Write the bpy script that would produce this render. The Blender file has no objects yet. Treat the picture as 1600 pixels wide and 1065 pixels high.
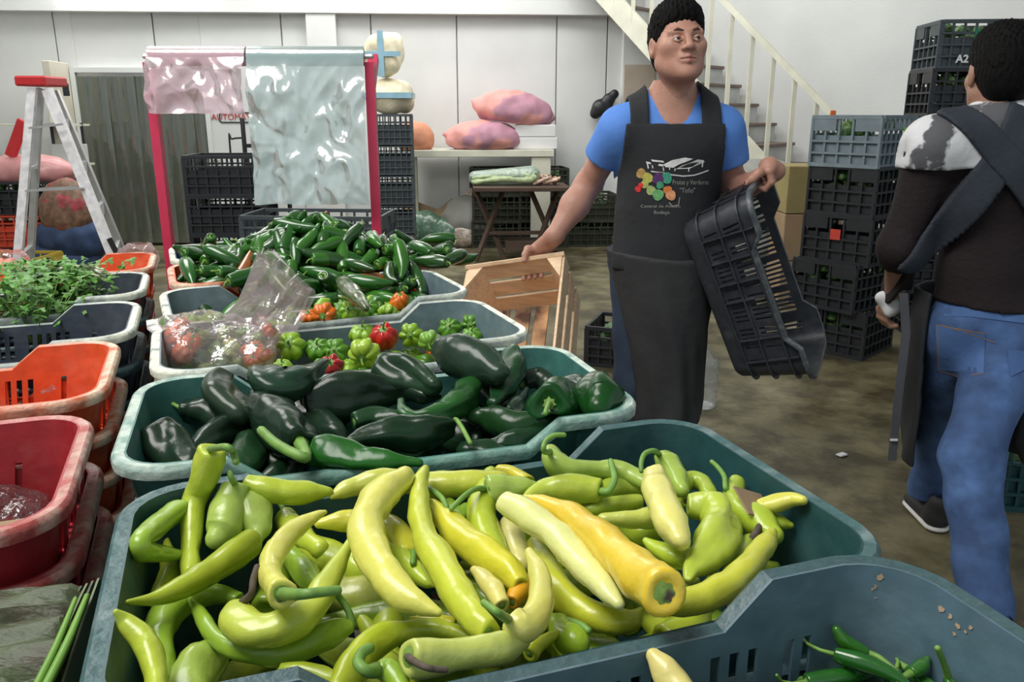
import bpy, bmesh, math, random
import numpy as np
from mathutils import Vector, Matrix, noise as mnoise
R = math.radians
scene = bpy.context.scene
COL = scene.collection

# ---------------------------------------------------------------- camera
PITCH = math.atan(357/1290.0); CP, SP = math.cos(PITCH), math.sin(PITCH)
cam_d = bpy.data.cameras.new('camera'); cam = bpy.data.objects.new('camera', cam_d); COL.objects.link(cam)
cam_d.sensor_width = 36; cam_d.lens = 36*1290/1600.0; cam_d.clip_start = .02
cam.location = (0, 0, 1.4); cam.rotation_euler = (math.pi/2-PITCH, 0, 0)
scene.camera = cam

# ---------------------------------------------------------------- world, lights, exposure
world = bpy.data.worlds.new('world'); scene.world = world; world.use_nodes = True
bg = world.node_tree.nodes['Background']; bg.inputs[0].default_value = (.80, .92, 1.0, 1); bg.inputs[1].default_value = 0.42
def area(name, loc, tgt, size, sizey, power, col=(1, 1, 1)):
    d = bpy.data.lights.new(name, 'AREA'); d.shape = 'RECTANGLE'; d.size = size; d.size_y = sizey; d.energy = power; d.color = col
    o = bpy.data.objects.new(name, d); COL.objects.link(o); o.location = loc
    o.rotation_euler = (Vector(tgt)-Vector(loc)).to_track_quat('-Z', 'Y').to_euler(); return o
area('daylight_fill_front', (-1.6, 0.6, 4.2), (-.3, 1.6, .9), 2.4, 1.6, 105, (1, .98, .94))  # added area lamps below the closed ceiling stand in for overhead daylight
area('daylight_fill_left', (-2.6, 4.4, 4.3), (-.6, 4.6, 0), 2.2, 2.2, 80, (1, 1, .98))
area('daylight_fill_back', (-2.0, 7.4, 4.4), (-1.5, 9.6, 1.6), 6.0, .8, 130, (1, 1, .97))
area('daylight_fill_right', (2.0, 6.0, 4.4), (2.4, 8.5, 1.6), 2.5, .8, 32, (1, 1, .97))
scene.view_settings.view_transform = 'Standard'
scene.view_settings.look = 'None'
scene.view_settings.gamma = 1
scene.view_settings.use_curve_mapping = False
scene.view_settings.exposure = 0.42

# ---------------------------------------------------------------- helpers
def ray(px, py):
    u = (px-800)/1290.0; v = (532.5-py)/1290.0
    return Vector((u, CP+v*SP, -SP+v*CP))
def atZ(px, py, z):                      # the point of the horizontal plane z seen at this place of the photograph
    d = ray(px, py); return Vector((0, 0, 1.4))+d*((z-1.4)/d.z)
def atY(px, py, y):
    d = ray(px, py); return Vector((0, 0, 1.4))+d*(y/d.y)
def pxm(p):                              # pixels per metre there
    return 1290.0/(p.y*CP-(p.z-1.4)*SP)

def tag(o, label=None, cat=None, group=None, kind=None):
    if label: o['label'] = label
    if cat: o['category'] = cat
    if group: o['group'] = group
    if kind: o['kind'] = kind
    return o
def empty(name, loc, label, cat, group=None, rz=0):
    o = bpy.data.objects.new(name, None); COL.objects.link(o); o.empty_display_size = .05
    o.location = loc; o.rotation_euler = (0, 0, rz); return tag(o, label, cat, group)
def link(name, me, mat=None, parent=None):
    o = bpy.data.objects.new(name, me); COL.objects.link(o)
    if mat is not None and len(me.materials) == 0: me.materials.append(mat)
    if parent is not None: o.parent = parent
    return o
def world_child(o, parent):              # mesh made in world coordinates, parent a translated/rotated empty
    o.parent = parent
    o.matrix_parent_inverse = (Matrix.Translation(parent.location) @ parent.rotation_euler.to_matrix().to_4x4()).inverted()
    return o
def mesh(name, verts, faces, smooth=False, sharp=None):
    me = bpy.data.meshes.new(name); me.from_pydata([tuple(v) for v in verts], [], faces); me.update()
    if smooth:
        me.polygons.foreach_set('use_smooth', [True]*len(me.polygons))
        if sharp: me.set_sharp_from_angle(angle=R(sharp))
    return me
def bmdone(bm, name, smooth=False, sharp=None):
    me = bpy.data.meshes.new(name); bm.to_mesh(me); bm.free()
    if smooth:
        me.polygons.foreach_set('use_smooth', [True]*len(me.polygons))
        if sharp: me.set_sharp_from_angle(angle=R(sharp))
    return me
def bx(bm, c, s, M=None, bev=0):
    r = bmesh.ops.create_cube(bm, size=1); vs = r['verts']
    for v in vs: v.co = Vector((v.co.x*s[0], v.co.y*s[1], v.co.z*s[2]))
    if bev:
        es = list({e for v in vs for e in v.link_edges})
        r2 = bmesh.ops.bevel(bm, geom=es, offset=bev, segments=1, affect='EDGES'); vs = list({v for f in r2['faces'] for v in f.verts} | {v for v in vs if v.is_valid})
    for v in vs:
        if M is not None: v.co = M @ v.co
        v.co += Vector(c)
def bar(bm, a, b, w, d=None, up=(0, 0, 1)):          # a box beam from a to b
    a, b = Vector(a), Vector(b); z = (b-a); L = z.length; z.normalize()
    x = z.cross(Vector(up))
    if x.length < 1e-4: x = z.cross(Vector((0, 1, 0)))
    x.normalize(); y = z.cross(x); d = d or w
    M = Matrix((x, y, z)).transposed()
    bx(bm, (a+b)/2, (w, d, L), M)
def boxobj(name, c, s, mat, parent=None, bev=0, rz=0):
    bm = bmesh.new(); bx(bm, c, s, Matrix.Rotation(rz, 3, 'Z') if rz else None, bev); return link(name, bmdone(bm, name), mat, parent)
def tube_data(pts, rad, seg=10, lobes=None, bump=0, seed=0, cap=True, twist=0, rings=None, fold=0):
    """closed tube along a Catmull-Rom spine; radii per point"""
    n = len(pts); rings = rings or (n-1)*5
    P = [Vector(p) for p in pts]; out = []; rr = []
    for i in range(rings+1):
        t = i/rings*(n-1); k = min(int(t), n-2); f = t-k
        p0, p1, p2, p3 = P[max(k-1, 0)], P[k], P[k+1], P[min(k+2, n-1)]
        out.append(.5*((2*p1)+(p2-p0)*f+(2*p0-5*p1+4*p2-p3)*f*f+(3*p1-p0-3*p2+p3)*f**3))
        r0, r1, r2, r3 = rad[max(k-1, 0)], rad[k], rad[k+1], rad[min(k+2, n-1)]
        rr.append(max(.0006, .5*((2*r1)+(r2-r0)*f+(2*r0-5*r1+4*r2-r3)*f*f+(3*r1-r0-3*r2+r3)*f**3)))
    if cap:                                # rounded ends
        t0 = (out[0]-out[1]).normalized(); t1 = (out[-1]-out[-2]).normalized(); r0, r1 = rr[0], rr[-1]
        pre = [(out[0]+t0*r0*.55*math.sin(a), r0*math.cos(a)) for a in (1.35, .95, .5)]
        post = [(out[-1]+t1*r1*.8*math.sin(a), r1*math.cos(a)) for a in (.5, .95, 1.35)]
        out = [p for p, _ in pre]+out+[p for p, _ in post]; rr = [r for _, r in pre]+rr+[r for _, r in post]
    m = len(out); T = [(out[min(i+1, m-1)]-out[max(i-1, 0)]).normalized() for i in range(m)]
    N = T[0].orthogonal().normalized(); V = []; F = []
    off = Vector((seed*3.17, seed*1.3, seed*.77))
    for i in range(m):
        N = (N-T[i]*N.dot(T[i])).normalized(); B = T[i].cross(N); tt = i/(m-1)
        for j in range(seg):
            a = 2*math.pi*j/seg; r = rr[i]
            if lobes: r *= 1+lobes[1]*(1-tt*.8)*math.cos(lobes[0]*a+seed+twist*tt)
            if fold: r *= 1-fold*max(0, math.cos(a-seed*1.7-2*tt))**6
            p = out[i]+(N*math.cos(a)+B*math.sin(a))*r
            if bump: p += (p-out[i]).normalized()*mnoise.noise(p*38+off)*bump*min(1, r/.012)
            V.append(p)
    for i in range(m-1):
        for j in range(seg):
            j2 = (j+1) % seg; F.append((i*seg+j, i*seg+j2, (i+1)*seg+j2, (i+1)*seg+j))
    F.append(tuple(range(seg-1, -1, -1))); F.append(tuple((m-1)*seg+j for j in range(seg)))
    return V, F
def tube(name, pts, rad, mat, parent=None, **k):
    V, F = tube_data(pts, rad, **k); return link(name, mesh(name, V, F, True), mat, parent)
def join_data(items):
    V = []; F = []
    for v, f in items:
        o = len(V); V += list(v); F += [tuple(i+o for i in q) for q in f]
    return V, F

# ---------------------------------------------------------------- materials
MATS = {}
def mat(name, col, rough=.5, var=.12, scale=8, bump=0, bscale=40, metal=0, coat=0, obj=False, alpha=1, spec=.5, col2=None, mixs=None, sss=0, transm=0, detail=4, stretch=None):
    m = bpy.data.materials.new(name); m.use_nodes = True; nt = m.node_tree; N = nt.nodes; Lk = nt.links
    b = N['Principled BSDF']; b.inputs['Roughness'].default_value = rough; b.inputs['Metallic'].default_value = metal
    b.inputs['Coat Weight'].default_value = coat; b.inputs['Coat Roughness'].default_value = .12; b.inputs['Alpha'].default_value = alpha
    b.inputs['Specular IOR Level'].default_value = spec; b.inputs['Transmission Weight'].default_value = transm
    if sss:
        b.inputs['Subsurface Weight'].default_value = sss; b.inputs['Subsurface Radius'].default_value = (.012, .006, .003); b.inputs['Subsurface Scale'].default_value = 1
    tc = N.new('ShaderNodeTexCoord'); src = tc.outputs['Object']
    if stretch:
        mp = N.new('ShaderNodeMapping'); mp.inputs['Scale'].default_value = stretch; Lk.new(src, mp.inputs[0]); src = mp.outputs[0]
    nz = N.new('ShaderNodeTexNoise'); nz.inputs['Scale'].default_value = scale; nz.inputs['Detail'].default_value = detail; Lk.new(src, nz.inputs[0])
    if obj:
        oi = N.new('ShaderNodeObjectInfo'); base = oi.outputs['Color']
    else:
        rgb = N.new('ShaderNodeRGB'); rgb.outputs[0].default_value = (*col, 1); base = rgb.outputs[0]
    if col2:
        ramp = N.new('ShaderNodeValToRGB'); lo, hi = mixs or (.45, .6)
        ramp.color_ramp.elements[0].position = lo; ramp.color_ramp.elements[1].position = hi; Lk.new(nz.outputs[0], ramp.inputs[0])
        mx = N.new('ShaderNodeMix'); mx.data_type = 'RGBA'; Lk.new(ramp.outputs[0], mx.inputs[0]); Lk.new(base, mx.inputs[6]); mx.inputs[7].default_value = (*col2, 1)
        base = mx.outputs[2]
        nz2 = N.new('ShaderNodeTexNoise'); nz2.inputs['Scale'].default_value = scale*2.7; Lk.new(src, nz2.inputs[0])
    else: nz2 = nz
    mr = N.new('ShaderNodeMapRange'); mr.inputs[1].default_value = .3; mr.inputs[2].default_value = .7; mr.inputs[3].default_value = 1-var; mr.inputs[4].default_value = 1+var
    Lk.new(nz2.outputs[0], mr.inputs[0])
    hs = N.new('ShaderNodeHueSaturation'); Lk.new(base, hs.inputs['Color']); Lk.new(mr.outputs[0], hs.inputs['Value'])
    Lk.new(hs.outputs[0], b.inputs['Base Color'])
    if bump:
        bn = N.new('ShaderNodeTexNoise'); bn.inputs['Scale'].default_value = bscale; bn.inputs['Detail'].default_value = 3; Lk.new(src, bn.inputs[0])
        bp = N.new('ShaderNodeBump'); bp.inputs['Strength'].default_value = bump; bp.inputs['Distance'].default_value = .01; Lk.new(bn.outputs[0], bp.inputs['Height']); Lk.new(bp.outputs[0], b.inputs['Normal'])
    MATS[name] = m; return m
def film(name, col, opac=.35, rough=.12, bump=.6, bscale=18, glossy=(1, 1, 1)):      # thin plastic film: seen through, glossy
    m = bpy.data.materials.new(name); m.use_nodes = True; nt = m.node_tree; N = nt.nodes; Lk = nt.links; N.clear()
    out = N.new('ShaderNodeOutputMaterial'); tr = N.new('ShaderNodeBsdfTransparent'); tr.inputs[0].default_value = (*[min(1, .55+.45*c) for c in col], 1)
    df = N.new('ShaderNodeBsdfDiffuse'); df.inputs[0].default_value = (*col, 1)
    tl = N.new('ShaderNodeBsdfTranslucent'); tl.inputs[0].default_value = (*col, 1)
    gl = N.new('ShaderNodeBsdfGlossy'); gl.inputs[0].default_value = (*glossy, 1); gl.inputs[1].default_value = rough
    tc = N.new('ShaderNodeTexCoord'); nz = N.new('ShaderNodeTexNoise'); nz.inputs['Scale'].default_value = bscale; nz.inputs['Detail'].default_value = 4; Lk.new(tc.outputs['Object'], nz.inputs[0])
    bp = N.new('ShaderNodeBump'); bp.inputs['Strength'].default_value = bump; bp.inputs['Distance'].default_value = .02; Lk.new(nz.outputs[0], bp.inputs['Height'])
    Lk.new(bp.outputs[0], gl.inputs['Normal']); Lk.new(bp.outputs[0], df.inputs['Normal'])
    a0 = N.new('ShaderNodeMixShader'); a0.inputs[0].default_value = .4; Lk.new(df.outputs[0], a0.inputs[1]); Lk.new(tl.outputs[0], a0.inputs[2])
    a = N.new('ShaderNodeMixShader'); a.inputs[0].default_value = opac; Lk.new(tr.outputs[0], a.inputs[1]); Lk.new(a0.outputs[0], a.inputs[2])
    fr = N.new('ShaderNodeLayerWeight'); fr.inputs[0].default_value = .35; Lk.new(bp.outputs[0], fr.inputs['Normal'])
    mr = N.new('ShaderNodeMapRange'); mr.inputs[3].default_value = .08; mr.inputs[4].default_value = .6; Lk.new(fr.outputs['Fresnel'], mr.inputs[0])
    b = N.new('ShaderNodeMixShader'); Lk.new(mr.outputs[0], b.inputs[0]); Lk.new(a.outputs[0], b.inputs[1]); Lk.new(gl.outputs[0], b.inputs[2])
    Lk.new(b.outputs[0], out.inputs[0]); MATS[name] = m; return m

# ---------------------------------------------------------------- signed-distance modelling (bodies, clothes, sacks)
class Field:
    def __init__(s, lo, hi, h):
        s.lo = np.array(lo, float); s.h = h; s.n = np.ceil((np.array(hi)-s.lo)/h).astype(int)+1
        s.f = np.full(s.n, .12, np.float32)
    def sub(s, lo, hi):
        i0 = np.maximum(np.floor((np.array(lo)-s.lo)/s.h).astype(int), 0); i1 = np.minimum(np.ceil((np.array(hi)-s.lo)/s.h).astype(int)+1, s.n)
        if (i1 <= i0).any(): return None
        g = [((s.lo[k]+s.h*np.arange(i0[k], i1[k]))).astype(np.float32) for k in range(3)]
        return tuple(slice(i0[k], i1[k]) for k in range(3)), g[0][:, None, None], g[1][None, :, None], g[2][None, None, :]
    def op(s, sl, d, mode, k):
        a = s.f[sl]
        if mode == 'u':
            hh = np.maximum(k-np.abs(a-d), 0)/k if k > 0 else 0
            s.f[sl] = np.minimum(a, d)-hh*hh*k*.25
        else:
            d = -d; hh = np.maximum(k-np.abs(a-d), 0)/k if k > 0 else 0
            s.f[sl] = np.maximum(a, d)+hh*hh*k*.25
    def cap(s, a, b, ra, rb, k=.02, mode='u', flat=None):
        a = np.array(a, float); b = np.array(b, float); m = max(ra, rb)+k+.02
        q = s.sub(np.minimum(a, b)-m, np.maximum(a, b)+m)
        if q is None: return
        sl, X, Y, Z = q; ab = b-a; L2 = max((ab**2).sum(), 1e-9)
        t = np.clip(((X-a[0])*ab[0]+(Y-a[1])*ab[1]+(Z-a[2])*ab[2])/L2, 0, 1)
        dx, dy, dz = X-a[0]-t*ab[0], Y-a[1]-t*ab[1], Z-a[2]-t*ab[2]
        if flat is not None:               # (axis vector, factor): squash along axis
            ax = np.array(flat[0], float); ax /= np.linalg.norm(ax); pr = dx*ax[0]+dy*ax[1]+dz*ax[2]
            e = (1/flat[1]-1); dx, dy, dz = dx+pr*e*ax[0], dy+pr*e*ax[1], dz+pr*e*ax[2]
        s.op(sl, np.sqrt(dx*dx+dy*dy+dz*dz)-(ra+(rb-ra)*t), mode, k)
    def ell(s, c, r, k=.02, mode='u', M=None):
        c = np.array(c, float); r = np.array(r, float); m = r.max()+k+.02
        q = s.sub(c-m, c+m)
        if q is None: return
        sl, X, Y, Z = q; X, Y, Z = X-c[0], Y-c[1], Z-c[2]
        if M is not None: X, Y, Z = (M[0][0]*X+M[0][1]*Y+M[0][2]*Z, M[1][0]*X+M[1][1]*Y+M[1][2]*Z, M[2][0]*X+M[2][1]*Y+M[2][2]*Z)
        k0 = np.sqrt((X/r[0])**2+(Y/r[1])**2+(Z/r[2])**2); k1 = np.sqrt((X/r[0]**2)**2+(Y/r[1]**2)**2+(Z/r[2]**2)**2)+1e-9
        s.op(sl, k0*(k0-1)/k1, mode, k)
    def pts(s):
        return [(s.lo[k]+s.h*np.arange(s.n[k])).reshape([-1 if j == k else 1 for j in range(3)]) for k in range(3)]
    def surf(s):
        """surface nets -> verts, quads"""
        f = s.f; n = s.n; ins = f < 0
        c = np.zeros(n-1, np.uint8)
        for dx in (0, 1):
            for dy in (0, 1):
                for dz in (0, 1): c += ins[dx:n[0]-1+dx, dy:n[1]-1+dy, dz:n[2]-1+dz]
        act = (c > 0) & (c < 8); I = np.argwhere(act); idx = np.full(act.shape, -1, np.int32); idx[act] = np.arange(len(I))
        acc = np.zeros((len(I), 3)); cnt = np.zeros(len(I))
        cor = {(a, b, d): f[I[:, 0]+a, I[:, 1]+b, I[:, 2]+d] for a in (0, 1) for b in (0, 1) for d in (0, 1)}
        for ax in range(3):
            o = [k for k in range(3) if k != ax]
            for u in (0, 1):
                for v in (0, 1):
                    c0 = [0, 0, 0]; c0[o[0]] = u; c0[o[1]] = v; c1 = list(c0); c1[ax] = 1
                    A, B = cor[tuple(c0)], cor[tuple(c1)]; mk = (A < 0) != (B < 0)
                    t = np.where(mk, A/np.where(mk, A-B, 1), 0); P = np.tile(np.array(c0, float), (len(I), 1)); P[:, ax] = t
                    acc[mk] += P[mk]; cnt[mk] += 1
        V = s.lo+s.h*(I+acc/np.maximum(cnt, 1)[:, None]); Q = []
        for ax in range(3):
            o = [(ax+1) % 3, (ax+2) % 3]
            sA = [slice(1, -1)]*3; sA[ax] = slice(0, -1); sB = [slice(1, -1)]*3; sB[ax] = slice(1, None)
            a = ins[tuple(sA)]; b = ins[tuple(sB)]
            for flip, mk in ((0, a & ~b), (1, b & ~a)):
                E = np.argwhere(mk)
                if not len(E): continue
                e = E.copy(); e[:, o[0]] += 1; e[:, o[1]] += 1
                q = []
                for du, dv in ((-1, -1), (0, -1), (0, 0), (-1, 0)):
                    g = e.copy(); g[:, o[0]] += du; g[:, o[1]] += dv; q.append(idx[g[:, 0], g[:, 1], g[:, 2]])
                q = np.stack(q, 1)
                if flip: q = q[:, ::-1]
                Q.append(q)
        return V, np.concatenate(Q) if Q else np.zeros((0, 4), int)
def npmesh(name, V, Q, smooth=True):
    me = bpy.data.meshes.new(name); me.vertices.add(len(V)); me.vertices.foreach_set('co', np.asarray(V, np.float32).ravel())
    me.loops.add(len(Q)*4); me.loops.foreach_set('vertex_index', np.asarray(Q, np.int32).ravel())
    me.polygons.add(len(Q)); me.polygons.foreach_set('loop_start', np.arange(len(Q))*4); me.polygons.foreach_set('loop_total', np.full(len(Q), 4))
    me.update(calc_edges=True); me.validate()
    me.polygons.foreach_set('use_smooth', np.ones(len(me.polygons), bool)); return me
def fieldobj(name, F, mat, parent=None, keep=None, relax=2):
    V, Q = F.surf()
    V = relaxv(V, Q, relax)
    if keep is not None:
        c = V[Q].mean(1); Q = Q[keep(c)]
        u, inv = np.unique(Q, return_inverse=True); V = V[u]; Q = inv.reshape(-1, 4)
    o = link(name, npmesh(name, V, Q), mat)
    if parent is not None: world_child(o, parent)
    return o
def relaxv(V, Q, n):
    for _ in range(n):
        acc = np.zeros_like(V); cnt = np.zeros(len(V))
        for a, b in ((0, 1), (1, 2), (2, 3), (3, 0)):
            for x, y in ((a, b), (b, a)):
                for k in range(3): acc[:, k] += np.bincount(Q[:, x], V[Q[:, y], k], len(V))
                cnt += np.bincount(Q[:, x], minlength=len(V))
        V = V*.5+.5*acc/np.maximum(cnt, 1)[:, None]
    return V
def merge_mesh(parts):
    V = []; Q = []; o = 0
    for v, q in parts: V.append(v); Q.append(q+o); o += len(v)
    return np.concatenate(V), np.concatenate(Q)
# ---------------------------------------------------------------- material set
mat('plaster', (.70, .71, .70), .8, .06, 1.5, .15, 60)
mat('panel_white', (.66, .67, .66), .45, .05, 2, .04, 30)
mat('panel_aged', (.60, .56, .47), .6, .12, 3)
mat('door_white', (.62, .64, .63), .4, .06, 2)
mat('steel_cream', (.66, .65, .54), .5, .1, 6)
mat('riser_grey', (.55, .56, .54), .7, .14, 5, .1, 30)
mat('tread_brown', (.20, .15, .12), .7, .15, 6)
mat('tan_tile', (.52, .44, .36), .6, .08, 5)
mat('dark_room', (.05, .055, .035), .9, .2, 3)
mat('black_steel', (.02, .022, .025), .4, .1, 10)
mat('aluminium', (.62, .62, .63), .35, .12, 10, .05, 60, metal=.6)
mat('aluminium_white', (.78, .76, .77), .5, .18, 25)
mat('red_plastic', (.62, .03, .035), .4, .08, 8)
mat('rack_pink', (.62, .04, .10), .35, .08, 8)
mat('label_white', (.8, .8, .8), .6, .04, 8)
mat('ink_black', (.02, .02, .02), .6, .05, 8)
mat('ink_red', (.45, .03, .03), .6, .05, 8)
mat('pale_wood', (.86, .62, .40), .6, .13, 3, .1, 30, stretch=(1, 8, 8), col2=(.70, .40, .20), mixs=(.55, .8))
mat('burnt_wood', (.84, .48, .24), .6, .15, 4.5, .1, 30, col2=(.10, .05, .035), mixs=(.46, .60))
mat('old_wood', (.075, .045, .03), .7, .2, 5, .2, 30, stretch=(1, 6, 6))
mat('cardboard', (.32, .22, .13), .85, .12, 5, .1, 20)
mat('foam_white', (.72, .72, .72), .6, .04, 5)
mat('pink_net', (.74, .33, .30), .6, .08, 3.2, .5, 220, col2=(.50, .25, .33), mixs=(.50, .54), detail=1)
mat('orange_net', (.70, .30, .18), .6, .12, 14, .5, 160)
mat('cream_bag', (.78, .70, .50), .4, .12, 18, .5, 50)
mat('blue_band', (.28, .48, .60), .5, .1, 8)
mat('grey_sack', (.30, .30, .27), .7, .12, 6, .4, 160)
mat('greens', (.05, .13, .035), .5, .5, 22, .6, 60, col2=(.22, .33, .12), mixs=(.5, .65))
mat('crate_olive', (.030, .034, .020), .6, .3, 10)
mat('crate_black', (.020, .022, .026), .42, .15, 12)
mat('crate_grey', (.20, .25, .28), .5, .12, 12)
mat('crate_teal', (.03, .10, .11), .45, .12, 12)
mat('crate_red', (.62, .07, .03), .45, .1, 10)
mat('crate_yellow', (.45, .33, .04), .5, .1, 10)
mat('crate_darkgrey', (.06, .075, .085), .5, .12, 12)
mat('bin_blue', (.03, .06, .16), .5, .2, 8)
film('clear_plastic', (.75, .78, .78), .22, .1, .9, 30)
film('green_film_bag', (.60, .74, .66), .6, .15, .9, 25)
film('strip_pvc', (.26, .29, .23), .52, .10, .35, 4)
film('pink_film', (.92, .70, .78), .82, .20, .25, 9)
film('teal_film', (.66, .80, .80), .82, .20, .25, 9)
mat('pink_roll', (.55, .22, .28), .25, .08, 20, coat=.4)
mat('teal_roll', (.16, .42, .37), .25, .08, 20, coat=.4)
# wet, dirty concrete
def floor_mat():
    m = bpy.data.materials.new('wet_concrete'); m.use_nodes = True; nt = m.node_tree; N = nt.nodes; Lk = nt.links; b = N['Principled BSDF']
    tc = N.new('ShaderNodeTexCoord')
    def nz(s, d=6):
        n = N.new('ShaderNodeTexNoise'); n.inputs['Scale'].default_value = s; n.inputs['Detail'].default_value = d; n.inputs['Roughness'].default_value = .62; Lk.new(tc.outputs['Object'], n.inputs[0]); return n
    a, c, d = nz(1.1), nz(5.5), nz(30)
    r = N.new('ShaderNodeValToRGB'); e = r.color_ramp.elements; e[0].position = .3; e[0].color = (.075, .060, .034, 1); e[1].position = .72; e[1].color = (.225, .205, .135, 1)
    x = e.new(.5); x.color = (.145, .128, .070, 1); Lk.new(a.outputs[0], r.inputs[0])
    r2 = N.new('ShaderNodeValToRGB'); e = r2.color_ramp.elements; e[0].position = .38; e[0].color = (.35, .33, .30, 1); e[1].position = .62; e[1].color = (1.25, 1.25, 1.2, 1); Lk.new(c.outputs[0], r2.inputs[0])
    mx = N.new('ShaderNodeMix'); mx.data_type = 'RGBA'; mx.blend_type = 'MULTIPLY'; mx.inputs[0].default_value = .8; Lk.new(r.outputs[0], mx.inputs[6]); Lk.new(r2.outputs[0], mx.inputs[7])
    Lk.new(mx.outputs[2], b.inputs['Base Color'])
    mr = N.new('ShaderNodeMapRange'); mr.inputs[1].default_value = .38; mr.inputs[2].default_value = .6; mr.inputs[3].default_value = .22; mr.inputs[4].default_value = .7; Lk.new(a.outputs[0], mr.inputs[0]); Lk.new(mr.outputs[0], b.inputs['Roughness'])
    bp = N.new('ShaderNodeBump'); bp.inputs['Strength'].default_value = .3; bp.inputs['Distance'].default_value = .01; Lk.new(d.outputs[0], bp.inputs['Height']); Lk.new(bp.outputs[0], b.inputs['Normal'])
    return m
FLOOR = floor_mat()
M = MATS

# ---------------------------------------------------------------- room shell
def struct(name, c, s, m, rz=0, parent=None):
    o = boxobj(name, (0, 0, 0), s, m, parent); o.location = c; o.rotation_euler = (0, 0, rz)
    if parent is None: tag(o, kind='structure')
    return o
struct('floor', (-.2, 4.2, -.05), (14, 14.4, .1), FLOOR)
BA = R(4); bd = Vector((math.cos(BA), math.sin(BA), 0)); bnrm = Vector((math.sin(BA), -math.cos(BA), 0)); B0 = Vector((-2.1, 9.15, 0))
def onwall(px, py, off=0):               # the point of the back wall seen there
    d = ray(px, py); o = Vector((0, 0, 1.4)); n = bnrm; P0 = B0+n*off
    return o+d*((P0-o).dot(n)/d.dot(n))
def wx(px): return (onwall(px, 200)-B0).dot(bd)
ZB = onwall(600, 23).z
backlen0, backlen1 = wx(-40), wx(1030)
opx0, opx1 = wx(133), wx(326); opz = onwall(230, 114).z
def wallbox(name, x0, x1, z0, z1, t, off, m, parent=None, kind='structure'):
    c = B0+bd*((x0+x1)/2)+bnrm*(off+t/2)+Vector((0, 0, (z0+z1)/2))
    o = boxobj(name, (0, 0, 0), (x1-x0, t, z1-z0), m, parent, .004 if name == 'panel' else 0); o.location = c; o.rotation_euler = (0, 0, BA)
    if kind and parent is None: tag(o, kind=kind)
    return o
wb = wallbox('wall_back', backlen0, opx0, 0, 4.6, .12, -.17, M['plaster'])
def onback(o): world_child(o, wb); return o
for a, b, z0, z1 in ((opx0, opx1, opz, 4.6), (opx1, backlen1+.6, 0, 4.6)):
    onback(wallbox('masonry', a, b, z0, z1, .12, -.17, M['plaster'], None, None))
seams = [-40, 106, 256, 450, 586, 716, 868, 945, 970]
for i in range(len(seams)-1):
    a, b = wx(seams[i])+.006, wx(seams[i+1])-.006
    lo, hi = 0, ZB
    segs = [(a, b)]
    for (p, q) in segs:
        p2, q2 = p, q
        if q2 <= opx0 or p2 >= opx1: onback(wallbox('panel', p2, q2, 0, ZB+.05, .05, -.05, M['panel_white'], None, None))
        else:
            if p2 < opx0: onback(wallbox('panel', p2, opx0, 0, ZB+.05, .05, -.05, M['panel_white'], None, None))
            if q2 > opx1: onback(wallbox('panel', opx1, q2, 0, ZB+.05, .05, -.05, M['panel_white'], None, None))
            onback(wallbox('panel', max(p2, opx0)+.001, min(q2, opx1)-.001, opz, ZB+.05, .05, -.05, M['panel_white'], None, None))
wallbox('trim_1', backlen0, backlen1+.55, ZB, ZB+.55, .14, .0, M['plaster'])      # beam
wallbox('trim_2', wx(491), wx(535), 0, ZB, .12, .0, M['plaster'])                  # column
wallbox('trim_3', wx(967), wx(1032), 0, ZB, .12, .0, M['plaster'])
tt = wallbox('trim_4', wx(969), wx(1015), 0, onwall(990, 102).z, .012, .122, M['tan_tile'])
struct('wall_left', (-5.75, 4.2, 2.3), (.15, 14.4, 4.6), M['plaster'])
pp = tube('trim_5', [(-5.35, 8.75, 0), (-5.35, 8.75, 2.4)], [.035, .035], M['steel_cream'], seg=10, rings=2); tag(pp, kind='structure')
# dark cold room behind the opening
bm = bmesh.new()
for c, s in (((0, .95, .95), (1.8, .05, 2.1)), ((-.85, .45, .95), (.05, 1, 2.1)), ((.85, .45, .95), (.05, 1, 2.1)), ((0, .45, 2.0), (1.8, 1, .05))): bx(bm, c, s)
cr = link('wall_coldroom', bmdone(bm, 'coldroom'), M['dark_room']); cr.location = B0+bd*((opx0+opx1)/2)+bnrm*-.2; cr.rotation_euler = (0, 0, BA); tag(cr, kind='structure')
# door frame and pvc strips
df = wallbox('door_1', opx0-.05, opx0, 0, opz+.05, .08, .0, M['door_white'])
for a, b, z0, z1 in ((opx1, opx1+.05, 0, opz+.05), (opx0, opx1, opz, opz+.05)): world_child(wallbox('frame', a, b, z0, z1, .08, 0, M['door_white'], None, None), df)
n = 9; sw = (opx1-opx0)/n
sc_root = empty('strip_curtain', B0+bd*((opx0+opx1)/2)+bnrm*.01, 'curtain of greenish clear plastic strips hanging in the cold room doorway', 'strip curtain', rz=BA)
wr = (opx1-opx0)/2
bm = bmesh.new(); bx(bm, (0, -.02, opz-.02), (2*wr-.01, .03, .04)); link('rail', bmdone(bm, 'rail'), M['aluminium'], sc_root)
for i in range(n):
    x0 = -wr+i*sw-.012; x1 = x0+sw+.03; V = []; F = []; yo = (i % 2)*-.012-.045
    for a in range(7):
        t = a/6; xx = x0+(x1-x0)*t; yy = yo-.018*math.sin(math.pi*t)
        for zz in (opz-.03, opz*.6, opz*.3, .03): V.append((xx, yy+.01*math.sin(i*2.1+zz*3), zz))
    for a in range(6):
        for k in range(3): q = a*4+k; F.append((q, q+1, q+5, q+4))
    link('strip', mesh('strip', V, F, True), M['strip_pvc'], sc_root)
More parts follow.
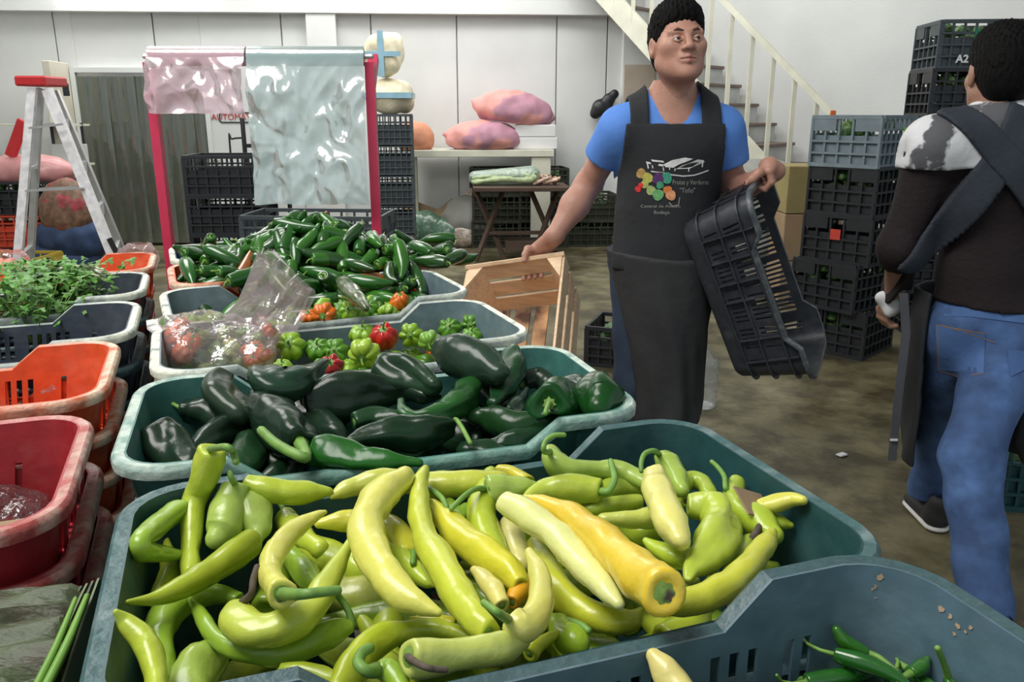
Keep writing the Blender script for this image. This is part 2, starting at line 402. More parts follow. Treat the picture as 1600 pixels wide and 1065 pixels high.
# left leaf swung open, right leaf closed with latch and sign plate
d2 = empty('door_2', onwall(131, 300, .02).to_2d().to_3d(), None, None); tag(d2, kind='structure')
hz = onwall(120, 100, .3).z
A = onwall(129, 300, .05); Bp = Vector((onwall(100, 300, .55).x, onwall(100, 300, .55).y, 0))
bm = bmesh.new(); bar(bm, (A.x, A.y, hz/2), (Bp.x, Bp.y, hz/2), hz, .07) if False else None
ang = math.atan2(Bp.y-A.y, Bp.x-A.x); Lf = (Bp-Vector((A.x, A.y, 0))).length
bx(bm, ((A.x+Bp.x)/2, (A.y+Bp.y)/2, hz/2+.02), (Lf, .07, hz), Matrix.Rotation(ang, 3, 'Z'), .006); world_child(link('leaf', bmdone(bm, 'leaf'), M['panel_aged']), d2)
hx = onwall(103, 140, .55)
bm = bmesh.new(); bx(bm, hx, (.05, .04, .12), None, .005); world_child(link('hinge', bmdone(bm, 'hinge'), M['black_steel']), d2)
d3 = wallbox('door_3', wx(330), wx(470), .02, onwall(360, 90).z, .05, .002, M['door_white'])
lt = tube('latch', [onwall(337, 250, .05), onwall(337, 250, .11)], [.045, .04], M['aluminium'], seg=14, rings=2); world_child(lt, d3)
lk = tube('latch_hub', [onwall(337, 250, .11), onwall(337, 250, .135)], [.018, .018], M['black_steel'], seg=10, rings=2); world_child(lk, d3)
# sign plate outline + its lettering
bm = bmesh.new(); p0, p1 = onwall(343, 177, .06), onwall(402, 190, .06)
for a, b in (((343, 176), (343, 188)), ((343, 188), (346, 191)), ((346, 191), (402, 191)), ((402, 191), (404, 176)), ((404, 176), (343, 176))):
    bar(bm, onwall(*a, .058), onwall(*b, .058), .012, .006, bnrm)
world_child(link('sign_border', bmdone(bm, 'sign'), M['ink_black']), d3)
def text(name, s, size, m, ext=.001, align='CENTER', bold=0):
    c = bpy.data.curves.new(name, 'FONT'); c.body = s; c.size = size; c.extrude = ext; c.align_x = align; c.offset = bold; c.resolution_u = 3
    o = bpy.data.objects.new(name, c); COL.objects.link(o); dg = bpy.context.evaluated_depsgraph_get(); me = bpy.data.meshes.new_from_object(o.evaluated_get(dg))
    bpy.data.objects.remove(o); me.materials.clear(); me.materials.append(m); return me
tm = text('sign_text', 'AUTOMATICO', .085, M['ink_red'], .002); so = link('sign_text', tm); so.location = onwall(373, 187, .06); so.rotation_euler = (math.pi/2, 0, BA); world_child(so, d3)
# fluorescent battens on the beam
for k, (pa, pb) in enumerate(((95, 290), (560, 760))):
    a = onwall(pa, -24, .2); b = onwall(pb, -24, .2)
    r_ = empty('fluorescent_lamp', (a+b)/2, ['fluorescent batten on the beam above the strip curtain', 'fluorescent batten on the beam above the pink sacks'][k], 'lamp', 'fluorescent battens on the beam')
    bm = bmesh.new(); bar(bm, a+Vector((0, 0, .03)), b+Vector((0, 0, .03)), .05, .06); world_child(link('housing', bmdone(bm, 'housing'), M['label_white']), r_)
    mm = bpy.data.materials.get('tube_glow') or bpy.data.materials.new('tube_glow'); mm.use_nodes = True; q = mm.node_tree.nodes['Principled BSDF']; q.inputs['Emission Color'].default_value = (1, 1, .92, 1); q.inputs['Emission Strength'].default_value = 45
    world_child(tube('tube', [a-Vector((0, 0, .015)), b-Vector((0, 0, .015))], [.014, .014], mm, seg=8, rings=2), r_)

# ---------------------------------------------------------------- stairs and the wall beyond
PH = R(40); asc = Vector((-math.cos(PH), math.sin(PH), 0)); wid = Vector((math.sin(PH), math.cos(PH), 0)); TA = .915
HA = atY(1296, 173, 7.2)                       # lower end of the handrail seen above the crates
SW = 1.0; RH = .95
RB = HA-Vector((0, 0, RH))                    # on the nosing line below it
def nose(t, w=0): return RB+asc*t+wid*w+Vector((0, 0, TA*t))
wq = HA+wid*(SW+.1); wq.z = 0
a = wq-asc*6.0; b = wq+asc*2.95
c = (a+b)/2+wid*.07; struct('wall_right', (c.x, c.y, 2.3), (8.95, .14, 4.6), M['plaster'], math.atan2(-asc.y, -asc.x))
struct('ceiling', (-.2, 4.2, 4.66), (14, 14.4, .1), M['plaster'])
stair = empty('staircase', (RB.x, RB.y, 0), None, None); tag(stair, kind='structure')
rise = .185; run = rise/TA; t0 = -RB.z/TA
for k in range(1, 17):
    t = t0+k*run; z = k*rise
    if z > 3.3: break
    p = RB+asc*(t)+Vector((0, 0, z-RB.z))
    ang = math.atan2(wid.y, wid.x)
    c = p+wid*SW/2+Vector((0, 0, -rise/2)); bm = bmesh.new(); bx(bm, c, (SW, .05, rise-.02), Matrix.Rotation(ang, 3, 'Z')); world_child(link('riser', bmdone(bm, 'riser'), M['riser_grey']), stair)
    c = p+wid*SW/2+asc*(run/2-.02)+Vector((0, 0, -.01)); bm = bmesh.new(); bx(bm, c, (SW, run+.05, .03), Matrix.Rotation(ang, 3, 'Z'), .004); world_child(link('tread', bmdone(bm, 'tread'), M['tread_brown']), stair)
bm = bmesh.new(); a, b = nose(t0+.1), nose(3.0); bar(bm, a-Vector((0, 0, .05)), b-Vector((0, 0, .05)), .04, .20, (0, 0, 1)); world_child(link('stringer', bmdone(bm, 'stringer'), M['steel_cream']), stair)
bm = bmesh.new(); bar(bm, nose(-.35)+Vector((0, 0, RH)), nose(2.9)+Vector((0, 0, RH)), .05, .05); world_child(link('handrail', bmdone(bm, 'handrail'), M['steel_cream']), stair)
k = 0
t = -.3
while t < 2.8:
    a = nose(t); bm = bmesh.new(); bar(bm, (a.x, a.y, max(0, a.z-.03)), (a.x, a.y, a.z+RH), .035, .035); world_child(link('baluster', bmdone(bm, 'baluster'), M['steel_cream']), stair); t += run*1.02
bm = bmesh.new(); bar(bm, nose(-.3)+Vector((0, 0, .02)), nose(.75)+Vector((0, 0, -.28)), .02, .02); world_child(link('brace', bmdone(bm, 'brace'), M['aluminium']), stair)

# ---------------------------------------------------------------- lattice crates (background stacks)
LC = {}
def lattice_mesh(w, d, h, nx, ny, nz, seed=0):
    key = (w, d, h, nx, ny, nz)
    if key in LC: return LC[key]
    def side(bm):
        t = .012
        for sy in (-1, 1):
            for i in range(nx+1): bx(bm, (-w/2+w*i/nx, sy*d/2, h/2), (t if 0 < i < nx else .03, t*1.2, h))
            for k in range(nz+1): bx(bm, (0, sy*(d/2+.004), h*k/nz*.97+.01), (w, .018, .012 if 0 < k < nz else .022))
        for sx in (-1, 1):
            for i in range(1, ny): bx(bm, (sx*w/2, -d/2+d*i/ny, h/2), (t*1.2, t, h))
            for k in range(nz+1):
                if k == nz-1: continue
                bx(bm, (sx*(w/2+.004), 0, h*k/nz*.97+.01), (.018, d, .012 if 0 < k < nz else .022))
            for e in (-1, 1): bx(bm, (sx*(w/2+.003), e*d*.32, h*.86), (.016, d*.36, h*.26))
    bm = bmesh.new(); side(bm); lat = bmdone(bm, 'lattice')
    bm = bmesh.new()
    for sy in (-1, 1): bx(bm, (0, sy*(d/2-.012), h*.14), (w-.02, .004, h*.26)); bx(bm, (0, sy*(d/2-.012), h*.50), (w-.02, .004, h*.36))
    for sx in (-1, 1): bx(bm, (sx*(w/2-.012), 0, h*.33), (.004, d-.02, h*.62))
    bx(bm, (0, 0, .008), (w-.02, d-.02, .008)); lin = bmdone(bm, 'liner')
    LC[key] = (lat, lin); return LC[key]
def content(name, w, d, h, m, seed, n=26, r=.04):
    rnd = random.Random(seed); items = []
    for i in range(n):
        x, y = rnd.uniform(-w/2+.05, w/2-.05), rnd.uniform(-d/2+.05, d/2-.05); z = rnd.uniform(.05, h-.03); a = rnd.uniform(0, 6.28); l = rnd.uniform(.03, .09)
        dx, dy = math.cos(a)*l, math.sin(a)*l
        x1 = min(max(x+dx, -w/2+.05), w/2-.05); y1 = min(max(y+dy, -d/2+.05), d/2-.05)
        items.append(tube_data([(x, y, z), ((x+x1)/2, (y+y1)/2, z+.01), (x1, y1, z)], [r*.7, r, r*.6], seg=7, rings=4))
    V, F = join_data(items); return mesh(name, V, F, True)
def lcrate(x, y, z, rz, m, label, group, w=.52, d=.36, h=.272, fill=None, seed=0, name='lattice_crate', nx=7, ny=5, nz=4, patch=None):
    lat, lin = lattice_mesh(w, d, h, nx, ny, nz)
    r_ = empty(name, (x, y, z), label, 'crate', group, rz)
    for nm, me in (('lattice', lat), ('liner', lin)):
        key = me.name+'_'+m.name
        m2 = bpy.data.meshes.get(key)
        if m2 is None: m2 = me.copy(); m2.name = key; m2.materials.clear(); m2.materials.append(m)
        link(nm, m2, None, r_)
    if fill:
        f = link('packed_greens', content('packed_greens', w, d, h, fill, seed), fill, r_); tag(f, kind='stuff')
    if patch:
        sx, px_, pz, pw, ph, pm = patch
        bm = bmesh.new()
        if sx == 'x': bx(bm, (-w/2-.018, px_, pz), (.003, pw, ph), None)
        elif sx == 'X': bx(bm, (w/2+.018, px_, pz), (.003, pw, ph), None)
        else: bx(bm, (px_, -d/2-.018, pz), (pw, .003, ph), None)
        link('label_tag', bmdone(bm, 'label_tag'), pm, r_)
    return r_
mat('tag_green', (.25, .55, .05), .5); mat('tag_darkgreen', (.02, .18, .09), .5); mat('tag_orange', (.75, .16, .03), .5); mat('tag_red', (.55, .05, .03), .5)
H = .275
# stack A (two faces seen)
sa = atZ(1341, 566, 0); ra = R(-48); off = Matrix.Rotation(ra, 3, 'Z') @ Vector((.26, .18, 0))
ca = sa+Matrix.Rotation(ra, 3, 'Z') @ Vector((.26, .18, 0))
ca = sa+Vector((.02, .33, 0))
labsA = ['black lattice crate on the floor under the stack topped by a grey crate', 'black lattice crate resting on the bottom crate, its mesh full of leafy greens', 'black lattice crate with a red square tag, third in its stack', 'black lattice crate directly under the grey crate', 'light grey lattice crate with a lime green tag, topmost of its stack']
for k in range(5):
    mm = M['crate_grey'] if k == 4 else M['crate_black']
    pt = {4: ('y', .05, .2, .05, .035, M['tag_green']), 2: ('x', .0, .17, .06, .06, M['tag_red']), 3: ('y', .05, .22, .045, .03, M['greens'])}.get(k)
    rr = ra+R([3, -4, 2, -1, 0][k])
    lcrate(ca.x+[.02, -.03, .0, .01, 0][k], ca.y, k*H, math.pi/2+rr+math.pi/2+R(90) if False else R(42)+R([3, -4, 2, -1, 0][k]), mm, labsA[k], 'crates stacked in front of the stairs wall', w=.42, d=.40, fill=M['greens'] if k in (0, 1, 3, 4) else None, seed=k, patch=pt)
boxobj('tmp', (0, 0, 0), (.001, .001, .001), M['tag_orange']); bpy.data.objects.remove(bpy.data.objects['tmp'])
q = atY(1300, 172, ca.y); tag(boxobj('price_tag', (q.x, ca.y-.02, 5*H+.02), (.03, .012, .032), M['tag_orange'], bev=.002), 'small orange tag standing on the rim of the light grey crate', 'tag')
# stack B, higher, behind the second man
cb = atY(1478, 300, 5.45)
labsB = {7: 'dark grey lattice crate with a dark green tag, on top of the tall stack beside the red crate', 6: 'black lattice crate just under the topmost dark grey crate of the tall stack', 5: 'dark crate third from the top of the tall stack at the right wall'}
for k in range(7):
    lab = {6: 'dark grey lattice crate with dark green tag, topmost of its stack by the red crate', 5: 'black lattice crate just under the dark green tagged crate', 4: 'teal grey lattice crate at the shoulder of the man in dark sweater'}.get(k, 'dark crate low in the tall stack behind the sweater man')
    mm = {6: M['crate_darkgrey'], 5: M['crate_black'], 4: M['crate_teal']}.get(k, M['crate_black'])
    lcrate(cb.x+[0, .01, -.01, .02, .03, -.01, 0][k], cb.y, k*H, R(-6), mm, lab, 'crates of the tall stack at the right wall', w=.46, d=.40, fill=M['greens'] if k > 3 else None, seed=20+k, patch=('y', .0, .2, .09, .06, M['tag_darkgreen']) if k == 6 else None)
tm = text('stencil_text', 'A2 52 05', .062, M['label_white'], .001, bold=.002); o = link('stencil_text', tm, None, [x for x in COL.objects if x.get('label', '').startswith('dark grey lattice crate with dark green tag, topmost')][0]); o.location = (-.02, -.222, .04); o.rotation_euler = (math.pi/2, 0, 0)
for k in range(7):
    lab = 'red lattice crate topmost of the stack above the head of the man in dark sweater' if k == 6 else 'dark lattice crate under the red crate at the right wall'
    lcrate(cb.x+.50, cb.y-.14, k*H+(.012 if k == 6 else 0), R(-6), M['crate_red'] if k == 6 else M['crate_black'], lab, None if k == 6 else 'crates under the red crate', w=.46, d=.40, seed=40+k)
# low crate behind the first man's legs, crate at the right edge
q = atZ(968, 580, 0); lcrate(q.x+.12, q.y+.2, 0, R(-20), M['crate_black'], 'small black lattice crate on the floor beside the apron skirt of the man in blue', None, w=.5, d=.36, h=.22, fill=M['greens'], seed=61)
q = atZ(1568, 812, 0); lcrate(q.x+.24, q.y+.22, 0, R(-12), M['crate_teal'], 'dark teal lattice crate with greens on the floor at the right edge', None, w=.5, d=.36, h=.24, fill=M['greens'], seed=62, nx=12, ny=8)
# black stack beside the green film, bales on it
cb2 = onwall(617, 300, 1.1); 
for k in range(5):
    lab = 'black lattice crate topmost of the narrow stack, carrying two cream bales' if k == 4 else ['lowest', 'second', 'third', 'fourth'][k]+' black crate from the floor in the stack under the cream bales'
    lcrate(cb2.x, cb2.y, k*H, R(6), M['crate_darkgrey'], lab, 'crates stacked under the cream bales', w=.36, d=.46, seed=70+k)
def bale(name, c, s, m, band, label, vert=False, seed=1):
    r_ = empty(name, c, label, 'bale', 'cream bales with blue bands')
    F = Field((-s[0]*.7, -s[1]*.7, -.05), (s[0]*.7, s[1]*.7, s[2]+.08), .012)
    rnd = random.Random(seed)
    for i in range(22): F.ell((rnd.uniform(-.32, .32)*s[0], rnd.uniform(-.3, .3)*s[1], s[2]*rnd.uniform(.25, .75)), (s[0]*.2, s[1]*.24, s[2]*.24), .04)
    F.ell((0, 0, s[2]/2), (s[0]*.48, s[1]*.45, s[2]*.46), .04)
    V, Q = F.surf(); link('sack_body', npmesh('bale', relaxv(V, Q, 1), Q), m, r_)
    bm = bmesh.new()
    if vert: bx(bm, (0, -s[1]*.49, s[2]/2), (s[0]*.14, .02, s[2]*.95)); bx(bm, (0, -s[1]*.49, s[2]*.5), (s[0]*.95, .018, .045))
    else: bx(bm, (0, 0, s[2]*.52), (s[0]*1.02, s[1]*1.02, .05))
    link('band', bmdone(bm, 'band'), band, r_)
bale('cream_bale', (cb2.x-.02, cb2.y, 5*H), (.44, .36, .34), M['cream_bag'], M['blue_band'], 'lower cream bale with a level blue band on the black crates', seed=2)
bale('cream_bale', (cb2.x-.06, cb2.y, 5*H+.33), (.38, .32, .42), M['cream_bag'], M['blue_band'], 'upper cream bale with crossed blue bands', True, seed=3)

# bench with sacks
ba = onwall(642, 234, .42); bb = onwall(862, 228, .42); bz = 1.03
bench = empty('bench', ((ba.x+bb.x)/2, (ba.y+bb.y)/2, 0), 'long cream bench carrying the pink sacks by the white wall', 'bench', rz=BA)
Lb = (bb-ba).length
for nm, c, s in (('bench_top', (0, .06, bz-.035), (Lb, .56, .07)), ('leg', (Lb/2-.13, -.15, bz/2-.035), (.2, .1, bz-.07)), ('leg', (-Lb/2+.03, .2, bz/2-.035), (.05, .05, bz-.07))):
    bm = bmesh.new(); bx(bm, c, s, None, .005); link(nm, bmdone(bm, nm), M['steel_cream'] if nm != 'back_board' else M['foam_white'], bench)
def sackfield(name, c, size, m, label, cat, group=None, rz=0, tilt=0, seed=0, ears=True, shape='pillow'):
    w, d, h = size; F = Field((-w*.62, -d*.62, -h*.6), (w*.62, d*.62, h*.75), max(.008, w*.022))
    F.ell((0, 0, 0), (w*.5, d*.48, h*.5), .05); F.ell((w*.1, 0, -.1*h), (w*.42, d*.45, h*.42), .06); F.ell((-w*.12, 0, -.12*h), (w*.4, d*.45, h*.4), .06)
    if ears: F.cap((-w*.44, 0, 0), (-w*.56, 0, h*.05), h*.12, h*.05, .06); F.cap((w*.44, 0, -.05*h), (w*.55, 0, -.12*h), h*.12, h*.05, .06)
    V, Q = F.surf(); V = relaxv(V, Q, 1)
    for i, v in enumerate(V):
        nn = mnoise.noise(Vector(v)*9+Vector((seed, 0, 0)))*.016*(w/.5); V[i] = v*(1+nn/max(.1, w*.4))
    V[:, 2] = np.maximum(V[:, 2], -h*.42)
    o = link(name, npmesh(name, V, Q), m); o.location = c; o.rotation_euler = (0, tilt, rz); return tag(o, label, cat, group)
q = onwall(755, 222, .45); sackfield('mesh_sack', (q.x, q.y, bz+.135), (.74, .45, .32), M['pink_net'], 'pink mesh sack lying flat on the bench, lower of the two', 'sack', 'pink mesh sacks on the bench', seed=1)
q2 = onwall(803, 222, .38)
q = onwall(836, 222, .35)
for k in range(2): tag(boxobj('foam_box', (q.x, q.y, bz+.062+k*.125), (.46 if k == 0 else .42, .40, .122), M['foam_white'], bev=.008), ['lower white foam box on the right end of the bench', 'upper white foam box under the leaning pink sack'][k], 'box', 'white foam boxes on the bench')
sackfield('mesh_sack', (q2.x, q2.y-.02, bz+.41), (.78, .42, .36), M['pink_net'], 'upper pink mesh sack leaning on the white foam boxes', 'sack', 'pink mesh sacks on the bench', tilt=R(8), seed=7)
q = onwall(655, 222, .45); sackfield('mesh_sack', (q.x-.04, q.y, bz+.13), (.36, .3, .32), M['orange_net'], 'small orange mesh sack at the left end of the bench', 'sack', seed=9, ears=False)
# folding table
ft = atZ(812, 394, 0); ft.y = 8.14; fz = .72
tb = empty('folding_table', (ft.x, ft.y, 0), 'brown wooden folding table with crossed legs carrying wrapped greens', 'table', rz=R(3))
bm = bmesh.new(); bx(bm, (0, 0, fz-.02), (.92, .56, .04), None, .005); link('tabletop', bmdone(bm, 'top'), M['old_wood'], tb)
for sx in (-.3, .24):
    for a, b, yy in (((-.2), .2, -.02), (.2, -.2, .02)):
        bm = bmesh.new(); bar(bm, (sx-.14 if a < 0 else sx+.14, -.22 if a < 0 else -.18, .02), (sx+.14 if a < 0 else sx-.14, .05 if a < 0 else .09, fz-.04), .045, .03); link('leg', bmdone(bm, 'leg'), M['old_wood'], tb)
bm = bmesh.new(); bx(bm, (0, -.1, .27), (.62, .06, .03)); bx(bm, (.1, -.05, .15), (.5, .3, .09)); link('stretcher', bmdone(bm, 'stretcher'), M['old_wood'], tb)
V = []; F = []
items = []; rnd = random.Random(4)
for i in range(9):
    y = rnd.uniform(-.12, .12); z = rnd.uniform(.03, .10); items.append(tube_data([(-.28+rnd.uniform(-.03, .03), y, z), (0, y+.02, z+.03), (.24, y, z+.02), (.30, y*1.3, z+.05)], [.02, .028, .035, .02], seg=8, bump=.02, seed=i))
V, F = join_data(items); o = link('wrapped_greens', mesh('wrapped_greens', V, F, True), mat('pale_green_veg', (.45, .55, .30), .4, .2, 20)); o.location = (ft.x-.16, ft.y, fz); tag(o, 'bundle of pale greens in clear film lying on the folding table', 'vegetables')
F_ = Field((-.34, -.2, -.02), (.36, .2, .26), .012); F_.cap((-.28, 0, .07), (.26, 0, .085), .065, .10, .04); V, Q = F_.surf(); V = relaxv(V, Q, 2); V[:, 2] = np.maximum(V[:, 2], .003)
link('film_wrap', npmesh('film_wrap', V, Q), M['green_film_bag'], o)
items = [tube_data([(rnd.uniform(-.13, .1), rnd.uniform(-.1, .1), .02), (rnd.uniform(-.1, .13), rnd.uniform(-.1, .1), rnd.uniform(.05, .11))], [.02, .012], seg=7, rings=3) for i in range(12)]
V, F = join_data(items); o = link('loose_roots', mesh('loose_roots', V, F, True), mat('root_mix', (.55, .38, .28), .6, .4, 20)); o.location = (ft.x+.25, ft.y, fz); tag(o, 'small heap of loose roots and leaves at the right of the folding table', 'vegetables')
# crates of greens behind the table
for k, (px_, wz, n_) in enumerate(((775, .8, 3), (845, .8, 3), (920, .8, 2))):
    q = onwall(px_, 360, .28)
    for j in range(n_):
        lcrate(q.x, q.y, j*H, R(2+3*j), M['crate_olive'], 'black crate '+['at the bottom', 'in the middle', 'on top'][j]+' of the '+['stack behind the left of the folding table', 'stack behind the right of the folding table', 'low stack right of the folding table'][k], 'crates of greens by the back wall', w=.50, d=.40, fill=M['greens'], seed=80+k*5+j)
# floor clutter left of the table
q = onwall(672, 340, .3)
bm = bmesh.new(); bx(bm, (0, 0, .19), (.5, .02, .36), Matrix.Rotation(R(20), 3, 'Y')); o = link('cardboard_sheet', bmdone(bm, 'cb'), M['cardboard']); o.location = (q.x-.1, q.y, .08); o.rotation_euler = (R(-14), 0, 0); tag(o, 'dark brown cardboard sheet leaning by the wall left of the greens', 'cardboard')
bm = bmesh.new(); bx(bm, (0, 0, .19), (.32, .02, .34), Matrix.Rotation(R(-38), 3, 'Y')); o = link('cardboard_sheet', bmdone(bm, 'cb'), M['cardboard']); o.location = (q.x+.22, q.y-.05, .10); o.rotation_euler = (R(-14), 0, 0); tag(o, 'lighter cardboard piece with a peaked top behind the green bags', 'cardboard')
mat('bagged_green', (.10, .20, .13), .35, .4, 14, .3, 40, coat=.5, col2=(.38, .46, .38), mixs=(.55, .7))
mat('bagged_brown', (.42, .33, .27), .4, .35, 14, .3, 40, coat=.5, col2=(.7, .68, .62), mixs=(.5, .65))
for k, (px_, py_, w_, h_, mm, lab) in enumerate(((664, 384, .46, .42, 'bagged_green', 'green plastic bag of produce slumped beside the black crate stack'), (694, 384, .40, .34, 'bagged_green', 'shiny green bag of produce between the other bags'), (724, 384, .34, .30, 'bagged_brown', 'crumpled brown and white bag on the floor left of the folding table'))):
    q = atZ(px_, py_, 0); sackfield('produce_bag', (q.x, q.y, h_*.42), (w_, .3, h_), M[mm], lab, 'bag', seed=k*3+11, ears=False)
q = atZ(738, 384, 0); sackfield('produce_bag', (q.x, q.y+.05, .40), (.24, .2, .44), M['bagged_brown'], 'upright twisted bag of husks against the crates of greens', 'bag', seed=31, ears=False)
q = onwall(728, 340, .4); sackfield('grey_bag', (q.x, q.y+.1, .3), (.5, .3, .5), M['grey_sack'], 'grey sack slumped against the wall behind the bags', 'bag', seed=33)
# black bag hung on the wall
q = onwall(945, 165, .12); F_ = Field((-.2, -.12, -.22), (.2, .12, .22), .012)
for c, r_ in (((-.05, 0, -.02), .09), ((.04, 0, .06), .07), ((.10, 0, .12), .05), ((-.10, 0, -.08), .06), ((.03, 0, -.05), .07)): F_.ell(c, (r_, r_*.7, r_), .03)
o = fieldobj('black_bag', F_, M['black_steel']); o.location = q; tag(o, 'black bag hanging on the wall behind the shoulder of the man in blue', 'bag')
# sacks by the stairs
q = atY(1185, 245, 6.6)
for k in range(4): sackfield('feed_sack', (q.x+[.0, .03, -.05, .02][k], q.y+.05, .12+.26*k), (.72, .5, .30), M['grey_sack'], 'grey woven sack '+['at the bottom', 'second from the floor', 'third from the floor', 'on top'][k]+' of the pile at the foot of the stairs', 'sack', 'grey sacks piled by the stairs', seed=50+k)
q = atY(1250, 318, 6.2)
for k in range(3):
    tag(boxobj('cardboard_box', (q.x+.05, q.y, .17+.345*k), (.42, .34, .34), M['cardboard'] if k < 2 else mat('tan_box', (.30, .24, .10), .8), bev=.006), ['lowest', 'middle', 'top tan'][k]+' cardboard box in the pile left of the crate stacks', 'box', 'cardboard boxes by the crate stacks')

# ---------------------------------------------------------------- bag rack with two rolls
ry = 2.78; zt = atY(300, 82, ry).z
rx0, rx1 = atY(234, 110, ry).x, atY(578, 110, ry).x; cx = (rx0+rx1)/2; hw = (rx1-rx0)/2
rack = empty('bag_rack', (cx, ry, 0), 'pink painted metal rack holding two rolls of plastic film', 'rack')
for s in (-1, 1):
    bm = bmesh.new(); bar(bm, (s*hw, 0, 0), (s*hw, 0, zt-.03), .029, .03, (0, 1, 0)); link('post', bmdone(bm, 'post'), M['rack_pink'], rack)
    bm = bmesh.new(); bar(bm, (s*hw, -.25, .02), (s*hw, .25, .02), .035, .03); link('foot', bmdone(bm, 'foot'), M['rack_pink'], rack)
    bm = bmesh.new(); bar(bm, (s*hw, 0, zt-.10), (s*hw, .09, zt-.01), .03, .03); link('arm', bmdone(bm, 'arm'), M['rack_pink'], rack)
bm = bmesh.new(); bar(bm, (-hw, .02, .5), (hw, .02, .5), .03, .03); link('crossbar', bmdone(bm, 'crossbar'), M['rack_pink'], rack)
link('axle', mesh('axle', *tube_data([(-hw-.01, -.01, zt-.012), (hw+.01, -.01, zt-.012)], [.008, .008], seg=8, rings=2)), M['aluminium'], rack)
def filmroll(name, x0, x1, drop, mr_, mf, label, seed, x0b, x1b):
    r_ = empty(name, ((x0+x1)/2, ry-.01, zt-.012), label, 'plastic roll', 'film rolls on the rack'); w = x1-x0
    link('core_roll', mesh('roll', *tube_data([(-w/2+.004, 0, 0), (w/2-.004, 0, 0)], [.03, .03], seg=24, rings=4, cap=False), True, 40), mr_, r_)
    NX, NZ = 60, 90; V = []; F = []; rnd = random.Random(seed); sd = Vector((seed, 0, 0))
    zz = 0
    for k in range(NZ+1):
        t = k/NZ
        for i in range(NX+1):
            s = i/NX; xa = -w/2; xb = w/2
            x = xa+(xb-xa)*s; xt = (x0b-(x0+x1)/2)+((x1b-x0b))*s; x = x+(xt-x)*t
            if t < .06: th = t/.06*1.6; y, z = -.031*math.sin(th), .031*math.cos(th)
            else: y, z = -.031, -(t-.06)*drop
            amp = min(1, max(0, (t-.08)*5))
            p = Vector((x*7, z*4.5, 0))+sd
            c1 = abs(mnoise.noise(p*.9+Vector((z*3, 0, 0)))); c2 = abs(mnoise.noise(p*2.1+Vector((3-z*5, 1, 0)))); c3 = abs(mnoise.noise(Vector((x*24+z*9, z*13-x*6, seed))))
            y += amp*(-.050*c1+.034*c2+.012*c3-.012)
            x += amp*.004*mnoise.noise(Vector((z*20, seed, s))) ; z += amp*(.006*mnoise.noise(Vector((x*14, seed, 2.)))*(t > .9))
            V.append((x, y, z))
    for k in range(NZ):
        for i in range(NX): a = k*(NX+1)+i; F.append((a, a+1, a+NX+2, a+NX+1))
    link('hanging_sheet', mesh('sheet', V, F, True), mf, r_)
xm = atY(389, 90, ry).x
filmroll('pink_film_roll', atY(237, 90, ry).x, xm-.003, zt-.012-atY(300, 183, ry-.03).z, M['pink_roll'], M['pink_film'], 'short roll of pink plastic film at the left of the rack', 3, atY(243, 183, ry).x, atY(392, 183, ry).x)
filmroll('green_film_roll', xm+.003, atY(571, 90, ry).x, zt-.012-atY(480, 332, ry-.03).z, M['teal_roll'], M['teal_film'], 'long sheet of green plastic film at the right of the rack', 8, atY(407, 332, ry).x, atY(582, 328, ry).x)

# ---------------------------------------------------------------- things behind the rack
q = atZ(365, 446, 0)
for k in range(4):
    lcrate(q.x, 6.1, k*H, R(3), M['crate_black'], ['bottom', 'second', 'third', 'topmost'][k]+' black crate of the stack in front of the white door', 'black crates in front of the white door', w=.52, d=.4, seed=100+k)
q = atY(372, 446, 6.1)
lcx = [o for o in COL.objects if o.get('group') == 'black crates in front of the white door']
for o in lcx: o.location.x = q.x+.02
q = atY(500, 350, 5.2)
for k in range(3): lcrate(q.x, 5.2, k*.262, R(-4), M['crate_red'] if k == 1 else M['crate_darkgrey'], ['lowest grey', 'middle red', 'topmost grey'][k]+' crate behind the hem of the green film', 'crates behind the green film', w=.85, d=.4, h=.26, seed=110+k, nx=10)
ht = atY(392, 300, 6.6)
tr = empty('hand_truck', (ht.x, 6.6, 0), 'black hand truck standing behind the green film', 'hand truck')
zt2 = atY(390, 186, 6.6).z
for nm, pts in (('rail', [(-.02, 0, .1), (-.02, 0, zt2)]), ('rail', [(.3, 0, .1), (.3, 0, zt2)]), ('loop_handle', [(-.14, .02, .1), (-.14, .02, zt2-.2), (-.12, .02, zt2-.15), (-.02, .02, zt2-.14)])):
    link(nm, mesh(nm, *tube_data(pts, [.018 if nm == 'rail' else .008]*len(pts), seg=8), True), M['black_steel'], tr)
for z_ in (zt2-.2, zt2-.35, zt2-.5, .5, .2):
    bm = bmesh.new(); bx(bm, (.14, 0, z_), (.32, .02, .03)); link('crossbar', bmdone(bm, 'crossbar'), M['black_steel'], tr)
bm = bmesh.new(); bx(bm, (.14, -.12, .03), (.36, .24, .01)); link('toe_plate', bmdone(bm, 'toe'), M['black_steel'], tr)
for s in (-.06, .34): link('wheel', mesh('wheel', *tube_data([(s-.02, .06, .1), (s+.02, .06, .1)], [.1, .1], seg=20, rings=2, cap=False), True, 40), M['black_steel'], tr)

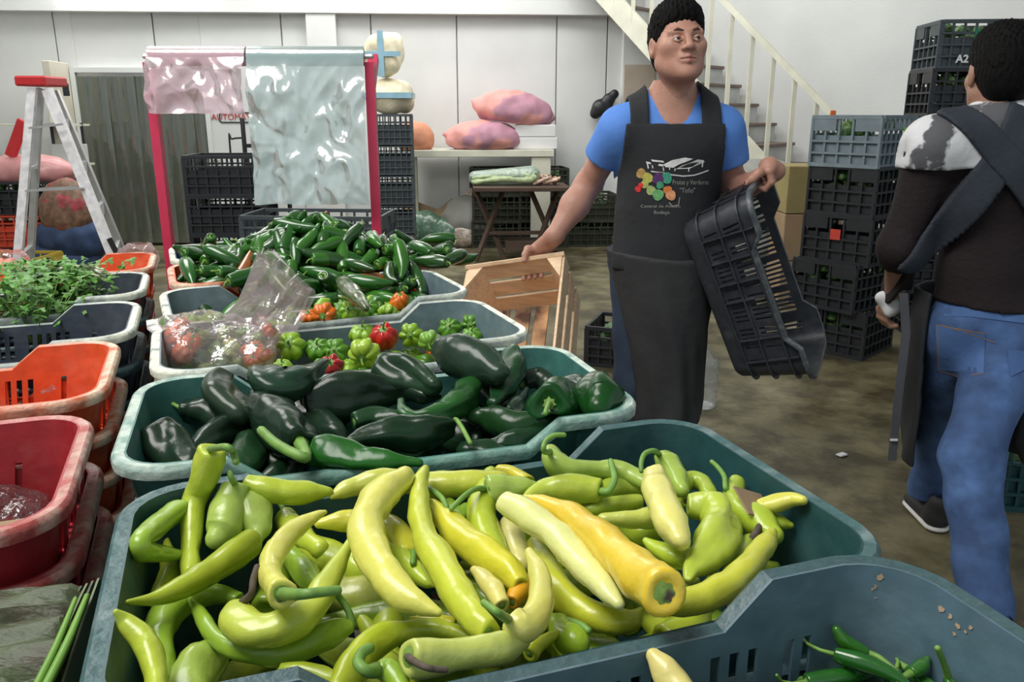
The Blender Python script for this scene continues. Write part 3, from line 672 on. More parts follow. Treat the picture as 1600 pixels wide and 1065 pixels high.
# ---------------------------------------------------------------- ladder
ly = 5.4
def LP(px, py, y): p = atY(px, py, y); return p
top = atY(58, 130, ly); lad = empty('step_ladder', (top.x, ly, 0), 'aluminium step ladder with a red top beside the strip curtain', 'ladder')
def toZ(a, b, z):
    t = (z-a.z)/(b.z-a.z); return a+(b-a)*t
a0, a1 = atY(51, 138, ly-.10), atY(27, 418, ly-.30); b0, b1 = atY(63, 138, ly+.10), atY(47, 418, ly+.24)
c0, c1 = atY(74, 140, ly-.10), atY(176, 398, ly-.30); d0, d1 = atY(84, 142, ly+.10), atY(192, 398, ly+.24)
for (p, q_, w, mm) in ((a0, a1, .052, 'aluminium_white'), (b0, b1, .042, 'aluminium'), (c0, c1, .062, 'aluminium_white'), (d0, d1, .06, 'aluminium')):
    e = toZ(p, q_, .02); bm = bmesh.new(); bar(bm, p, e, .03 if False else w, .028, (0, 1, 0)); o = link('rail', bmdone(bm, 'rail'), M[mm]); world_child(o, lad)
    bm = bmesh.new(); bx(bm, e, (w+.02, .05, .04)); world_child(link('rubber_foot', bmdone(bm, 'rubber_foot'), M['red_plastic']), lad)
bm = bmesh.new(); bx(bm, ((a0.x+d0.x)/2-.005, ly, top.z+.01), (.19, .27, .06), None, .01); world_child(link('top_cap', bmdone(bm, 'cap'), M['red_plastic']), lad)
for f in (.16, .33, .5, .67, .84):
    z_ = top.z*(1-f); p, q_ = toZ(c0, c1, z_), toZ(d0, d1, z_); bm = bmesh.new(); bar(bm, p, q_, .08, .025, (1, 0, 0)); world_child(link('step', bmdone(bm, 'step'), M['aluminium']), lad)
    if f in (.33, .67): p, q_ = toZ(a0, a1, z_), toZ(b0, b1, z_); bm = bmesh.new(); bar(bm, p, q_, .03, .02); world_child(link('brace', bmdone(bm, 'brace'), M['aluminium']), lad)
for (y1, y2) in ((200, 194), (298, 294)):
    for (pa, pb, yy) in (((40 if y1 > 250 else 46, y1), (132 if y1 > 250 else 98, y2), ly-.24), ((58, y1-3), (118 if y1 > 250 else 90, y2-2), ly+.22)):
        bm = bmesh.new(); bar(bm, atY(*pa, yy), atY(*pb, yy), .018, .012); world_child(link('spreader', bmdone(bm, 'spreader'), M['aluminium']), lad)
p = atY(177, 385, ly-.32); bm = bmesh.new(); bx(bm, p, (.035, .004, .11), Matrix.Rotation(R(-21), 3, 'Y')); world_child(link('size_label', bmdone(bm, 'sl'), M['ink_black']), lad)

# ---------------------------------------------------------------- clutter at the far left
g = 'clutter stacked at the far left wall'
for k, (px_, mm, lab) in enumerate(((40, 'crate_black', 'black'), (40, 'crate_red', 'red'), (40, 'crate_black', 'upper black'))):
    q = atY(35, 350, 7.3); lcrate(q.x, 7.3, k*H, R(4), M[mm], lab+' crate in the dim stack behind the step ladder', 'crates behind the step ladder', w=.85, d=.45, nx=9, seed=120+k, fill=M['greens'] if k == 2 else None)
q = atY(12, 380, 6.5); lcrate(q.x, 6.5, 0, R(-3), M['crate_yellow'], 'dull yellow crate on the floor behind the ladder legs', None, w=.6, d=.4, h=.3, seed=131)
q = atY(45, 268, 7.3); sackfield('plastic_sack', (q.x, 7.3, 3*H+.10), (.75, .4, .26), mat('dull_pink', (.60, .27, .27), .5, .15, 8, coat=.3), 'dull pink plastic sack on top of the crates behind the ladder', 'sack', seed=41, ears=False)
q = atY(27, 222, 7.2); bm = bmesh.new(); bx(bm, (0, 0, 0), (.10, .03, .34), Matrix.Rotation(R(28), 3, 'Y'), .01); o = link('red_pennant', bmdone(bm, 'rp'), M['red_plastic']); o.location = (q.x, 7.2, 3*H+.36); tag(o, 'red plastic blade sticking up behind the ladder rail', 'scoop')
q = atY(108, 350, 7.0)
mat('blue_clothbag', (.03, .06, .14), .7, .4, 8); mat('brown_bag', (.20, .11, .07), .6, .4, 9, col2=(.35, .05, .06), mixs=(.55, .6))
sackfield('tool_bag', (q.x, 7.0, .62), (.42, .3, .5), M['brown_bag'], 'brown and red bag hanging in the gap right of the ladder rail', 'bag', seed=43, ears=False)
for k in range(2): sackfield('tool_bag', (q.x-.1+k*.1, 7.05, .19+.2*k), (.6, .4, .42), M['blue_clothbag'], ['dark blue sack on the floor under the brown bag', 'dark blue sack wedged beside the brown bag'][k], 'bag', seed=45+k, ears=False)
q = atY(78, 240, 8.4); bm = bmesh.new()
frame = empty('wire_shelf', (q.x, 8.4, 0), 'thin dark wire shelf frame against the wall behind the ladder', 'shelf')
for sx in (-.55, .05, .35): bar(bm, (sx, 0, 0), (sx, 0, 1.3), .02, .02)
link('upright', bmdone(bm, 'upright'), M['black_steel'], frame)
for z_ in (.5, .9, 1.28): bm = bmesh.new(); bx(bm, (-.1, 0, z_), (.92, .3, .02)); link('shelf_board', bmdone(bm, 'shelf'), M['steel_cream'], frame)
q = atY(118, 330, 8.3); tag(boxobj('leaning_panel', (q.x, 8.35, .55), (.34, .05, 1.1), M['door_white'], bev=.004), 'pale grey panel standing against the wall right of the wire shelf', 'panel')

# ---------------------------------------------------------------- small things on the floor
q = atZ(1315, 712, 0); bm = bmesh.new(); bx(bm, (0, 0, .006), (.045, .03, .008), Matrix.Rotation(.5, 3, 'Z'), .003); o = link('paper_scrap', bmdone(bm, 'scrap'), M['label_white']); o.location = q; tag(o, 'small white scrap of paper on the wet floor', 'litter')
q = atZ(1097, 642, 0)
bot = empty('water_bottle', (q.x, q.y+.08, 0), 'large clear ribbed plastic bottle on the floor by the apron hem', 'bottle')
pr = [(0, .06), (.005, .085)]+[(.02+.012*i, .088 if i % 2 else .080) for i in range(18)]+[(.25, .075), (.29, .03), (.31, .022)]
V = []; F = []
for (z_, r_) in pr:
    for j in range(20): V.append((r_*math.cos(j*math.pi/10), r_*math.sin(j*math.pi/10), z_+.001))
for i in range(len(pr)-1):
    for j in range(20): F.append((i*20+j, i*20+(j+1) % 20, i*20+20+(j+1) % 20, i*20+20+j))
F.append(tuple(range(19, -1, -1))); link('bottle_body', mesh('bottle', V, F, True), M['clear_plastic'], bot)
link('cap', mesh('cap', *tube_data([(0, 0, .305), (0, 0, .325)], [.024, .024], seg=16, rings=2, cap=False), True, 40), M['label_white'], bot)
# ---------------------------------------------------------------- the display bins (tapered, nestable plastic crates)
hR = .38; ZR = 1.4-hR                         # rim height
def tub_geo(L, W, Hh, rc=.055, tap=.13, dip=.034, slots=True, wide=False, ribz=(-.085, -.155, -.22), e0=.115, e1=.155, slot_rows=((-.115, -.150), (-.165, -.205))):
    a, b = L/2, W/2
    S = []                                     # perimeter samples: (kind, fraction, isdip weight, slotflag)
    def longs(sg):
        xs = [-a+rc, -a+e0, -a+e1]; fl = [0, 0, 0]
        x = -a+e1+.02
        cols = []
        hw_ = a-.05 if wide else a-e1-.02; n = int(2*hw_/.0172); x0 = -n*.0172/2
        for i in range(n):
            xa_ = x0+i*.0172+.0035; bad = any(xa_ < q_ < xa_+.0105 for q_ in (-a+rc, -a+e0, -a+e1, a-e1, a-e0, a-rc))
            if slots and (i % 7) != 6 and not bad: cols.append((x0+i*.0172+.0045, x0+i*.0172+.0045+.0085))
        for c in cols: xs += [c[0], c[1]]; fl += [1, 0]
        xs += [a-e1, a-e0, a-rc]; fl += [0, 0, 0]
        o = sorted(zip(xs, fl)); return o
    def topz(x): # rim height along a long side
        d = a-abs(x)
        return 0 if d <= e0 else (-dip if d >= e1 else -dip*(d-e0)/(e1-e0))
    nc = 6
    lo = longs(1)
    for x, f in lo: S.append(('y-', x, topz(x), f))
    for i in range(nc): S.append(('c', (a-rc, -b+rc, -math.pi/2+math.pi/2*(i+.5)/nc), 0, 0))
    ns = 6; 
    ys = []
    n2 = int((2*(b-rc-.03))/.0172); x0 = -n2*.0172/2
    ysl = [(-b+rc, 0)]
    for i in range(n2):
        if slots and i % 6 != 5: ysl += [(x0+i*.0172+.0045, 1), (x0+i*.0172+.013, 0)]
    ysl.append((b-rc, 0))
    for y, f in ysl: S.append(('x+', y, 0, f))
    for i in range(nc): S.append(('c', (a-rc, b-rc, math.pi/2*(i+.5)/nc), 0, 0))
    for (x, f), (xn, fn) in zip(lo[::-1], lo[::-1][1:]+[(None, 0)]): S.append(('y+', x, topz(x), fn))
    for i in range(nc): S.append(('c', (-a+rc, b-rc, math.pi/2+math.pi/2*(i+.5)/nc), 0, 0))
    for (y, f), (yn, fn) in zip(ysl[::-1], ysl[::-1][1:]+[(None, 0)]): S.append(('x-', y, 0, fn))
    for i in range(nc): S.append(('c', (-a+rc, -b+rc, math.pi+math.pi/2*(i+.5)/nc), 0, 0))
    def pos(s, z, out=0):
        ins = -z*tap; k, p = s[0], s[1]
        r = rc
        if k == 'y-': return Vector((p*(a-rc-ins)/(a-rc) if abs(p) <= a-rc else p, -b+ins-out, z))
        if k == 'y+': return Vector((p*(a-rc-ins)/(a-rc), b-ins+out, z))
        if k == 'x+': return Vector((a-ins+out, p*(b-rc-ins)/(b-rc), z))
        if k == 'x-': return Vector((-a+ins-out, p*(b-rc-ins)/(b-rc), z))
        cx, cy, th = p; sx, sy = (1 if cx > 0 else -1), (1 if cy > 0 else -1)
        return Vector((cx-sx*ins+(r+out)*math.cos(th), cy-sy*ins+(r+out)*math.sin(th), z))
    n = len(S)
    # wall
    rows = slot_rows; lev = [None, -dip-.012, rows[0][0], rows[0][1], rows[1][0], rows[1][1], -Hh+.012, -Hh]
    V = []; F = []
    for s in S:
        for k, z in enumerate(lev):
            if z is None: z = s[2]
            p = pos(s, z, -.008 if k == len(lev)-1 else 0); V.append(p)
    m = len(lev)
    for i in range(n):
        j = (i+1) % n
        for k in range(m-1):
            if S[i][3] and k in (2, 4): continue
            F.append((i*m+k, i*m+k+1, j*m+k+1, j*m+k))
    F.append(tuple(i*m+m-1 for i in range(n)))
    # rim profile: (outward, dz)
    prof = [(-.0025, -.004), (-.001, .0), (.010, .0015), (.0135, -.0015), (.0145, -.005), (.0140, -.014)]
    RV = []; RF = []
    for s in S:
        for o, dz in prof: RV.append(pos(s, s[2], o)+Vector((0, 0, dz)))
    q = len(prof)
    for i in range(n):
        j = (i+1) % n
        for k in range(q-1): RF.append((i*q+k, i*q+k+1, j*q+k+1, j*q+k))
    rings = []
    for z in ribz:
        BV = []; BF = []
        for s in S:
            for o, dz in ((.0, .003), (.013, .002), (.013, -.002), (.0, -.003)): BV.append(pos(s, z, o)+Vector((0, 0, dz)))
        for i in range(n):
            j = (i+1) % n
            for k in range(3): BF.append((i*4+k, i*4+k+1, j*4+k+1, j*4+k))
        rings.append((BV, BF))
    fins = bmesh.new()
    for sx in (-1, 1):
        for xx in (a-.09, a*.45, 0 if sx > 0 else a*.2):
            for sy in (-1, 1):
                z0, z1 = -.02 if xx > a-e0 else -dip-.02, ribz[-1]
                for (u, v) in ((z0, z1),):
                    p, r_ = Vector((sx*xx, sy*(b+.006+u*tap), u)), Vector((sx*xx*.97, sy*(b+.006+v*tap), v)); bar(fins, p, r_, .003, .012, (1, 0, 0) if False else (0, 1, 0))
        for yy in (-b*.45, 0, b*.45):
            p, r_ = Vector((sx*(a+.006-.003), yy, -.02)), Vector((sx*(a+.006+ribz[-1]*tap), yy, ribz[-1])); bar(fins, p, r_, .003, .012, (0, 1, 0))
    fv = [v.co.copy() for v in fins.verts]; ff = [tuple(v.index for v in f.verts) for f in (fins.verts.index_update() or fins.faces)]; fins.free()
    return (V, F), (RV, RF), rings, (fv, ff)
def solid(o, t=.003, off=1):
    m = o.modifiers.new('solid', 'SOLIDIFY'); m.thickness = t; m.offset = off; m.use_rim = True
    e = o.modifiers.new('edges', 'EDGE_SPLIT'); e.split_angle = R(35); return o
def bin_(label, group, center, rz, L, W, m, rimm, z=None, Hh=.25, M4=None, **k):
    (V, F), (RV, RF), rings, fins = tub_geo(L, W, Hh, **k)
    r_ = empty('plastic_crate', (center[0], center[1], ZR if z is None else z), label, 'crate', group, rz)
    if M4 is not None: r_.rotation_euler = M4.to_euler(); r_.location = center
    solid(link('crate_wall', mesh('wall', V, F, True), m, r_), .003, -1)
    solid(link('rim', mesh('rim', RV, RF, True), rimm, r_), .0025, -1)
    for BV, BF in rings: link('rib_ring', mesh('ring', BV, BF), m, r_)
    tag(link('corner_fins', mesh('fins', *fins), m, r_), kind='stuff')
    return r_
def plastic(name, col, worn_pale, amt, rough=.42, scale=14):
    """crate plastic; worn = scuffed pale colour showing in patches"""
    return mat(name, col, rough, .12, scale, .08, 60, col2=worn_pale, mixs=amt)
def rimmat(name, col, worn_pale, amt, rough=.42):
    """rim plastic, scuffed pale; window glare also painted in towards the short ends"""
    m = mat(name, col, rough, .14, 26, .25, 90, col2=worn_pale, mixs=amt); nt = m.node_tree; N = nt.nodes; Lk = nt.links
    ramp = N['Color Ramp']; mx = N['Mix']; tc = N['Texture Coordinate']
    sx = N.new('ShaderNodeSeparateXYZ'); Lk.new(tc.outputs['Object'], sx.inputs[0]); ab = N.new('ShaderNodeMath'); ab.operation = 'ABSOLUTE'; Lk.new(sx.outputs[0], ab.inputs[0])
    mr = N.new('ShaderNodeMapRange'); mr.inputs[1].default_value = .20; mr.inputs[2].default_value = .29; mr.inputs[3].default_value = .25; mr.inputs[4].default_value = 1.0; Lk.new(ab.outputs[0], mr.inputs[0])  # short ends turn paler: scuffs plus glare put into the colour
    mu = N.new('ShaderNodeMath'); mu.operation = 'MULTIPLY'; Lk.new(ramp.outputs[0], mu.inputs[0]); Lk.new(mr.outputs[0], mu.inputs[1]); Lk.new(mu.outputs[0], mx.inputs[0]); return m
plastic('bin_steel', (.13, .185, .215), (.20, .26, .28), (.5, .75)); plastic('bin_green', (.045, .16, .135), (.10, .24, .21), (.5, .8))
plastic('bin_deepteal', (.018, .07, .075), (.05, .12, .12), (.55, .8)); plastic('bin_slate', (.085, .15, .19), (.12, .19, .23), (.5, .8))
plastic('bin_orange', (.72, .10, .025), (.80, .22, .12), (.55, .85)); plastic('bin_maroon', (.38, .022, .03), (.45, .10, .09), (.6, .9)); plastic('bin_navy', (.02, .045, .12), (.05, .09, .16), (.5, .8))
plastic('bin_graphite', (.045, .06, .08), (.09, .10, .12), (.5, .8))
rimmat('rim_pale', (.22, .28, .28), (.86, .89, .74), (.30, .52)); rimmat('rim_palegreen', (.09, .25, .21), (.58, .68, .60), (.32, .60)); rimmat('rim_teal', (.05, .12, .125), (.20, .27, .27), (.52, .8))
rimmat('rim_orange', (.60, .13, .05), (.82, .62, .46), (.36, .58)); rimmat('rim_maroon', (.42, .08, .07), (.60, .38, .32), (.42, .62)); rimmat('rim_slate', (.05, .10, .11), (.14, .19, .19), (.52, .8))
g1 = 'display crates of peppers, right row'; g2 = 'display crates of greens, left row'
RROW = [  # BL, BR in units of hR, width in hR, mats, label, dz
 ((-2.692, 6.396), (-1.12, 7.06), .82, 'bin_navy', 'rim_pale', 'navy blue crate at the far end of the right row, behind the jalapenos', 0),
 ((-2.375, 5.579), (-.82, 6.24), .84, 'bin_orange', 'rim_orange', 'orange crate under the heaped dark green jalapenos', .0),
 ((-2.085, 4.733), (-.546, 5.437), .86, 'bin_steel', 'rim_pale', 'grey crate holding small green and orange habaneros, farther of the two', .0),
 ((-1.771, 3.905), (-.191, 4.542), .90, 'bin_steel', 'rim_pale', 'grey crate with the clear bag of habaneros, directly behind the poblanos', .0),
 ((-1.4695, 3.055), (.2167, 3.60), .95, 'bin_green', 'rim_palegreen', 'mid green crate filled with dark poblano peppers', .0),
 ((-1.0885, 2.0844), (.6118, 2.689), 1.035, 'bin_deepteal', 'rim_teal', 'dark teal crate heaped with yellow green banana peppers', .0),
 ((-.703, 1.109), (.839, 1.642), .88, 'bin_slate', 'rim_slate', 'slate blue crate in the near right corner holding serrano chillies', .035)]
LROW = [
 (None, (-2.645, 6.148), .84, 'bin_orange', 'rim_orange', 'bright red orange crate at the far end of the left row', 0),
 (None, (-2.364, 5.362), .80, 'bin_graphite', 'rim_pale', 'dark crate holding cilantro and spring onions in the left row', 0),
 (None, (-2.042, 4.494), .86, 'bin_graphite', 'rim_pale', 'empty dark slate crate between the cilantro crate and the orange crate', 0),
 (None, (-1.781, 3.678), .92, 'bin_orange', 'rim_orange', 'orange crate in the left row, topmost of its nested stack', 0),
 (None, (-1.4365, 2.728), .92, 'bin_maroon', 'rim_maroon', 'maroon crate with a crumpled clear bag inside, nearest of the left row', 0)]
FR = {}
def place_row(rows, g, left):
    out = []
    for i, (BL, BR, w, m, rm, lab, dz) in enumerate(rows):
        BR = Vector(BR)*hR
        if BL is None: ang = R(20.5); L = 1.72*hR; BL = BR-Vector((math.cos(ang), math.sin(ang)))*L
        else: BL = Vector(BL)*hR; d = BR-BL; L = d.length; ang = math.atan2(d.y, d.x)
        ex = Vector((math.cos(ang), math.sin(ang))); ey = Vector((-ex.y, ex.x)); W = w*hR
        L -= .037; W -= .037                # outer rim lip sticks out .0185
        c = (BL+BR)/2-ey*(W/2+.0185)
        kk = dict(wide=True, slot_rows=((-.052, -.098), (-.120, -.165))) if left or i == 6 else {}
        o = bin_(lab, g, c, ang, L, W, MATS[m], MATS[rm], z=ZR+dz, **kk)
        FR[('L' if left else 'R', i)] = (c, ex, ey, L, W, ZR+dz, o); out.append(o)
    return out
place_row(RROW, g1, False); place_row(LROW, g2, True)
# nested crates under the orange and the maroon crate
for i, n in ((3, 3), (4, 3), (2, 2), (1, 2)):
    c, ex, ey, L, W, z, o = FR[('L', i)]
    for k in range(1, n+1):
        nm = {4: 'maroon', 3: 'red orange', 2: 'dark slate', 1: 'dark grey'}[i]
        mm = {4: ('bin_maroon', 'rim_maroon'), 3: ('bin_orange', 'rim_orange'), 2: ('bin_graphite', 'rim_slate'), 1: ('bin_graphite', 'rim_slate')}[i]
        bin_(nm+' crate nested %s under the topmost %s one in the left row' % (['', 'directly', 'second', 'third'][k], nm), 'nested crates of the left row', (c.x+.004*k, c.y), math.atan2(ex.y, ex.x), L, W, MATS[mm[0]], MATS[mm[1]], z=z-.062*k, slots=(k < 1))
# plank tables carrying both rows
mat('plank', (.16, .10, .06), .8, .2, 4, .2, 30, stretch=(1, 6, 6))
def ztable(c, ex, ey, l, w, z, lab):
    r_ = empty('display_table', (c.x, c.y, 0), lab, 'table', rz=math.atan2(ex.y, ex.x))
    n = 4
    for k in range(n):
        bm = bmesh.new(); bx(bm, (0, -w/2+w*(k+.5)/n, z-.015), (l, w/n-.006, .03), None, .002); link('plank', bmdone(bm, 'plank'), MATS['plank'], r_)
    for sx in (-1, 1):
        for sy in (-1, 1):
            bm = bmesh.new(); bx(bm, (sx*(l/2-.05), sy*(w/2-.04), (z-.03)/2), (.06, .06, z-.03), None, .002); link('leg', bmdone(bm, 'leg'), MATS['plank'], r_)
rng = [FR[('R', i)] for i in range(7)]
names_t = ['under the far jalapeno crates', 'under the habanero and poblano crates', 'under the banana pepper and serrano crates']
for gi, ids in enumerate(((0, 1), (2, 3, 4), (5, 6))):
    cs = [FR[('R', i)] for i in ids]; c = sum((q[0] for q in cs), Vector((0, 0)))/len(cs); d = (cs[0][0]-cs[-1][0]); ll = d.length+.22; e = d.normalized()
    ztable(c, e, Vector((-e.y, e.x)), ll, .50, ZR-.25-.002, 'rough plank table '+names_t[gi])
    for q in cs: pass
for gi, (ids, zz, lab) in enumerate((((0,), ZR-.252, 'under the far red orange crate'), ((1, 2), ZR-.252-.124, 'under the dark crates of the left row'), ((3, 4), ZR-.252-.186, 'under the nested orange and maroon crates'))):
    cs = [FR[('L', i)] for i in ids]; c = sum((q[0] for q in cs), Vector((0, 0)))/len(cs); d = (cs[0][0]-cs[-1][0]) if len(cs) > 1 else cs[0][2]*.001; ll = d.length+.24; e = d.normalized()
    ztable(c, e, Vector((-e.y, e.x)), ll, .50, zz, 'rough plank table '+lab)
# tucked-in paper price card in the poblano-side crate
c, ex, ey, L, W, z, o = FR[('R', 3)]
# the black crate carried by the man in blue
Xc = Vector((.40, 0, -.9165)).normalized(); Yc = Vector((.42, .885, .183)); Yc = (Yc-Xc*Yc.dot(Xc)).normalized(); Zc = Xc.cross(Yc)
prm = atY(1224, 455, 2.46); LcB, WcB = .62, .32
ctr = prm+Yc*(WcB/2)
MB_ = Matrix((Xc, Yc, Zc)).transposed()
mat('crate_charcoal', (.038, .042, .052), .45, .2, 14, .1, 60, col2=(.09, .095, .105), mixs=(.55, .85)); mat('rim_charcoal', (.07, .08, .09), .4, .2, 30, .2, 80, col2=(.20, .21, .22), mixs=(.5, .8))
black_crate = bin_('empty black plastic crate held on its end by the man in blue', None, ctr, 0, LcB, WcB, MATS['crate_charcoal'], MATS['rim_charcoal'], M4=MB_, ribz=(-.052, -.125, -.19), Hh=.245, wide=True, slot_rows=((-.060, -.115), (-.135, -.180)))
# the wooden crate in his other hand
def slat(r_, a, b, w, t, m, nm='slat', up=(0, 1, 0)):
    bm = bmesh.new(); bar(bm, a, b, w, t, up); return world_child(link(nm, bmdone(bm, nm), m), r_)
CX, CU, CF = Vector((1, 0, 0)), Vector((0, SP, CP)), Vector((0, CP, -SP))
wa = atY(728, 416, 2.88); wb_ = atY(882, 394, 2.79)
wX = (wb_-wa).normalized(); wY = CX*.22-CU*.66+CF*.72; wY = (wY-wX*wY.dot(wX)).normalized(); wZ = wX.cross(wY)
if wZ.z < 0: wZ = -wZ
woodc = empty('wooden_crate', (wa+wb_)/2-wZ*.5, 'pale slatted wooden crate carried in the right hand of the man in blue', 'crate')
Lw = (wb_-wa).length; Hw = .50; Dw = .24
def wp(x, y, z): return wa+wX*x+wY*y+wZ*z
PW, BW = MATS['pale_wood'], MATS['burnt_wood']
# opening frame faces the camera; slats of the four walls run backwards in x; the bottom is at the back
for (z0, z1, m_) in ((-.002, -.085, PW), ):
    pass
# end wall at the top: board seen from inside + rear slats (the bottom of the crate)
slat(woodc, wp(0, 0, -.005), wp(Lw, 0, -.005), .012, .012, PW, 'edge_slat')
bmz = [(-.06, .11), ]
# top wall (three slats running left-right, stacked in depth)
for k in range(3):
    y = .035+k*.085; slat(woodc, wp(0, y, -.006), wp(Lw, y, -.006), .009, .072, PW, up=wZ) if False else None
for k in range(3):
    y = (.036, .122, .2)[k]; bm = bmesh.new(); Mx = Matrix((wX, wY, wZ)).transposed(); bx(bm, wp(Lw/2, y, -.005), (Lw, (.07, .066, .066)[k], .009), Mx, .001); world_child(link('slat', bmdone(bm, 'slat'), PW), woodc)
    bm = bmesh.new(); bx(bm, wp(Lw/2, y, -Hw+.005), (Lw, .074, .009), Mx, .001); world_child(link('slat', bmdone(bm, 'slat'), PW), woodc)
for sx, xx in ((0, .005), (1, Lw-.005)):
    for k in range(3):
        y = .04+k*.085; bm = bmesh.new(); bx(bm, wp(xx, y, -Hw/2), (.009, .060, Hw), Mx, .001); world_child(link('slat', bmdone(bm, 'slat'), PW), woodc)
# bottom (far side): horizontal boards above, burnt vertical boards below
for k, (xc, ww) in enumerate(((.06, .055), (.135, .06), (.205, .05), (.29, .07))):
    bm = bmesh.new(); bx(bm, wp(xc*Lw/.34, Dw+.004, -Hw/2), (ww, .008, Hw), Mx, .001); world_child(link('burnt_slat', bmdone(bm, 'bslat'), BW), woodc)
for (xc, zc) in ((.03, -.03), (Lw-.03, -.03)):      # triangular corner posts
    s = 1 if xc < .1 else -1; V = []
    for y in (.004, Dw):
        for (u, w_) in ((0, 0), (s*.055, 0), (0, -.10 if True else 0)): V.append(wp((.009 if s > 0 else Lw-.009)+u, y, -.01+w_))
    world_child(link('corner_post', mesh('cp', V, [(0, 1, 2), (3, 5, 4), (0, 3, 4, 1), (1, 4, 5, 2), (2, 5, 3, 0)]), PW), woodc)
# ---------------------------------------------------------------- people
mat('skin', (.50, .255, .185), .5, .06, 30, .12, 120, sss=.12)
mat('skin_dark', (.36, .19, .13), .5, .06, 30, .1, 120, sss=.1)
mat('lip', (.42, .16, .14), .45, .05, 30, sss=.1)
mat('hair_black', (.0045, .004, .004), .65, .3, 60, .4, 260, spec=.12)
mat('brow_black', (.085, .040, .028), .7, .2, 80)
mat('eye_white', (.60, .56, .54), .2, .03, 10); mat('iris', (.03, .015, .01), .15, .05, 10)
mat('tshirt_blue', (.105, .27, .74), .8, .06, 9, .25, 22)
mat('apron_cloth', (.022, .023, .026), .85, .14, 7, .3, 26)
mat('jeans', (.05, .10, .235), .85, .22, 7, .3, 30, col2=(.09, .18, .40), mixs=(.48, .75)); mat('jeans_dark', (.03, .05, .09), .85, .15, 7, .2, 30)
mat('sweater', (.013, .0065, .008), .85, .15, 10, .3, 60)
mat('camo', (.70, .70, .72), .8, .05, 10, .2, 50, col2=(.10, .10, .11), mixs=(.50, .54)); MATS['camo'].node_tree.nodes['Noise Texture'].inputs['Scale'].default_value = 9
mat('strap_cloth', (.025, .032, .045), .8, .12, 14, .2, 60)
mat('shoe_black', (.02, .02, .022), .6, .1, 20); mat('sole_white', (.6, .58, .55), .6, .1, 20)
mat('print_white', (.75, .73, .72), .7, .15, 60); mat('print_grey', (.33, .32, .30), .7, .2, 80)

def head_local(F, yes_face=True):
    F.ell((0, .018, .035), (.076, .094, .086), .02)
    F.ell((0, -.020, -.030), (.068, .066, .078), .03)
    F.ell((0, -.030, -.070), (.054, .052, .042), .03)
    F.cap((-.052, .002, -.052), (-.016, -.066, -.092), .020, .017, .03); F.cap((.052, .002, -.052), (.016, -.066, -.092), .020, .017, .03)
    F.ell((0, -.076, -.098), (.019, .017, .015), .018)
    for s in (-1, 1):
        F.ell((s*.045, -.054, -.014), (.022, .024, .020), .03)
        F.cap((s*.012, -.083, .022), (s*.046, -.070, .024), .009, .008, .018)
        F.ell((s*.0795, .012, -.004), (.010, .020, .031), .008); F.ell((s*.086, .004, .000), (.004, .010, .018), .006, 's')
        F.ell((s*.030, -.094, .003), (.018, .014, .012), .012, 's')
    F.cap((0, -.084, .016), (0, -.106, -.024), .0085, .0115, .014); F.ell((0, -.103, -.027), (.012, .011, .009), .008)
    for s in (-1, 1):
        F.ell((s*.0145, -.095, -.029), (.009, .010, .0075), .007); F.ell((s*.008, -.104, -.036), (.0042, .006, .003), .003, 's')
    F.ell((0, -.083, -.052), (.026, .012, .016), .014)
    F.cap((-.020, -.086, -.0555), (0, -.0955, -.0525), .0045, .006, .005); F.cap((.020, -.086, -.0555), (0, -.0955, -.0525), .0045, .006, .005)
    F.cap((-.017, -.086, -.0635), (0, -.0935, -.0655), .005, .007, .005); F.cap((.017, -.086, -.0635), (0, -.0935, -.0655), .005, .007, .005)
    F.cap((-.022, -.0885, -.0590), (0, -.0995, -.0588), .0016, .0016, .004, 's'); F.cap((.022, -.0885, -.0590), (0, -.0995, -.0588), .0016, .0016, .004, 's')
    F.cap((0, .022, -.06), (0, .056, -.20), .056, .040, .03)
    for s in (-1, 1):
        for (a, b) in ((((.015, -.083, .002)), ((.030, -.0895, .0072))), ((.030, -.0895, .0072), (.046, -.079, .0035)), ((.016, -.084, -.001), (.030, -.0875, -.0060)), ((.030, -.0875, -.0060), (.045, -.079, -.001))):
            F.cap((s*a[0], a[1], a[2]), (s*b[0], b[1], b[2]), .0027, .0027, .004)
def hair_local(F, line):
    F.ell((0, .024, .042), (.084, .100, .090), .02); F.ell((0, .050, -.015), (.071, .068, .080), .03)
    F.ell((0, .000, .085), (.068, .078, .054), .03)
    X, Y, Z = F.pts(); c = line(X, Y, Z)+.0035*np.sin(X*150)*np.sin(Y*170+X*60)+.002*np.sin(X*420+Y*300); F.f = (F.f+np.clip(.0085+c*.45, 0, .0085)).astype(np.float32)
    n = (np.sin(X*430+Y*90+2*np.sin(Z*60))*np.sin(Y*380+X*40)+.6*np.sin(X*210-Z*140)*np.sin(Y*190+Z*90))*.0022*np.clip((Z+.08)*9, .3, 1.6)
    F.f = np.maximum(F.f+n.astype(np.float32), c.astype(np.float32))
def xf(V, M): return V @ np.array(M.to_3x3()).T+np.array(M.translation)
def finger(F, pts, r0, r1, k=.006):
    for i in range(len(pts)-1):
        n = len(pts)-1; F.cap(pts[i], pts[i+1], r0+(r1-r0)*i/n, r0+(r1-r0)*(i+1)/n, k)
def L3(p): return tuple(p)
def person(name, loc, label): return empty(name, loc, label, 'person')
def shell(F0, off, th, mask, lo=None):
    F = Field(F0.lo, F0.lo+F0.h*(F0.n-1), F0.h); F.n = F0.n.copy(); X, Y, Z = F0.pts()
    F.f = np.maximum(np.abs(F0.f-off)-th, mask(X, Y, Z)).astype(np.float32); return F
def clip(F, g): X, Y, Z = F.pts(); F.f = np.maximum(F.f, g(X, Y, Z).astype(np.float32)); return F
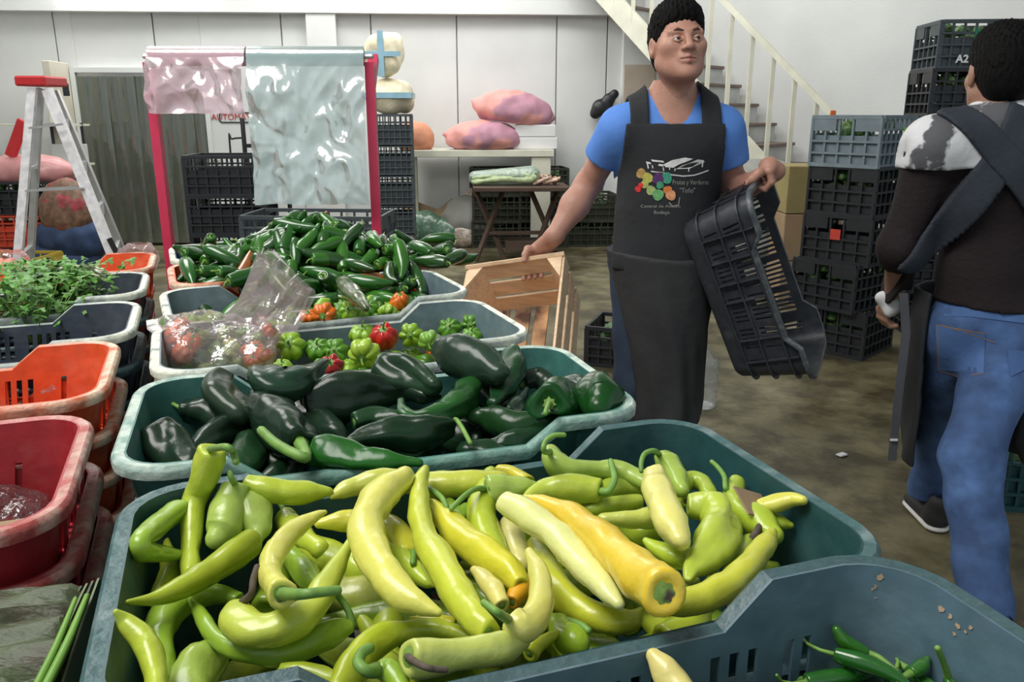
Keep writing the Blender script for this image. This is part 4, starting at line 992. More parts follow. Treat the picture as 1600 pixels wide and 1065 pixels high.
def noisefold(F, amp, fx, fy, fz, ph=0):
    X, Y, Z = F.pts(); F.f = (F.f+amp*np.sin(X*fx+ph+2*np.sin(Z*7))*np.sin(Z*fz+Y*fy+1.3*np.sin(X*11+ph))).astype(np.float32); return F

# ======== man in blue
P1 = person('person', (.51, 2.75, 0), 'man in blue t-shirt and black printed apron carrying a wooden and a black crate')
HM = Matrix.Translation((.512, 2.69, 1.598)) @ Matrix.Rotation(R(7), 4, 'Z') @ Matrix.Rotation(R(-9), 4, 'X') @ Matrix.Rotation(R(-2), 4, 'Y')
sR, sL = np.array((.350, 2.75, 1.350)), np.array((.678, 2.75, 1.350))
eR, eL = np.array((.262, 2.88, 1.160)), np.array((.742, 2.80, 1.135))
wR = np.array(atY(866, 369, 2.80)); 
whit = wp(.24, 0, 0)
Xc_, Yc_, Zc_ = Xc, Yc, Zc
rimT = ctr-Xc*(LcB/2+.012)                      # middle of the top end's rim
wL_ = np.array(rimT+Zc*.042+Yc*.060+Xc*.004)
def torso(F):
    F.ell((.512, 2.755, 1.27), (.155, .105, .165), .05); F.cap(sR+(.01, 0, -.01), sL-(.01, 0, .01), .060, .060, .06)
    F.cap((.44, 2.76, 1.40), (.512, 2.765, 1.44), .05, .055, .05); F.cap((.585, 2.76, 1.40), (.512, 2.765, 1.44), .05, .055, .05)
    F.ell((.508, 2.755, 1.08), (.150, .108, .16), .06); F.ell((.503, 2.76, .93), (.165, .118, .13), .06)
def arms(F, full=True, gr=0):
    F.cap(sR, eR, .050+gr*.8, .043+gr, .04); F.cap(sL, eL, .050+gr*.8, .043+gr, .04)
    if full:
        F.cap(eR, wR, .042, .026, .03); F.cap(eR*.7+wR*.3, wR, .040, .027, .03); F.cap(eL, wL_, .041, .027, .03)
parts = []
F = Field((.05, 2.3, .02), (.95, 3.02, 1.50), .0065); torso(F); arms(F, False)
F.cap((.512, 2.745, 1.34), (.512, 2.722, 1.50), .064, .060, .05)
for s, hx_ in ((0, .425), (1, .585)):
    F.cap((hx_, 2.76, .92), (hx_+.005, 2.74, .50), .085, .056, .04); F.cap((hx_+.005, 2.74, .50), (hx_+.01, 2.79, .09), .055, .038, .03); F.cap((hx_+.01, 2.80, .06), (hx_+.012, 2.68, .045), .042, .036, .03)
F.cap(eR, eR*.6+wR*.4, .045, .046, .03); F.cap(eR*.6+wR*.4, wR, .046, .030, .03); F.cap(eL, wL_, .046, .031, .03)
V, Q = F.surf(); V = relaxv(V, Q, 1)
# coarse body stops where the fine blocks take over (forearms)
parts.append((V, Q))
# right hand
def lo_hi(pts, m=.06): a = np.array([L3(p) for p in pts]); return a.min(0)-m, a.max(0)+m
pR = [wp(.305, -.01, .05), wp(.20, .09, -.04)]
F = Field(*lo_hi([wR, *pR, eR*.5+wR*.5]), .0026)
palmR = np.array(wp(.262, .012, .042)); mid = eR*.35+wR*.65
F.cap(mid, wR, .035, .030, .02); F.cap(wR, palmR, .030, .034, .02, flat=((wZ.x, wZ.y, wZ.z), .8))
for i in range(4):
    x = .196+.0215*i; m = wp(x+.010, .030, .030); F.cap(palmR, L3(m), .018, .013, .012)
    finger(F, [L3(m), L3(wp(x-.002, .062, .024)), L3(wp(x-.004, .0795, .004)), L3(wp(x-.004, .078, -.020))], .0105, .0078, .004)
finger(F, [L3(wp(.262, -.004, .036)), L3(wp(.232, -.020, .020)), L3(wp(.224, -.018, -.004)), L3(wp(.222, -.010, -.024))], .014, .009, .008)
parts.append(F.surf())
# left hand round the rim end of the black crate
def cq(x, y, z): return L3(rimT+Xc*x+Yc*y+Zc*z)     # x inwards along the crate, y across, z out of the opening
pL = np.array(cq(-.020, .038, .034))
F = Field(*lo_hi([wL_, pL, cq(.05, .08, -.05), cq(.05, -.05, .03)]), .0026)
F.cap(eL*.3+wL_*.7, wL_, .032, .027, .02); F.cap(wL_, pL, .027, .031, .02)
for i in range(4):
    y = .006+.0225*i; m = cq(-.012, y, .038); F.cap(pL, m, .019, .0135, .012)
    finger(F, [m, cq(.022, y-.004, .034), cq(.036, y-.005, .008), cq(.020, y-.004, -.014)], .0115, .0085, .004)
finger(F, [tuple(pL), cq(-.020, -.012, .010), cq(-.012, -.030, -.010), cq(-.006, -.034, -.028)], .016, .0095, .008)
parts.append(F.surf())
F = Field((-.11, -.135, -.19), (.11, .13, .14), .0022); head_local(F); V, Q = F.surf(); V = relaxv(V, Q, 1); c = V[Q].mean(1); Q = Q[c[:, 2] > -.178]; parts.append((xf(V, HM), Q))
V, Q = merge_mesh(parts)
body = link('body', npmesh('body', V, Q), MATS['skin']); world_child(body, P1)
def localobj(name, F, m, HM, P):
    V, Q = F.surf(); V = relaxv(V, Q, 1); return world_child(link(name, npmesh(name, xf(V, HM), Q), m), P)
F = Field((-.12, -.12, -.13), (.12, .16, .17), .003)
hair_local(F, lambda X, Y, Z: np.maximum.reduce([-(Z-.066-(Y+.06)*-.9*1.0+.0*X-.20*np.abs(X))*.7, -(Z+.055+.0*X)*.9+0*Y]) if False else np.maximum(-(Z-np.where(Y < .0, .055-(Y+.085)*.55-2.2*np.maximum(Y+.050, 0), -.075-(Y)*2.0)+0*X)*.8, -(Z+.075)+0*X+0*Y))
localobj('hair', F, MATS['hair_black'], HM, P1)
def smallhead(P, HM):
    for s in (-1, 1):
        F = Field((-.07, -.11, -.02), (.07, -.05, .05), .0016)
        F.cap((s*.010, -.0905, .0210), (s*.030, -.0870, .0285), .0034, .0040, .002); F.cap((s*.030, -.0870, .0285), (s*.052, -.0690, .021), .0040, .0022, .002); localobj('eyebrow', F, MATS['brow_black'], HM, P)
        F = Field((s*.0305-.016, -.095, -.015), (s*.0305+.016, -.06, .017), .0012); F.ell((s*.0305, -.0755, .0010), (.0130, .0130, .0125), 0); localobj('eye', F, MATS['eye_white'], HM, P)
        F = Field((s*.0305-.012, -.097, -.010), (s*.0305+.014, -.08, .016), .0009); F.ell((s*.0305+.002, -.0864, .0018), (.0064, .0032, .0064), 0); localobj('iris', F, MATS['iris'], HM, P)
    F = Field((-.03, -.105, -.078), (.03, -.075, -.044), .0013)
    F.cap((-.020, -.087, -.0555), (0, -.0965, -.0525), .004, .0058, .004); F.cap((.020, -.087, -.0555), (0, -.0965, -.0525), .004, .0058, .004)
    F.cap((-.016, -.087, -.0635), (0, -.0945, -.0655), .0048, .0066, .004); F.cap((.016, -.087, -.0635), (0, -.0945, -.0655), .0048, .0066, .004)
    F.cap((-.022, -.0895, -.0590), (0, -.1005, -.0588), .0014, .0014, .003, 's'); F.cap((.022, -.0895, -.0590), (0, -.1005, -.0588), .0014, .0014, .003, 's')
    localobj('lips', F, MATS['lip'], HM, P)
smallhead(P1, HM)
# shirt
FS = Field((.16, 2.55, .80), (.86, 2.98, 1.50), .006); torso(FS); arms(FS, False, .016); FS.f -= .009
noisefold(FS, .0035, 16, 8, 14)
def sleeve(X, Y, Z, s, e, f):
    ax = (e-s)/np.linalg.norm(e-s); p = s+(e-s)*f; return (X-p[0])*ax[0]+(Y-p[1])*ax[1]+(Z-p[2])*ax[2]
FT = Field(FS.lo, FS.lo+FS.h*(FS.n-1), FS.h); FT.n = FS.n; FT.f = FS.f.copy()
X, Y, Z = FT.pts()
gR = np.where((X < .345) & (Z < 1.33), sleeve(X, Y, Z, sR, eR, .50), -1); gL = np.where((X > .672) & (Z < 1.33), sleeve(X, Y, Z, sL, eL, .52), -1)
FT.f = np.maximum.reduce([FT.f, gR.astype(np.float32)*.9, gL.astype(np.float32)*.9, (.84-Z+0*X+0*Y).astype(np.float32)])
# v-neck opening
FT.cap((.512, 2.70, 1.50), (.512, 2.74, 1.47), .077, .072, .01, 's')
q = FT.pts(); vn = np.maximum(np.maximum((np.abs(q[0]-.514)-(q[2]-1.372)*.85)*.8+0*q[1], q[1]-2.74+0*q[2]), 1.365-q[2]+0*q[0]+0*q[1]); FT.f = np.maximum(FT.f, -vn.astype(np.float32))
fieldobj('t_shirt', FT, MATS['tshirt_blue'], P1, relax=1)
# apron: bib, straps, skirt
def m_bib(X, Y, Z):
    w = .156+(1.37-Z)*.055; return np.maximum.reduce([Y-2.745+0*X+0*Z, np.abs(X-.510)-w+0*Y, Z-1.368+0*X+0*Y, .90-Z+0*X+0*Y])
FB = shell(FS, .011, .0055, m_bib); bib = fieldobj('apron_bib', FB, MATS['apron_cloth'], P1, relax=1)
def m_strap(x0, x1): return lambda X, Y, Z: np.maximum.reduce([x0-X+0*Y+0*Z, X-x1+0*Y+0*Z, 1.335-Z+0*X+0*Y])
for (x0, x1) in ((.368, .428), (.590, .655)): fieldobj('apron_strap', shell(FS, .010, .0055, m_strap(x0, x1)), MATS['apron_cloth'], P1, relax=1)
FK = Field((.24, 2.52, .30), (.80, 3.0, 1.0), .007); X, Y, Z = FK.pts(); t = np.clip((.98-Z)/.64, 0, 1)
cxk = .508+.030*t; wxk = .197-.070*t-.012*np.sin(t*3.1); wyk = .172-.012*t
th = np.arctan2(Y-2.765, X-cxk); rr = np.sqrt(((X-cxk)/wxk)**2+((Y-2.765)/wyk)**2)
fold = 1+.045*t*np.sin(7*th+2.5*np.sin(Z*9))+.03*t*np.sin(13*th+Z*14)-.10*np.clip(t*1.6-.4, 0, 1)*np.exp(-((th+1.15)/.16)**2)
FK.f = ((rr-fold)*.13).astype(np.float32); FK.f = np.maximum.reduce([FK.f, (.36+.02*np.sin(X*30)-Z+0*Y).astype(np.float32), (Z-.957+.10*(X-.38)*(X < .52)+.10*.14*(X >= .52)+0*Y).astype(np.float32), (Y-2.80+0*X+0*Z).astype(np.float32)])
fieldobj('apron_skirt', FK, mat('apron_skirt_cloth', (.034, .034, .036), .85, .16, 6, .3, 24), P1, relax=1)
# trousers and shoes
FJ = Field((.28, 2.55, .06), (.74, 2.98, 1.0), .009)
FJ.ell((.503, 2.77, .93), (.172, .125, .10), .05)
for hx_ in (.425, .585):
    FJ.cap((hx_, 2.77, .90), (hx_+.005, 2.75, .50), .095, .070, .03); FJ.cap((hx_+.005, 2.75, .50), (hx_+.01, 2.79, .10), .070, .058, .03)
clip(FJ, lambda X, Y, Z: .075-Z+0*X+0*Y); noisefold(FJ, .004, 30, 20, 30); fieldobj('trousers', FJ, MATS['jeans_dark'], P1, relax=1)
def shoe(P, x, y, ang, m, sole, lift=0, tip=0):
    Fz = Field((-.06, -.20, .0), (.06, .10, .13), .006); Fz.cap((0, .03, .045), (0, -.13, .032), .042, .036, .02); Fz.cap((0, .03, .06), (0, .04, .10), .042, .04, .02); clip(Fz, lambda X, Y, Z: .018-Z+0*X+0*Y)
    Fo = Field((-.06, -.20, -.01), (.06, .10, .04), .005); Fo.cap((0, .03, .012), (0, -.13, .012), .044, .040, .01, flat=((0, 0, 1), .34)); 
    Mx = Matrix.Translation((x, y, lift)) @ Matrix.Rotation(ang, 4, 'Z') @ Matrix.Rotation(tip, 4, 'X')
    for nm, f_, mm in (('shoe', Fz, m), ('shoe_sole', Fo, sole)):
        V, Q = f_.surf(); V = relaxv(V, Q, 1); world_child(link(nm, npmesh(nm, xf(V, Mx), Q), mm), P)
shoe(P1, .435, 2.79, 0, MATS['shoe_black'], MATS['sole_white'], .002); shoe(P1, .595, 2.79, R(10), MATS['shoe_black'], MATS['sole_white'], .002)
# print on the bib
from mathutils.bvhtree import BVHTree
def bvh_of(o): me = o.data; return BVHTree.FromPolygons([v.co.copy() for v in me.vertices], [tuple(p.vertices) for p in me.polygons])
BV1 = bvh_of(bib)
def onbib(px, py, lift=.0015, B=BV1):
    d = ray(px, py).normalized(); h = B.ray_cast(Vector((0, 0, 1.4)), d)
    p = h[0] if h[0] else atY(px, py, 2.62)
    return p-Vector((0, 1, 0))*lift
def patch(name, pts, m, lift=.0015, parent=P1):
    bm = bmesh.new(); f = bm.faces.new([bm.verts.new(onbib(x, y, lift)) for x, y in pts])
    bmesh.ops.triangulate(bm, faces=[f]); bmesh.ops.solidify(bm, geom=bm.faces[:], thickness=.0006)
    return world_child(link(name, bmdone(bm, name), m), parent)
def stroke(pts, w):
    L = []; Rr = []
    for i, p in enumerate(pts):
        a = Vector(pts[max(i-1, 0)]); b = Vector(pts[min(i+1, len(pts)-1)]); t = (b-a).normalized(); n = Vector((-t.y, t.x))*w/2
        L.append((p[0]+n.x, p[1]+n.y)); Rr.append((p[0]-n.x, p[1]-n.y))
    return L+Rr[::-1]
PWm = MATS['print_white']
def manystrokes(name, polys, m, lift=.0015):
    bm = bmesh.new()
    for pts in polys:
        f = bm.faces.new([bm.verts.new(onbib(x, y, lift)) for x, y in pts]); bmesh.ops.triangulate(bm, faces=[f])
    return world_child(link(name, bmdone(bm, name), m), P1)
manystrokes('printed_stall', [[(1036, 257), (1050, 250), (1070, 246), (1083, 248), (1074, 252), (1060, 257), (1052, 262), (1040, 261)], [(1056, 264), (1066, 258), (1078, 254), (1090, 249), (1099, 250), (1101, 253), (1094, 252.5), (1088, 256), (1078, 263)], [(1017, 249), (1036, 251), (1038, 254), (1019, 252)], [(1009, 252), (1037, 257), (1036, 260), (1010, 255)],
    stroke([(1011, 254), (1013, 263)], 2), stroke([(1019, 258), (1020, 263)], 1.6), stroke([(1036, 261), (1037, 267)], 1.8), stroke([(1046, 262), (1046, 265)], 1.6), stroke([(1055, 263), (1054, 267)], 1.6), stroke([(1076, 263), (1076, 268)], 1.8), stroke([(1098, 252), (1097, 261)], 2),
    stroke([(1017, 267.5), (1032, 269), (1050, 273), (1068, 275), (1085, 273.5), (1096, 270), (1107, 266)], 2)], PWm)
def disc(cx, cy, r, n=12, sq=1, wob=.08, ph=0): return [(cx+r*math.cos(a)*(1+wob*math.sin(3*a+ph)), cy+r*sq*math.sin(a)*(1+wob*math.sin(3*a+ph))) for a in [2*math.pi*i/n for i in range(n)]]
for i, (nm, cx_, cy_, r_, col) in enumerate((('printed_pineapple', 1002, 271, 8, (.42, .26, .08)), ('printed_squash', 1012, 278, 8.5, (.50, .47, .09)), ('printed_lime', 1007, 288, 6, (.40, .45, .12)), ('printed_chilli', 1001, 289, 4, (.65, .03, .03)), ('printed_chilli', 997, 295, 5, (.65, .03, .03)), ('printed_cabbage', 1041, 278, 9, (.06, .35, .22)), ('printed_grapes', 1028, 279, 9, (.10, .03, .14)), ('printed_leaf', 1031, 289, 6, (.06, .32, .17)), ('printed_lime', 1017, 297, 7.5, (.38, .45, .16)), ('printed_cabbage', 1028, 304, 9, (.16, .42, .16)), ('printed_orange', 1043, 297, 7, (.75, .22, .05)), ('printed_peach', 1048, 305, 8, (.80, .36, .17)))):
    patch(nm, disc(cx_, cy_, r_, ph=i), mat('print_%d' % i, col, .75, .25, 90), .0012+.0005*(i % 4))
manystrokes('printed_curl', [stroke([(1045, 316), (1051, 322), (1060, 320), (1062, 308)], 1.6)], MATS['print_grey'])
def printtext(s, px, py, hpx, m, wpx=None):
    me = text('printed_lettering', s, 1.0, m, 0, 'LEFT'); xs = [v.co.x for v in me.vertices]; w0 = max(xs)-min(xs); x0 = min(xs)
    for v in me.vertices: X_ = px+(v.co.x-x0)*(wpx/w0); Y_ = py-v.co.y*hpx/.72; v.co = onbib(X_, Y_, .0016)
    me.validate(); world_child(link('printed_lettering', me), P1)
printtext('Frutas y Verduras', 1051, 288, 7.5, MATS['print_grey'], 56); printtext('"Toño"', 1062, 301, 8, MATS['print_grey'], 24)
printtext('Central de Abasto', 1001, 324, 4.5, MATS['print_grey'], 62); printtext('Bodega', 1022, 334, 5.5, MATS['print_grey'], 24)

# ======== man in the dark sweater, seen from behind
P2 = person('person', (1.45, 2.42, 0), 'man in dark sweater with camouflage shoulders, jeans and crossed apron straps, seen from behind')
def q2(px, py, y): return np.array(atY(px, py, y))
HM2 = Matrix.Translation(tuple(q2(1562, 116, 2.44))) @ Matrix.Rotation(R(172), 4, 'Z') @ Matrix.Rotation(R(6), 4, 'X')
nk = q2(1560, 196, 2.42); s2L, s2R = q2(1462, 232, 2.42), q2(1662, 228, 2.38)
e2L, w2L = q2(1406, 385, 2.46), q2(1396, 452, 2.58); e2R, w2R = q2(1725, 385, 2.36), q2(1700, 430, 2.5)
pel = q2(1545, 520, 2.42); chest = q2(1562, 300, 2.42)
def torso2(F, g=0):
    F.ell(chest, (.150+g, .105+g, .18), .05); F.cap(s2L, s2R, .058+g, .058+g, .06); F.cap(nk, s2L*.5+nk*.5, .06, .055, .05); F.cap(nk, s2R*.5+nk*.5, .06, .055, .05)
    F.ell(q2(1555, 420, 2.42), (.150+g, .105+g, .16), .06); F.ell(pel+(0, 0, .05), (.160+g, .118+g, .10), .06)
kA, aA = q2(1516, 715, 2.16), np.array((1.277, 1.942, .09)); kB, aB = q2(1480, 640, 2.62), np.array((1.475, 2.68, .10)); 
hA, hB = pel+(.055, -.02, -.02), pel+(-.075, .03, -.02)
parts = []
F = Field((1.0, 1.85, .02), (2.0, 2.86, 1.45), .0075); torso2(F); F.cap(nk+(0, 0, -.05), nk+(0, 0, .10), .06, .055, .04)
F.cap(s2L, e2L, .052, .041, .04); F.cap(e2L, w2L, .041, .027, .03); F.cap(s2R, e2R, .052, .041, .04); F.cap(e2R, w2R, .041, .027, .03)
for h_, k_, a_ in ((hA, kA, aA), (hB, kB, aB)): F.cap(h_, k_, .085, .055, .04); F.cap(k_, a_, .055, .038, .03)
hand2 = w2L+(-.005, .05, -.05)
V, Q = F.surf(); parts.append((relaxv(V, Q, 1), Q))
for (w_, dx) in ((w2L, -.0), (w2R, 0)):
    F = Field(w_-(.1, .08, .16), w_+(.1, .2, .06), .003); pm = w_+(dx, .035, -.045); F.cap(w_, pm, .027, .030, .02, flat=((1, 0, 0), .75))
    for i in range(4):
        a = pm+(0, .018*(i-1.2)+.01, -.035); finger(F, [tuple(a), tuple(a+(.004, .006, -.028)), tuple(a+(.020, .004, -.048)), tuple(a+(.034, -.004, -.045))], .010, .0078, .004); F.cap(tuple(pm), tuple(a), .018, .012, .01)
    finger(F, [tuple(w_+(.01, .05, -.02)), tuple(w_+(.03, .07, -.055)), tuple(w_+(.035, .065, -.085))], .013, .009, .008); parts.append(F.surf())
F = Field((-.11, -.135, -.19), (.11, .13, .14), .003); head_local(F); V, Q = F.surf(); V = relaxv(V, Q, 1); c = V[Q].mean(1); Q = Q[c[:, 2] > -.178]; parts.append((xf(V, HM2), Q))
V, Q = merge_mesh(parts); world_child(link('body', npmesh('body', V, Q), MATS['skin_dark']), P2)
F = Field((-.12, -.12, -.15), (.12, .17, .17), .003)
hair_local(F, lambda X, Y, Z: np.maximum(-(Z-np.where(Y < .0, .055-(Y+.085)*.55-2.2*np.maximum(Y+.050, 0), -.075-(Y)*2.2))*.8+0*X, -(Z+.098)+0*X+0*Y)); localobj('hair', F, MATS['hair_black'], HM2, P2)
smallhead(P2, HM2)
# sweater
FW = Field((1.02, 2.18, .74), (2.0, 2.70, 1.46), .007); torso2(FW, .012); FW.cap(s2L, e2L, .066, .055, .04); FW.cap(s2R, e2R, .066, .055, .04); FW.cap(e2L, w2L, .053, .043, .03); FW.cap(e2R, w2R, .053, .043, .03); FW.f -= .006
noisefold(FW, .004, 22, 12, 20)
FX = Field(FW.lo, FW.lo+FW.h*(FW.n-1), FW.h); FX.n = FW.n; FX.f = FW.f.copy(); X, Y, Z = FX.pts()
g1_ = np.where((X < 1.19+0*Z) & (Z < 1.1), sleeve(X, Y, Z, e2L, w2L, .30), -1); g2_ = np.where((X > 1.72+0*Z) & (Z < 1.1), sleeve(X, Y, Z, e2R, w2R, .3), -1)
hem = atY(1545, 480, 2.3).z
FX.f = np.maximum.reduce([FX.f, g1_.astype(np.float32), g2_.astype(np.float32), np.where(np.abs(X-pel[0]) < .24, hem-.02*np.cos((X-pel[0])*8)-Z, -1).astype(np.float32)+0*Y.astype(np.float32)])
FX.cap(nk+(0, .02, .03), nk+(0, .02, .12), .058, .07, .01, 's')
fieldobj('sweater', FX, MATS['sweater'], P2, relax=1)
fieldobj('collar', shell(FW, .004, .006, lambda X, Y, Z: np.maximum(np.sqrt((X-nk[0])**2+(Y-nk[1])**2)-.075+0*Z, nk[2]+.012-Z+0*X+0*Y)), MATS['apron_cloth'], P2, relax=1)
yk = atY(1455, 268, 2.3).z
fieldobj('camouflage_yoke', shell(FW, .007, .0075, lambda X, Y, Z: np.maximum.reduce([yk+.10*np.clip((X-1.22), 0, .2)-Z+0*Y, .062-np.sqrt((X-nk[0])**2+(Y-nk[1])**2)+0*Z, .145*0+np.where(np.abs(X-nk[0]) < .26, -1, np.abs(X-nk[0])-.26)+0*Y+0*Z])), MATS['camo'], P2, relax=1)
def band(pa, pb, w):
    a = atY(*pa, 2.31); b = atY(*pb, 2.31); d = Vector((b.x-a.x, b.z-a.z)); L_ = d.length; d /= L_
    return lambda X, Y, Z: np.maximum.reduce([np.abs((X-a.x)*d.y-(Z-a.z)*d.x)-w/2+0*Y, -((X-a.x)*d.x+(Z-a.z)*d.y)+0*Y, ((X-a.x)*d.x+(Z-a.z)*d.y)-L_+0*Y, Y-2.40+0*X+0*Z])
fieldobj('apron_strap', shell(FW, .016, .0085, band((1612, 168), (1432, 455), .085)), MATS['strap_cloth'], P2, relax=1)
fieldobj('apron_strap', shell(FW, .022, .0085, band((1505, 160), (1665, 390), .080)), MATS['strap_cloth'], P2, relax=1)
# jeans
FJ = Field((1.0, 1.8, .03), (1.85, 2.86, .95), .0075)
FJ.ell(pel+(0, 0, .04), (.178, .134, .15), .04); FJ.ell(pel+(.03, -.055, -.06), (.11, .09, .10), .05)
for h_, k_, a_ in ((hA, kA, aA), (hB, kB, aB)): FJ.cap(h_, k_, .104, .078, .035); FJ.cap(k_, a_, .078, .066, .03)
h3 = pel+(.14, .02, -.03)
noisefold(FJ, .005, 26, 14, 34); wt = atY(1545, 466, 2.3).z
clip(FJ, lambda X, Y, Z: np.maximum(Z-wt+0*X+0*Y, .085-Z+.0*Y+0*X)); jn = fieldobj('jeans', FJ, MATS['jeans'], P2, relax=1)
BV2 = bvh_of(jn)
mat('pocket_denim', (.075, .155, .36), .85, .2, 9, .2, 40); mat('stitch', (.30, .17, .09), .8, .1, 40)
for pts in ([(1461, 507), (1539, 521), (1536, 582), (1497, 588), (1464, 578)], [(1573, 545), (1600, 548), (1640, 556), (1640, 590), (1578, 588)]):
    bm = bmesh.new(); n = 8; P4 = pts
    def bil(u, v):
        A_, B_, C_, D_ = Vector(P4[0]), Vector(P4[1]), Vector(P4[2]), Vector(P4[-1]); p = (A_*(1-u)+B_*u)*(1-v)+(D_*(1-u)+C_*u)*v; return onbib(p.x, p.y, .003, BV2)
    vs = [[bm.verts.new(bil(i/n, j/n)) for i in range(n+1)] for j in range(n+1)]
    for j in range(n):
        for i in range(n): bm.faces.new((vs[j][i], vs[j][i+1], vs[j+1][i+1], vs[j+1][i]))
    world_child(link('back_pocket', bmdone(bm, 'pocket', True), MATS['pocket_denim']), P2)
def surfstroke(name, pts, w, m, B, P, lift=.004):
    V = []; F = []; out = []
    for i in range(len(pts)-1):
        for k in range(5): t = k/5; out.append((pts[i][0]*(1-t)+pts[i+1][0]*t, pts[i][1]*(1-t)+pts[i+1][1]*t))
    out.append(pts[-1]); pp_ = stroke(out, w); n = len(out)
    for x, y in pp_: V.append(onbib(x, y, lift, B))
    F = [(i, i+1, 2*n-2-i, 2*n-1-i) for i in range(n-1)]
    return world_child(link(name, mesh(name, V, F)), P) if m is None else world_child(link(name, mesh(name, V, F), m), P)
surfstroke('stitching', [(1461, 507), (1539, 521)], 1.6, MATS['stitch'], BV2, P2); surfstroke('stitching', [(1464, 509), (1466, 578), (1497, 588), (1535, 582)], 1.2, MATS['stitch'], BV2, P2)
surfstroke('stitching', [(1450, 500), (1555, 535)], 1.2, MATS['stitch'], BV2, P2); surfstroke('waistband', [(1446, 484), (1520, 487), (1600, 497), (1640, 503)], 15, MATS['pocket_denim'], BV2, P2, .003)
# apron hanging in front of him
FA = Field((1.12, 2.30, .26), (1.9, 2.72, .95), .008); X, Y, Z = FA.pts(); t = np.clip((.90-Z)/.6, 0, 1)
cxa = 1.475+.02*t; th = np.arctan2(Y-2.46, X-cxa); rr = np.sqrt(((X-cxa)/(.225+.01*np.sin(t*4)))**2+((Y-2.46)/(.19+.03*t))**2)
fold = 1+.05*t*np.sin(6*th+2*np.sin(Z*8)); FA.f = np.maximum(np.abs((rr-fold)*.17)-.006, np.maximum.reduce([2.415-Y+0*X+0*Z, Z-.88+0*X+0*Y, .30+.10*np.clip(1.42-X, 0, 1)-Z+0*Y])).astype(np.float32)
fieldobj('apron_skirt', FA, MATS['apron_cloth'], P2, relax=1)
a_, b_, c_, d_ = q2(1412, 458, 2.40), q2(1416, 520, 2.40), q2(1404, 620, 2.40), q2(1394, 720, 2.40)
V = []; Fq = []
for i, p in enumerate((a_, b_, c_, d_)):
    for s in (-1, 1): V.append(p+np.array((s*.013, 0, 0)))
o = link('apron_tie', mesh('tie', V, [(0, 1, 3, 2), (2, 3, 5, 4), (4, 5, 7, 6)]), mat('tie_grey', (.09, .09, .10), .8)); solid(o, .003); world_child(o, P2)
bm = bmesh.new(); bx(bm, q2(1397, 687, 2.395), (.022, .006, .006)); world_child(link('tie_mark', bmdone(bm, 'tm'), MATS['label_white']), P2)
# right hand side of the apron, blowing out beyond the leg
FA = Field((1.45, 2.10, .34), (1.95, 2.62, .80), .008); FA.cap((1.62, 2.38, .66), (1.60, 2.30, .46), .06, .10, .02, flat=((0, 1, 0), .35)); FA.cap((1.70, 2.36, .66), (1.68, 2.30, .44), .08, .11, .04, flat=((0, 1, 0), .35)); noisefold(FA, .006, 30, 10, 12)
fieldobj('apron_flap', FA, MATS['apron_cloth'], P2, relax=1)
shoe(P2, 1.475, 2.63, R(180), MATS['shoe_black'], MATS['sole_white'], .002); shoe(P2, aA[0]+.0, aA[1]-.02, R(178), MATS['shoe_black'], MATS['sole_white'], .002)
Fc = Field((-.06, -.05, -.07), (.06, .06, .07), .006); Fc.ell((0, 0, 0), (.030, .03, .045), .02); Fc.ell((-.01, .01, .02), (.03, .025, .02), .02); noisefold(Fc, .006, 60, 60, 60)
o = fieldobj('white_cloth', Fc, MATS['label_white']); o.location = Vector(tuple(q2(1390, 475, 2.60))); tag(o, 'crumpled white cloth in the left hand of the man in dark sweater', 'cloth')
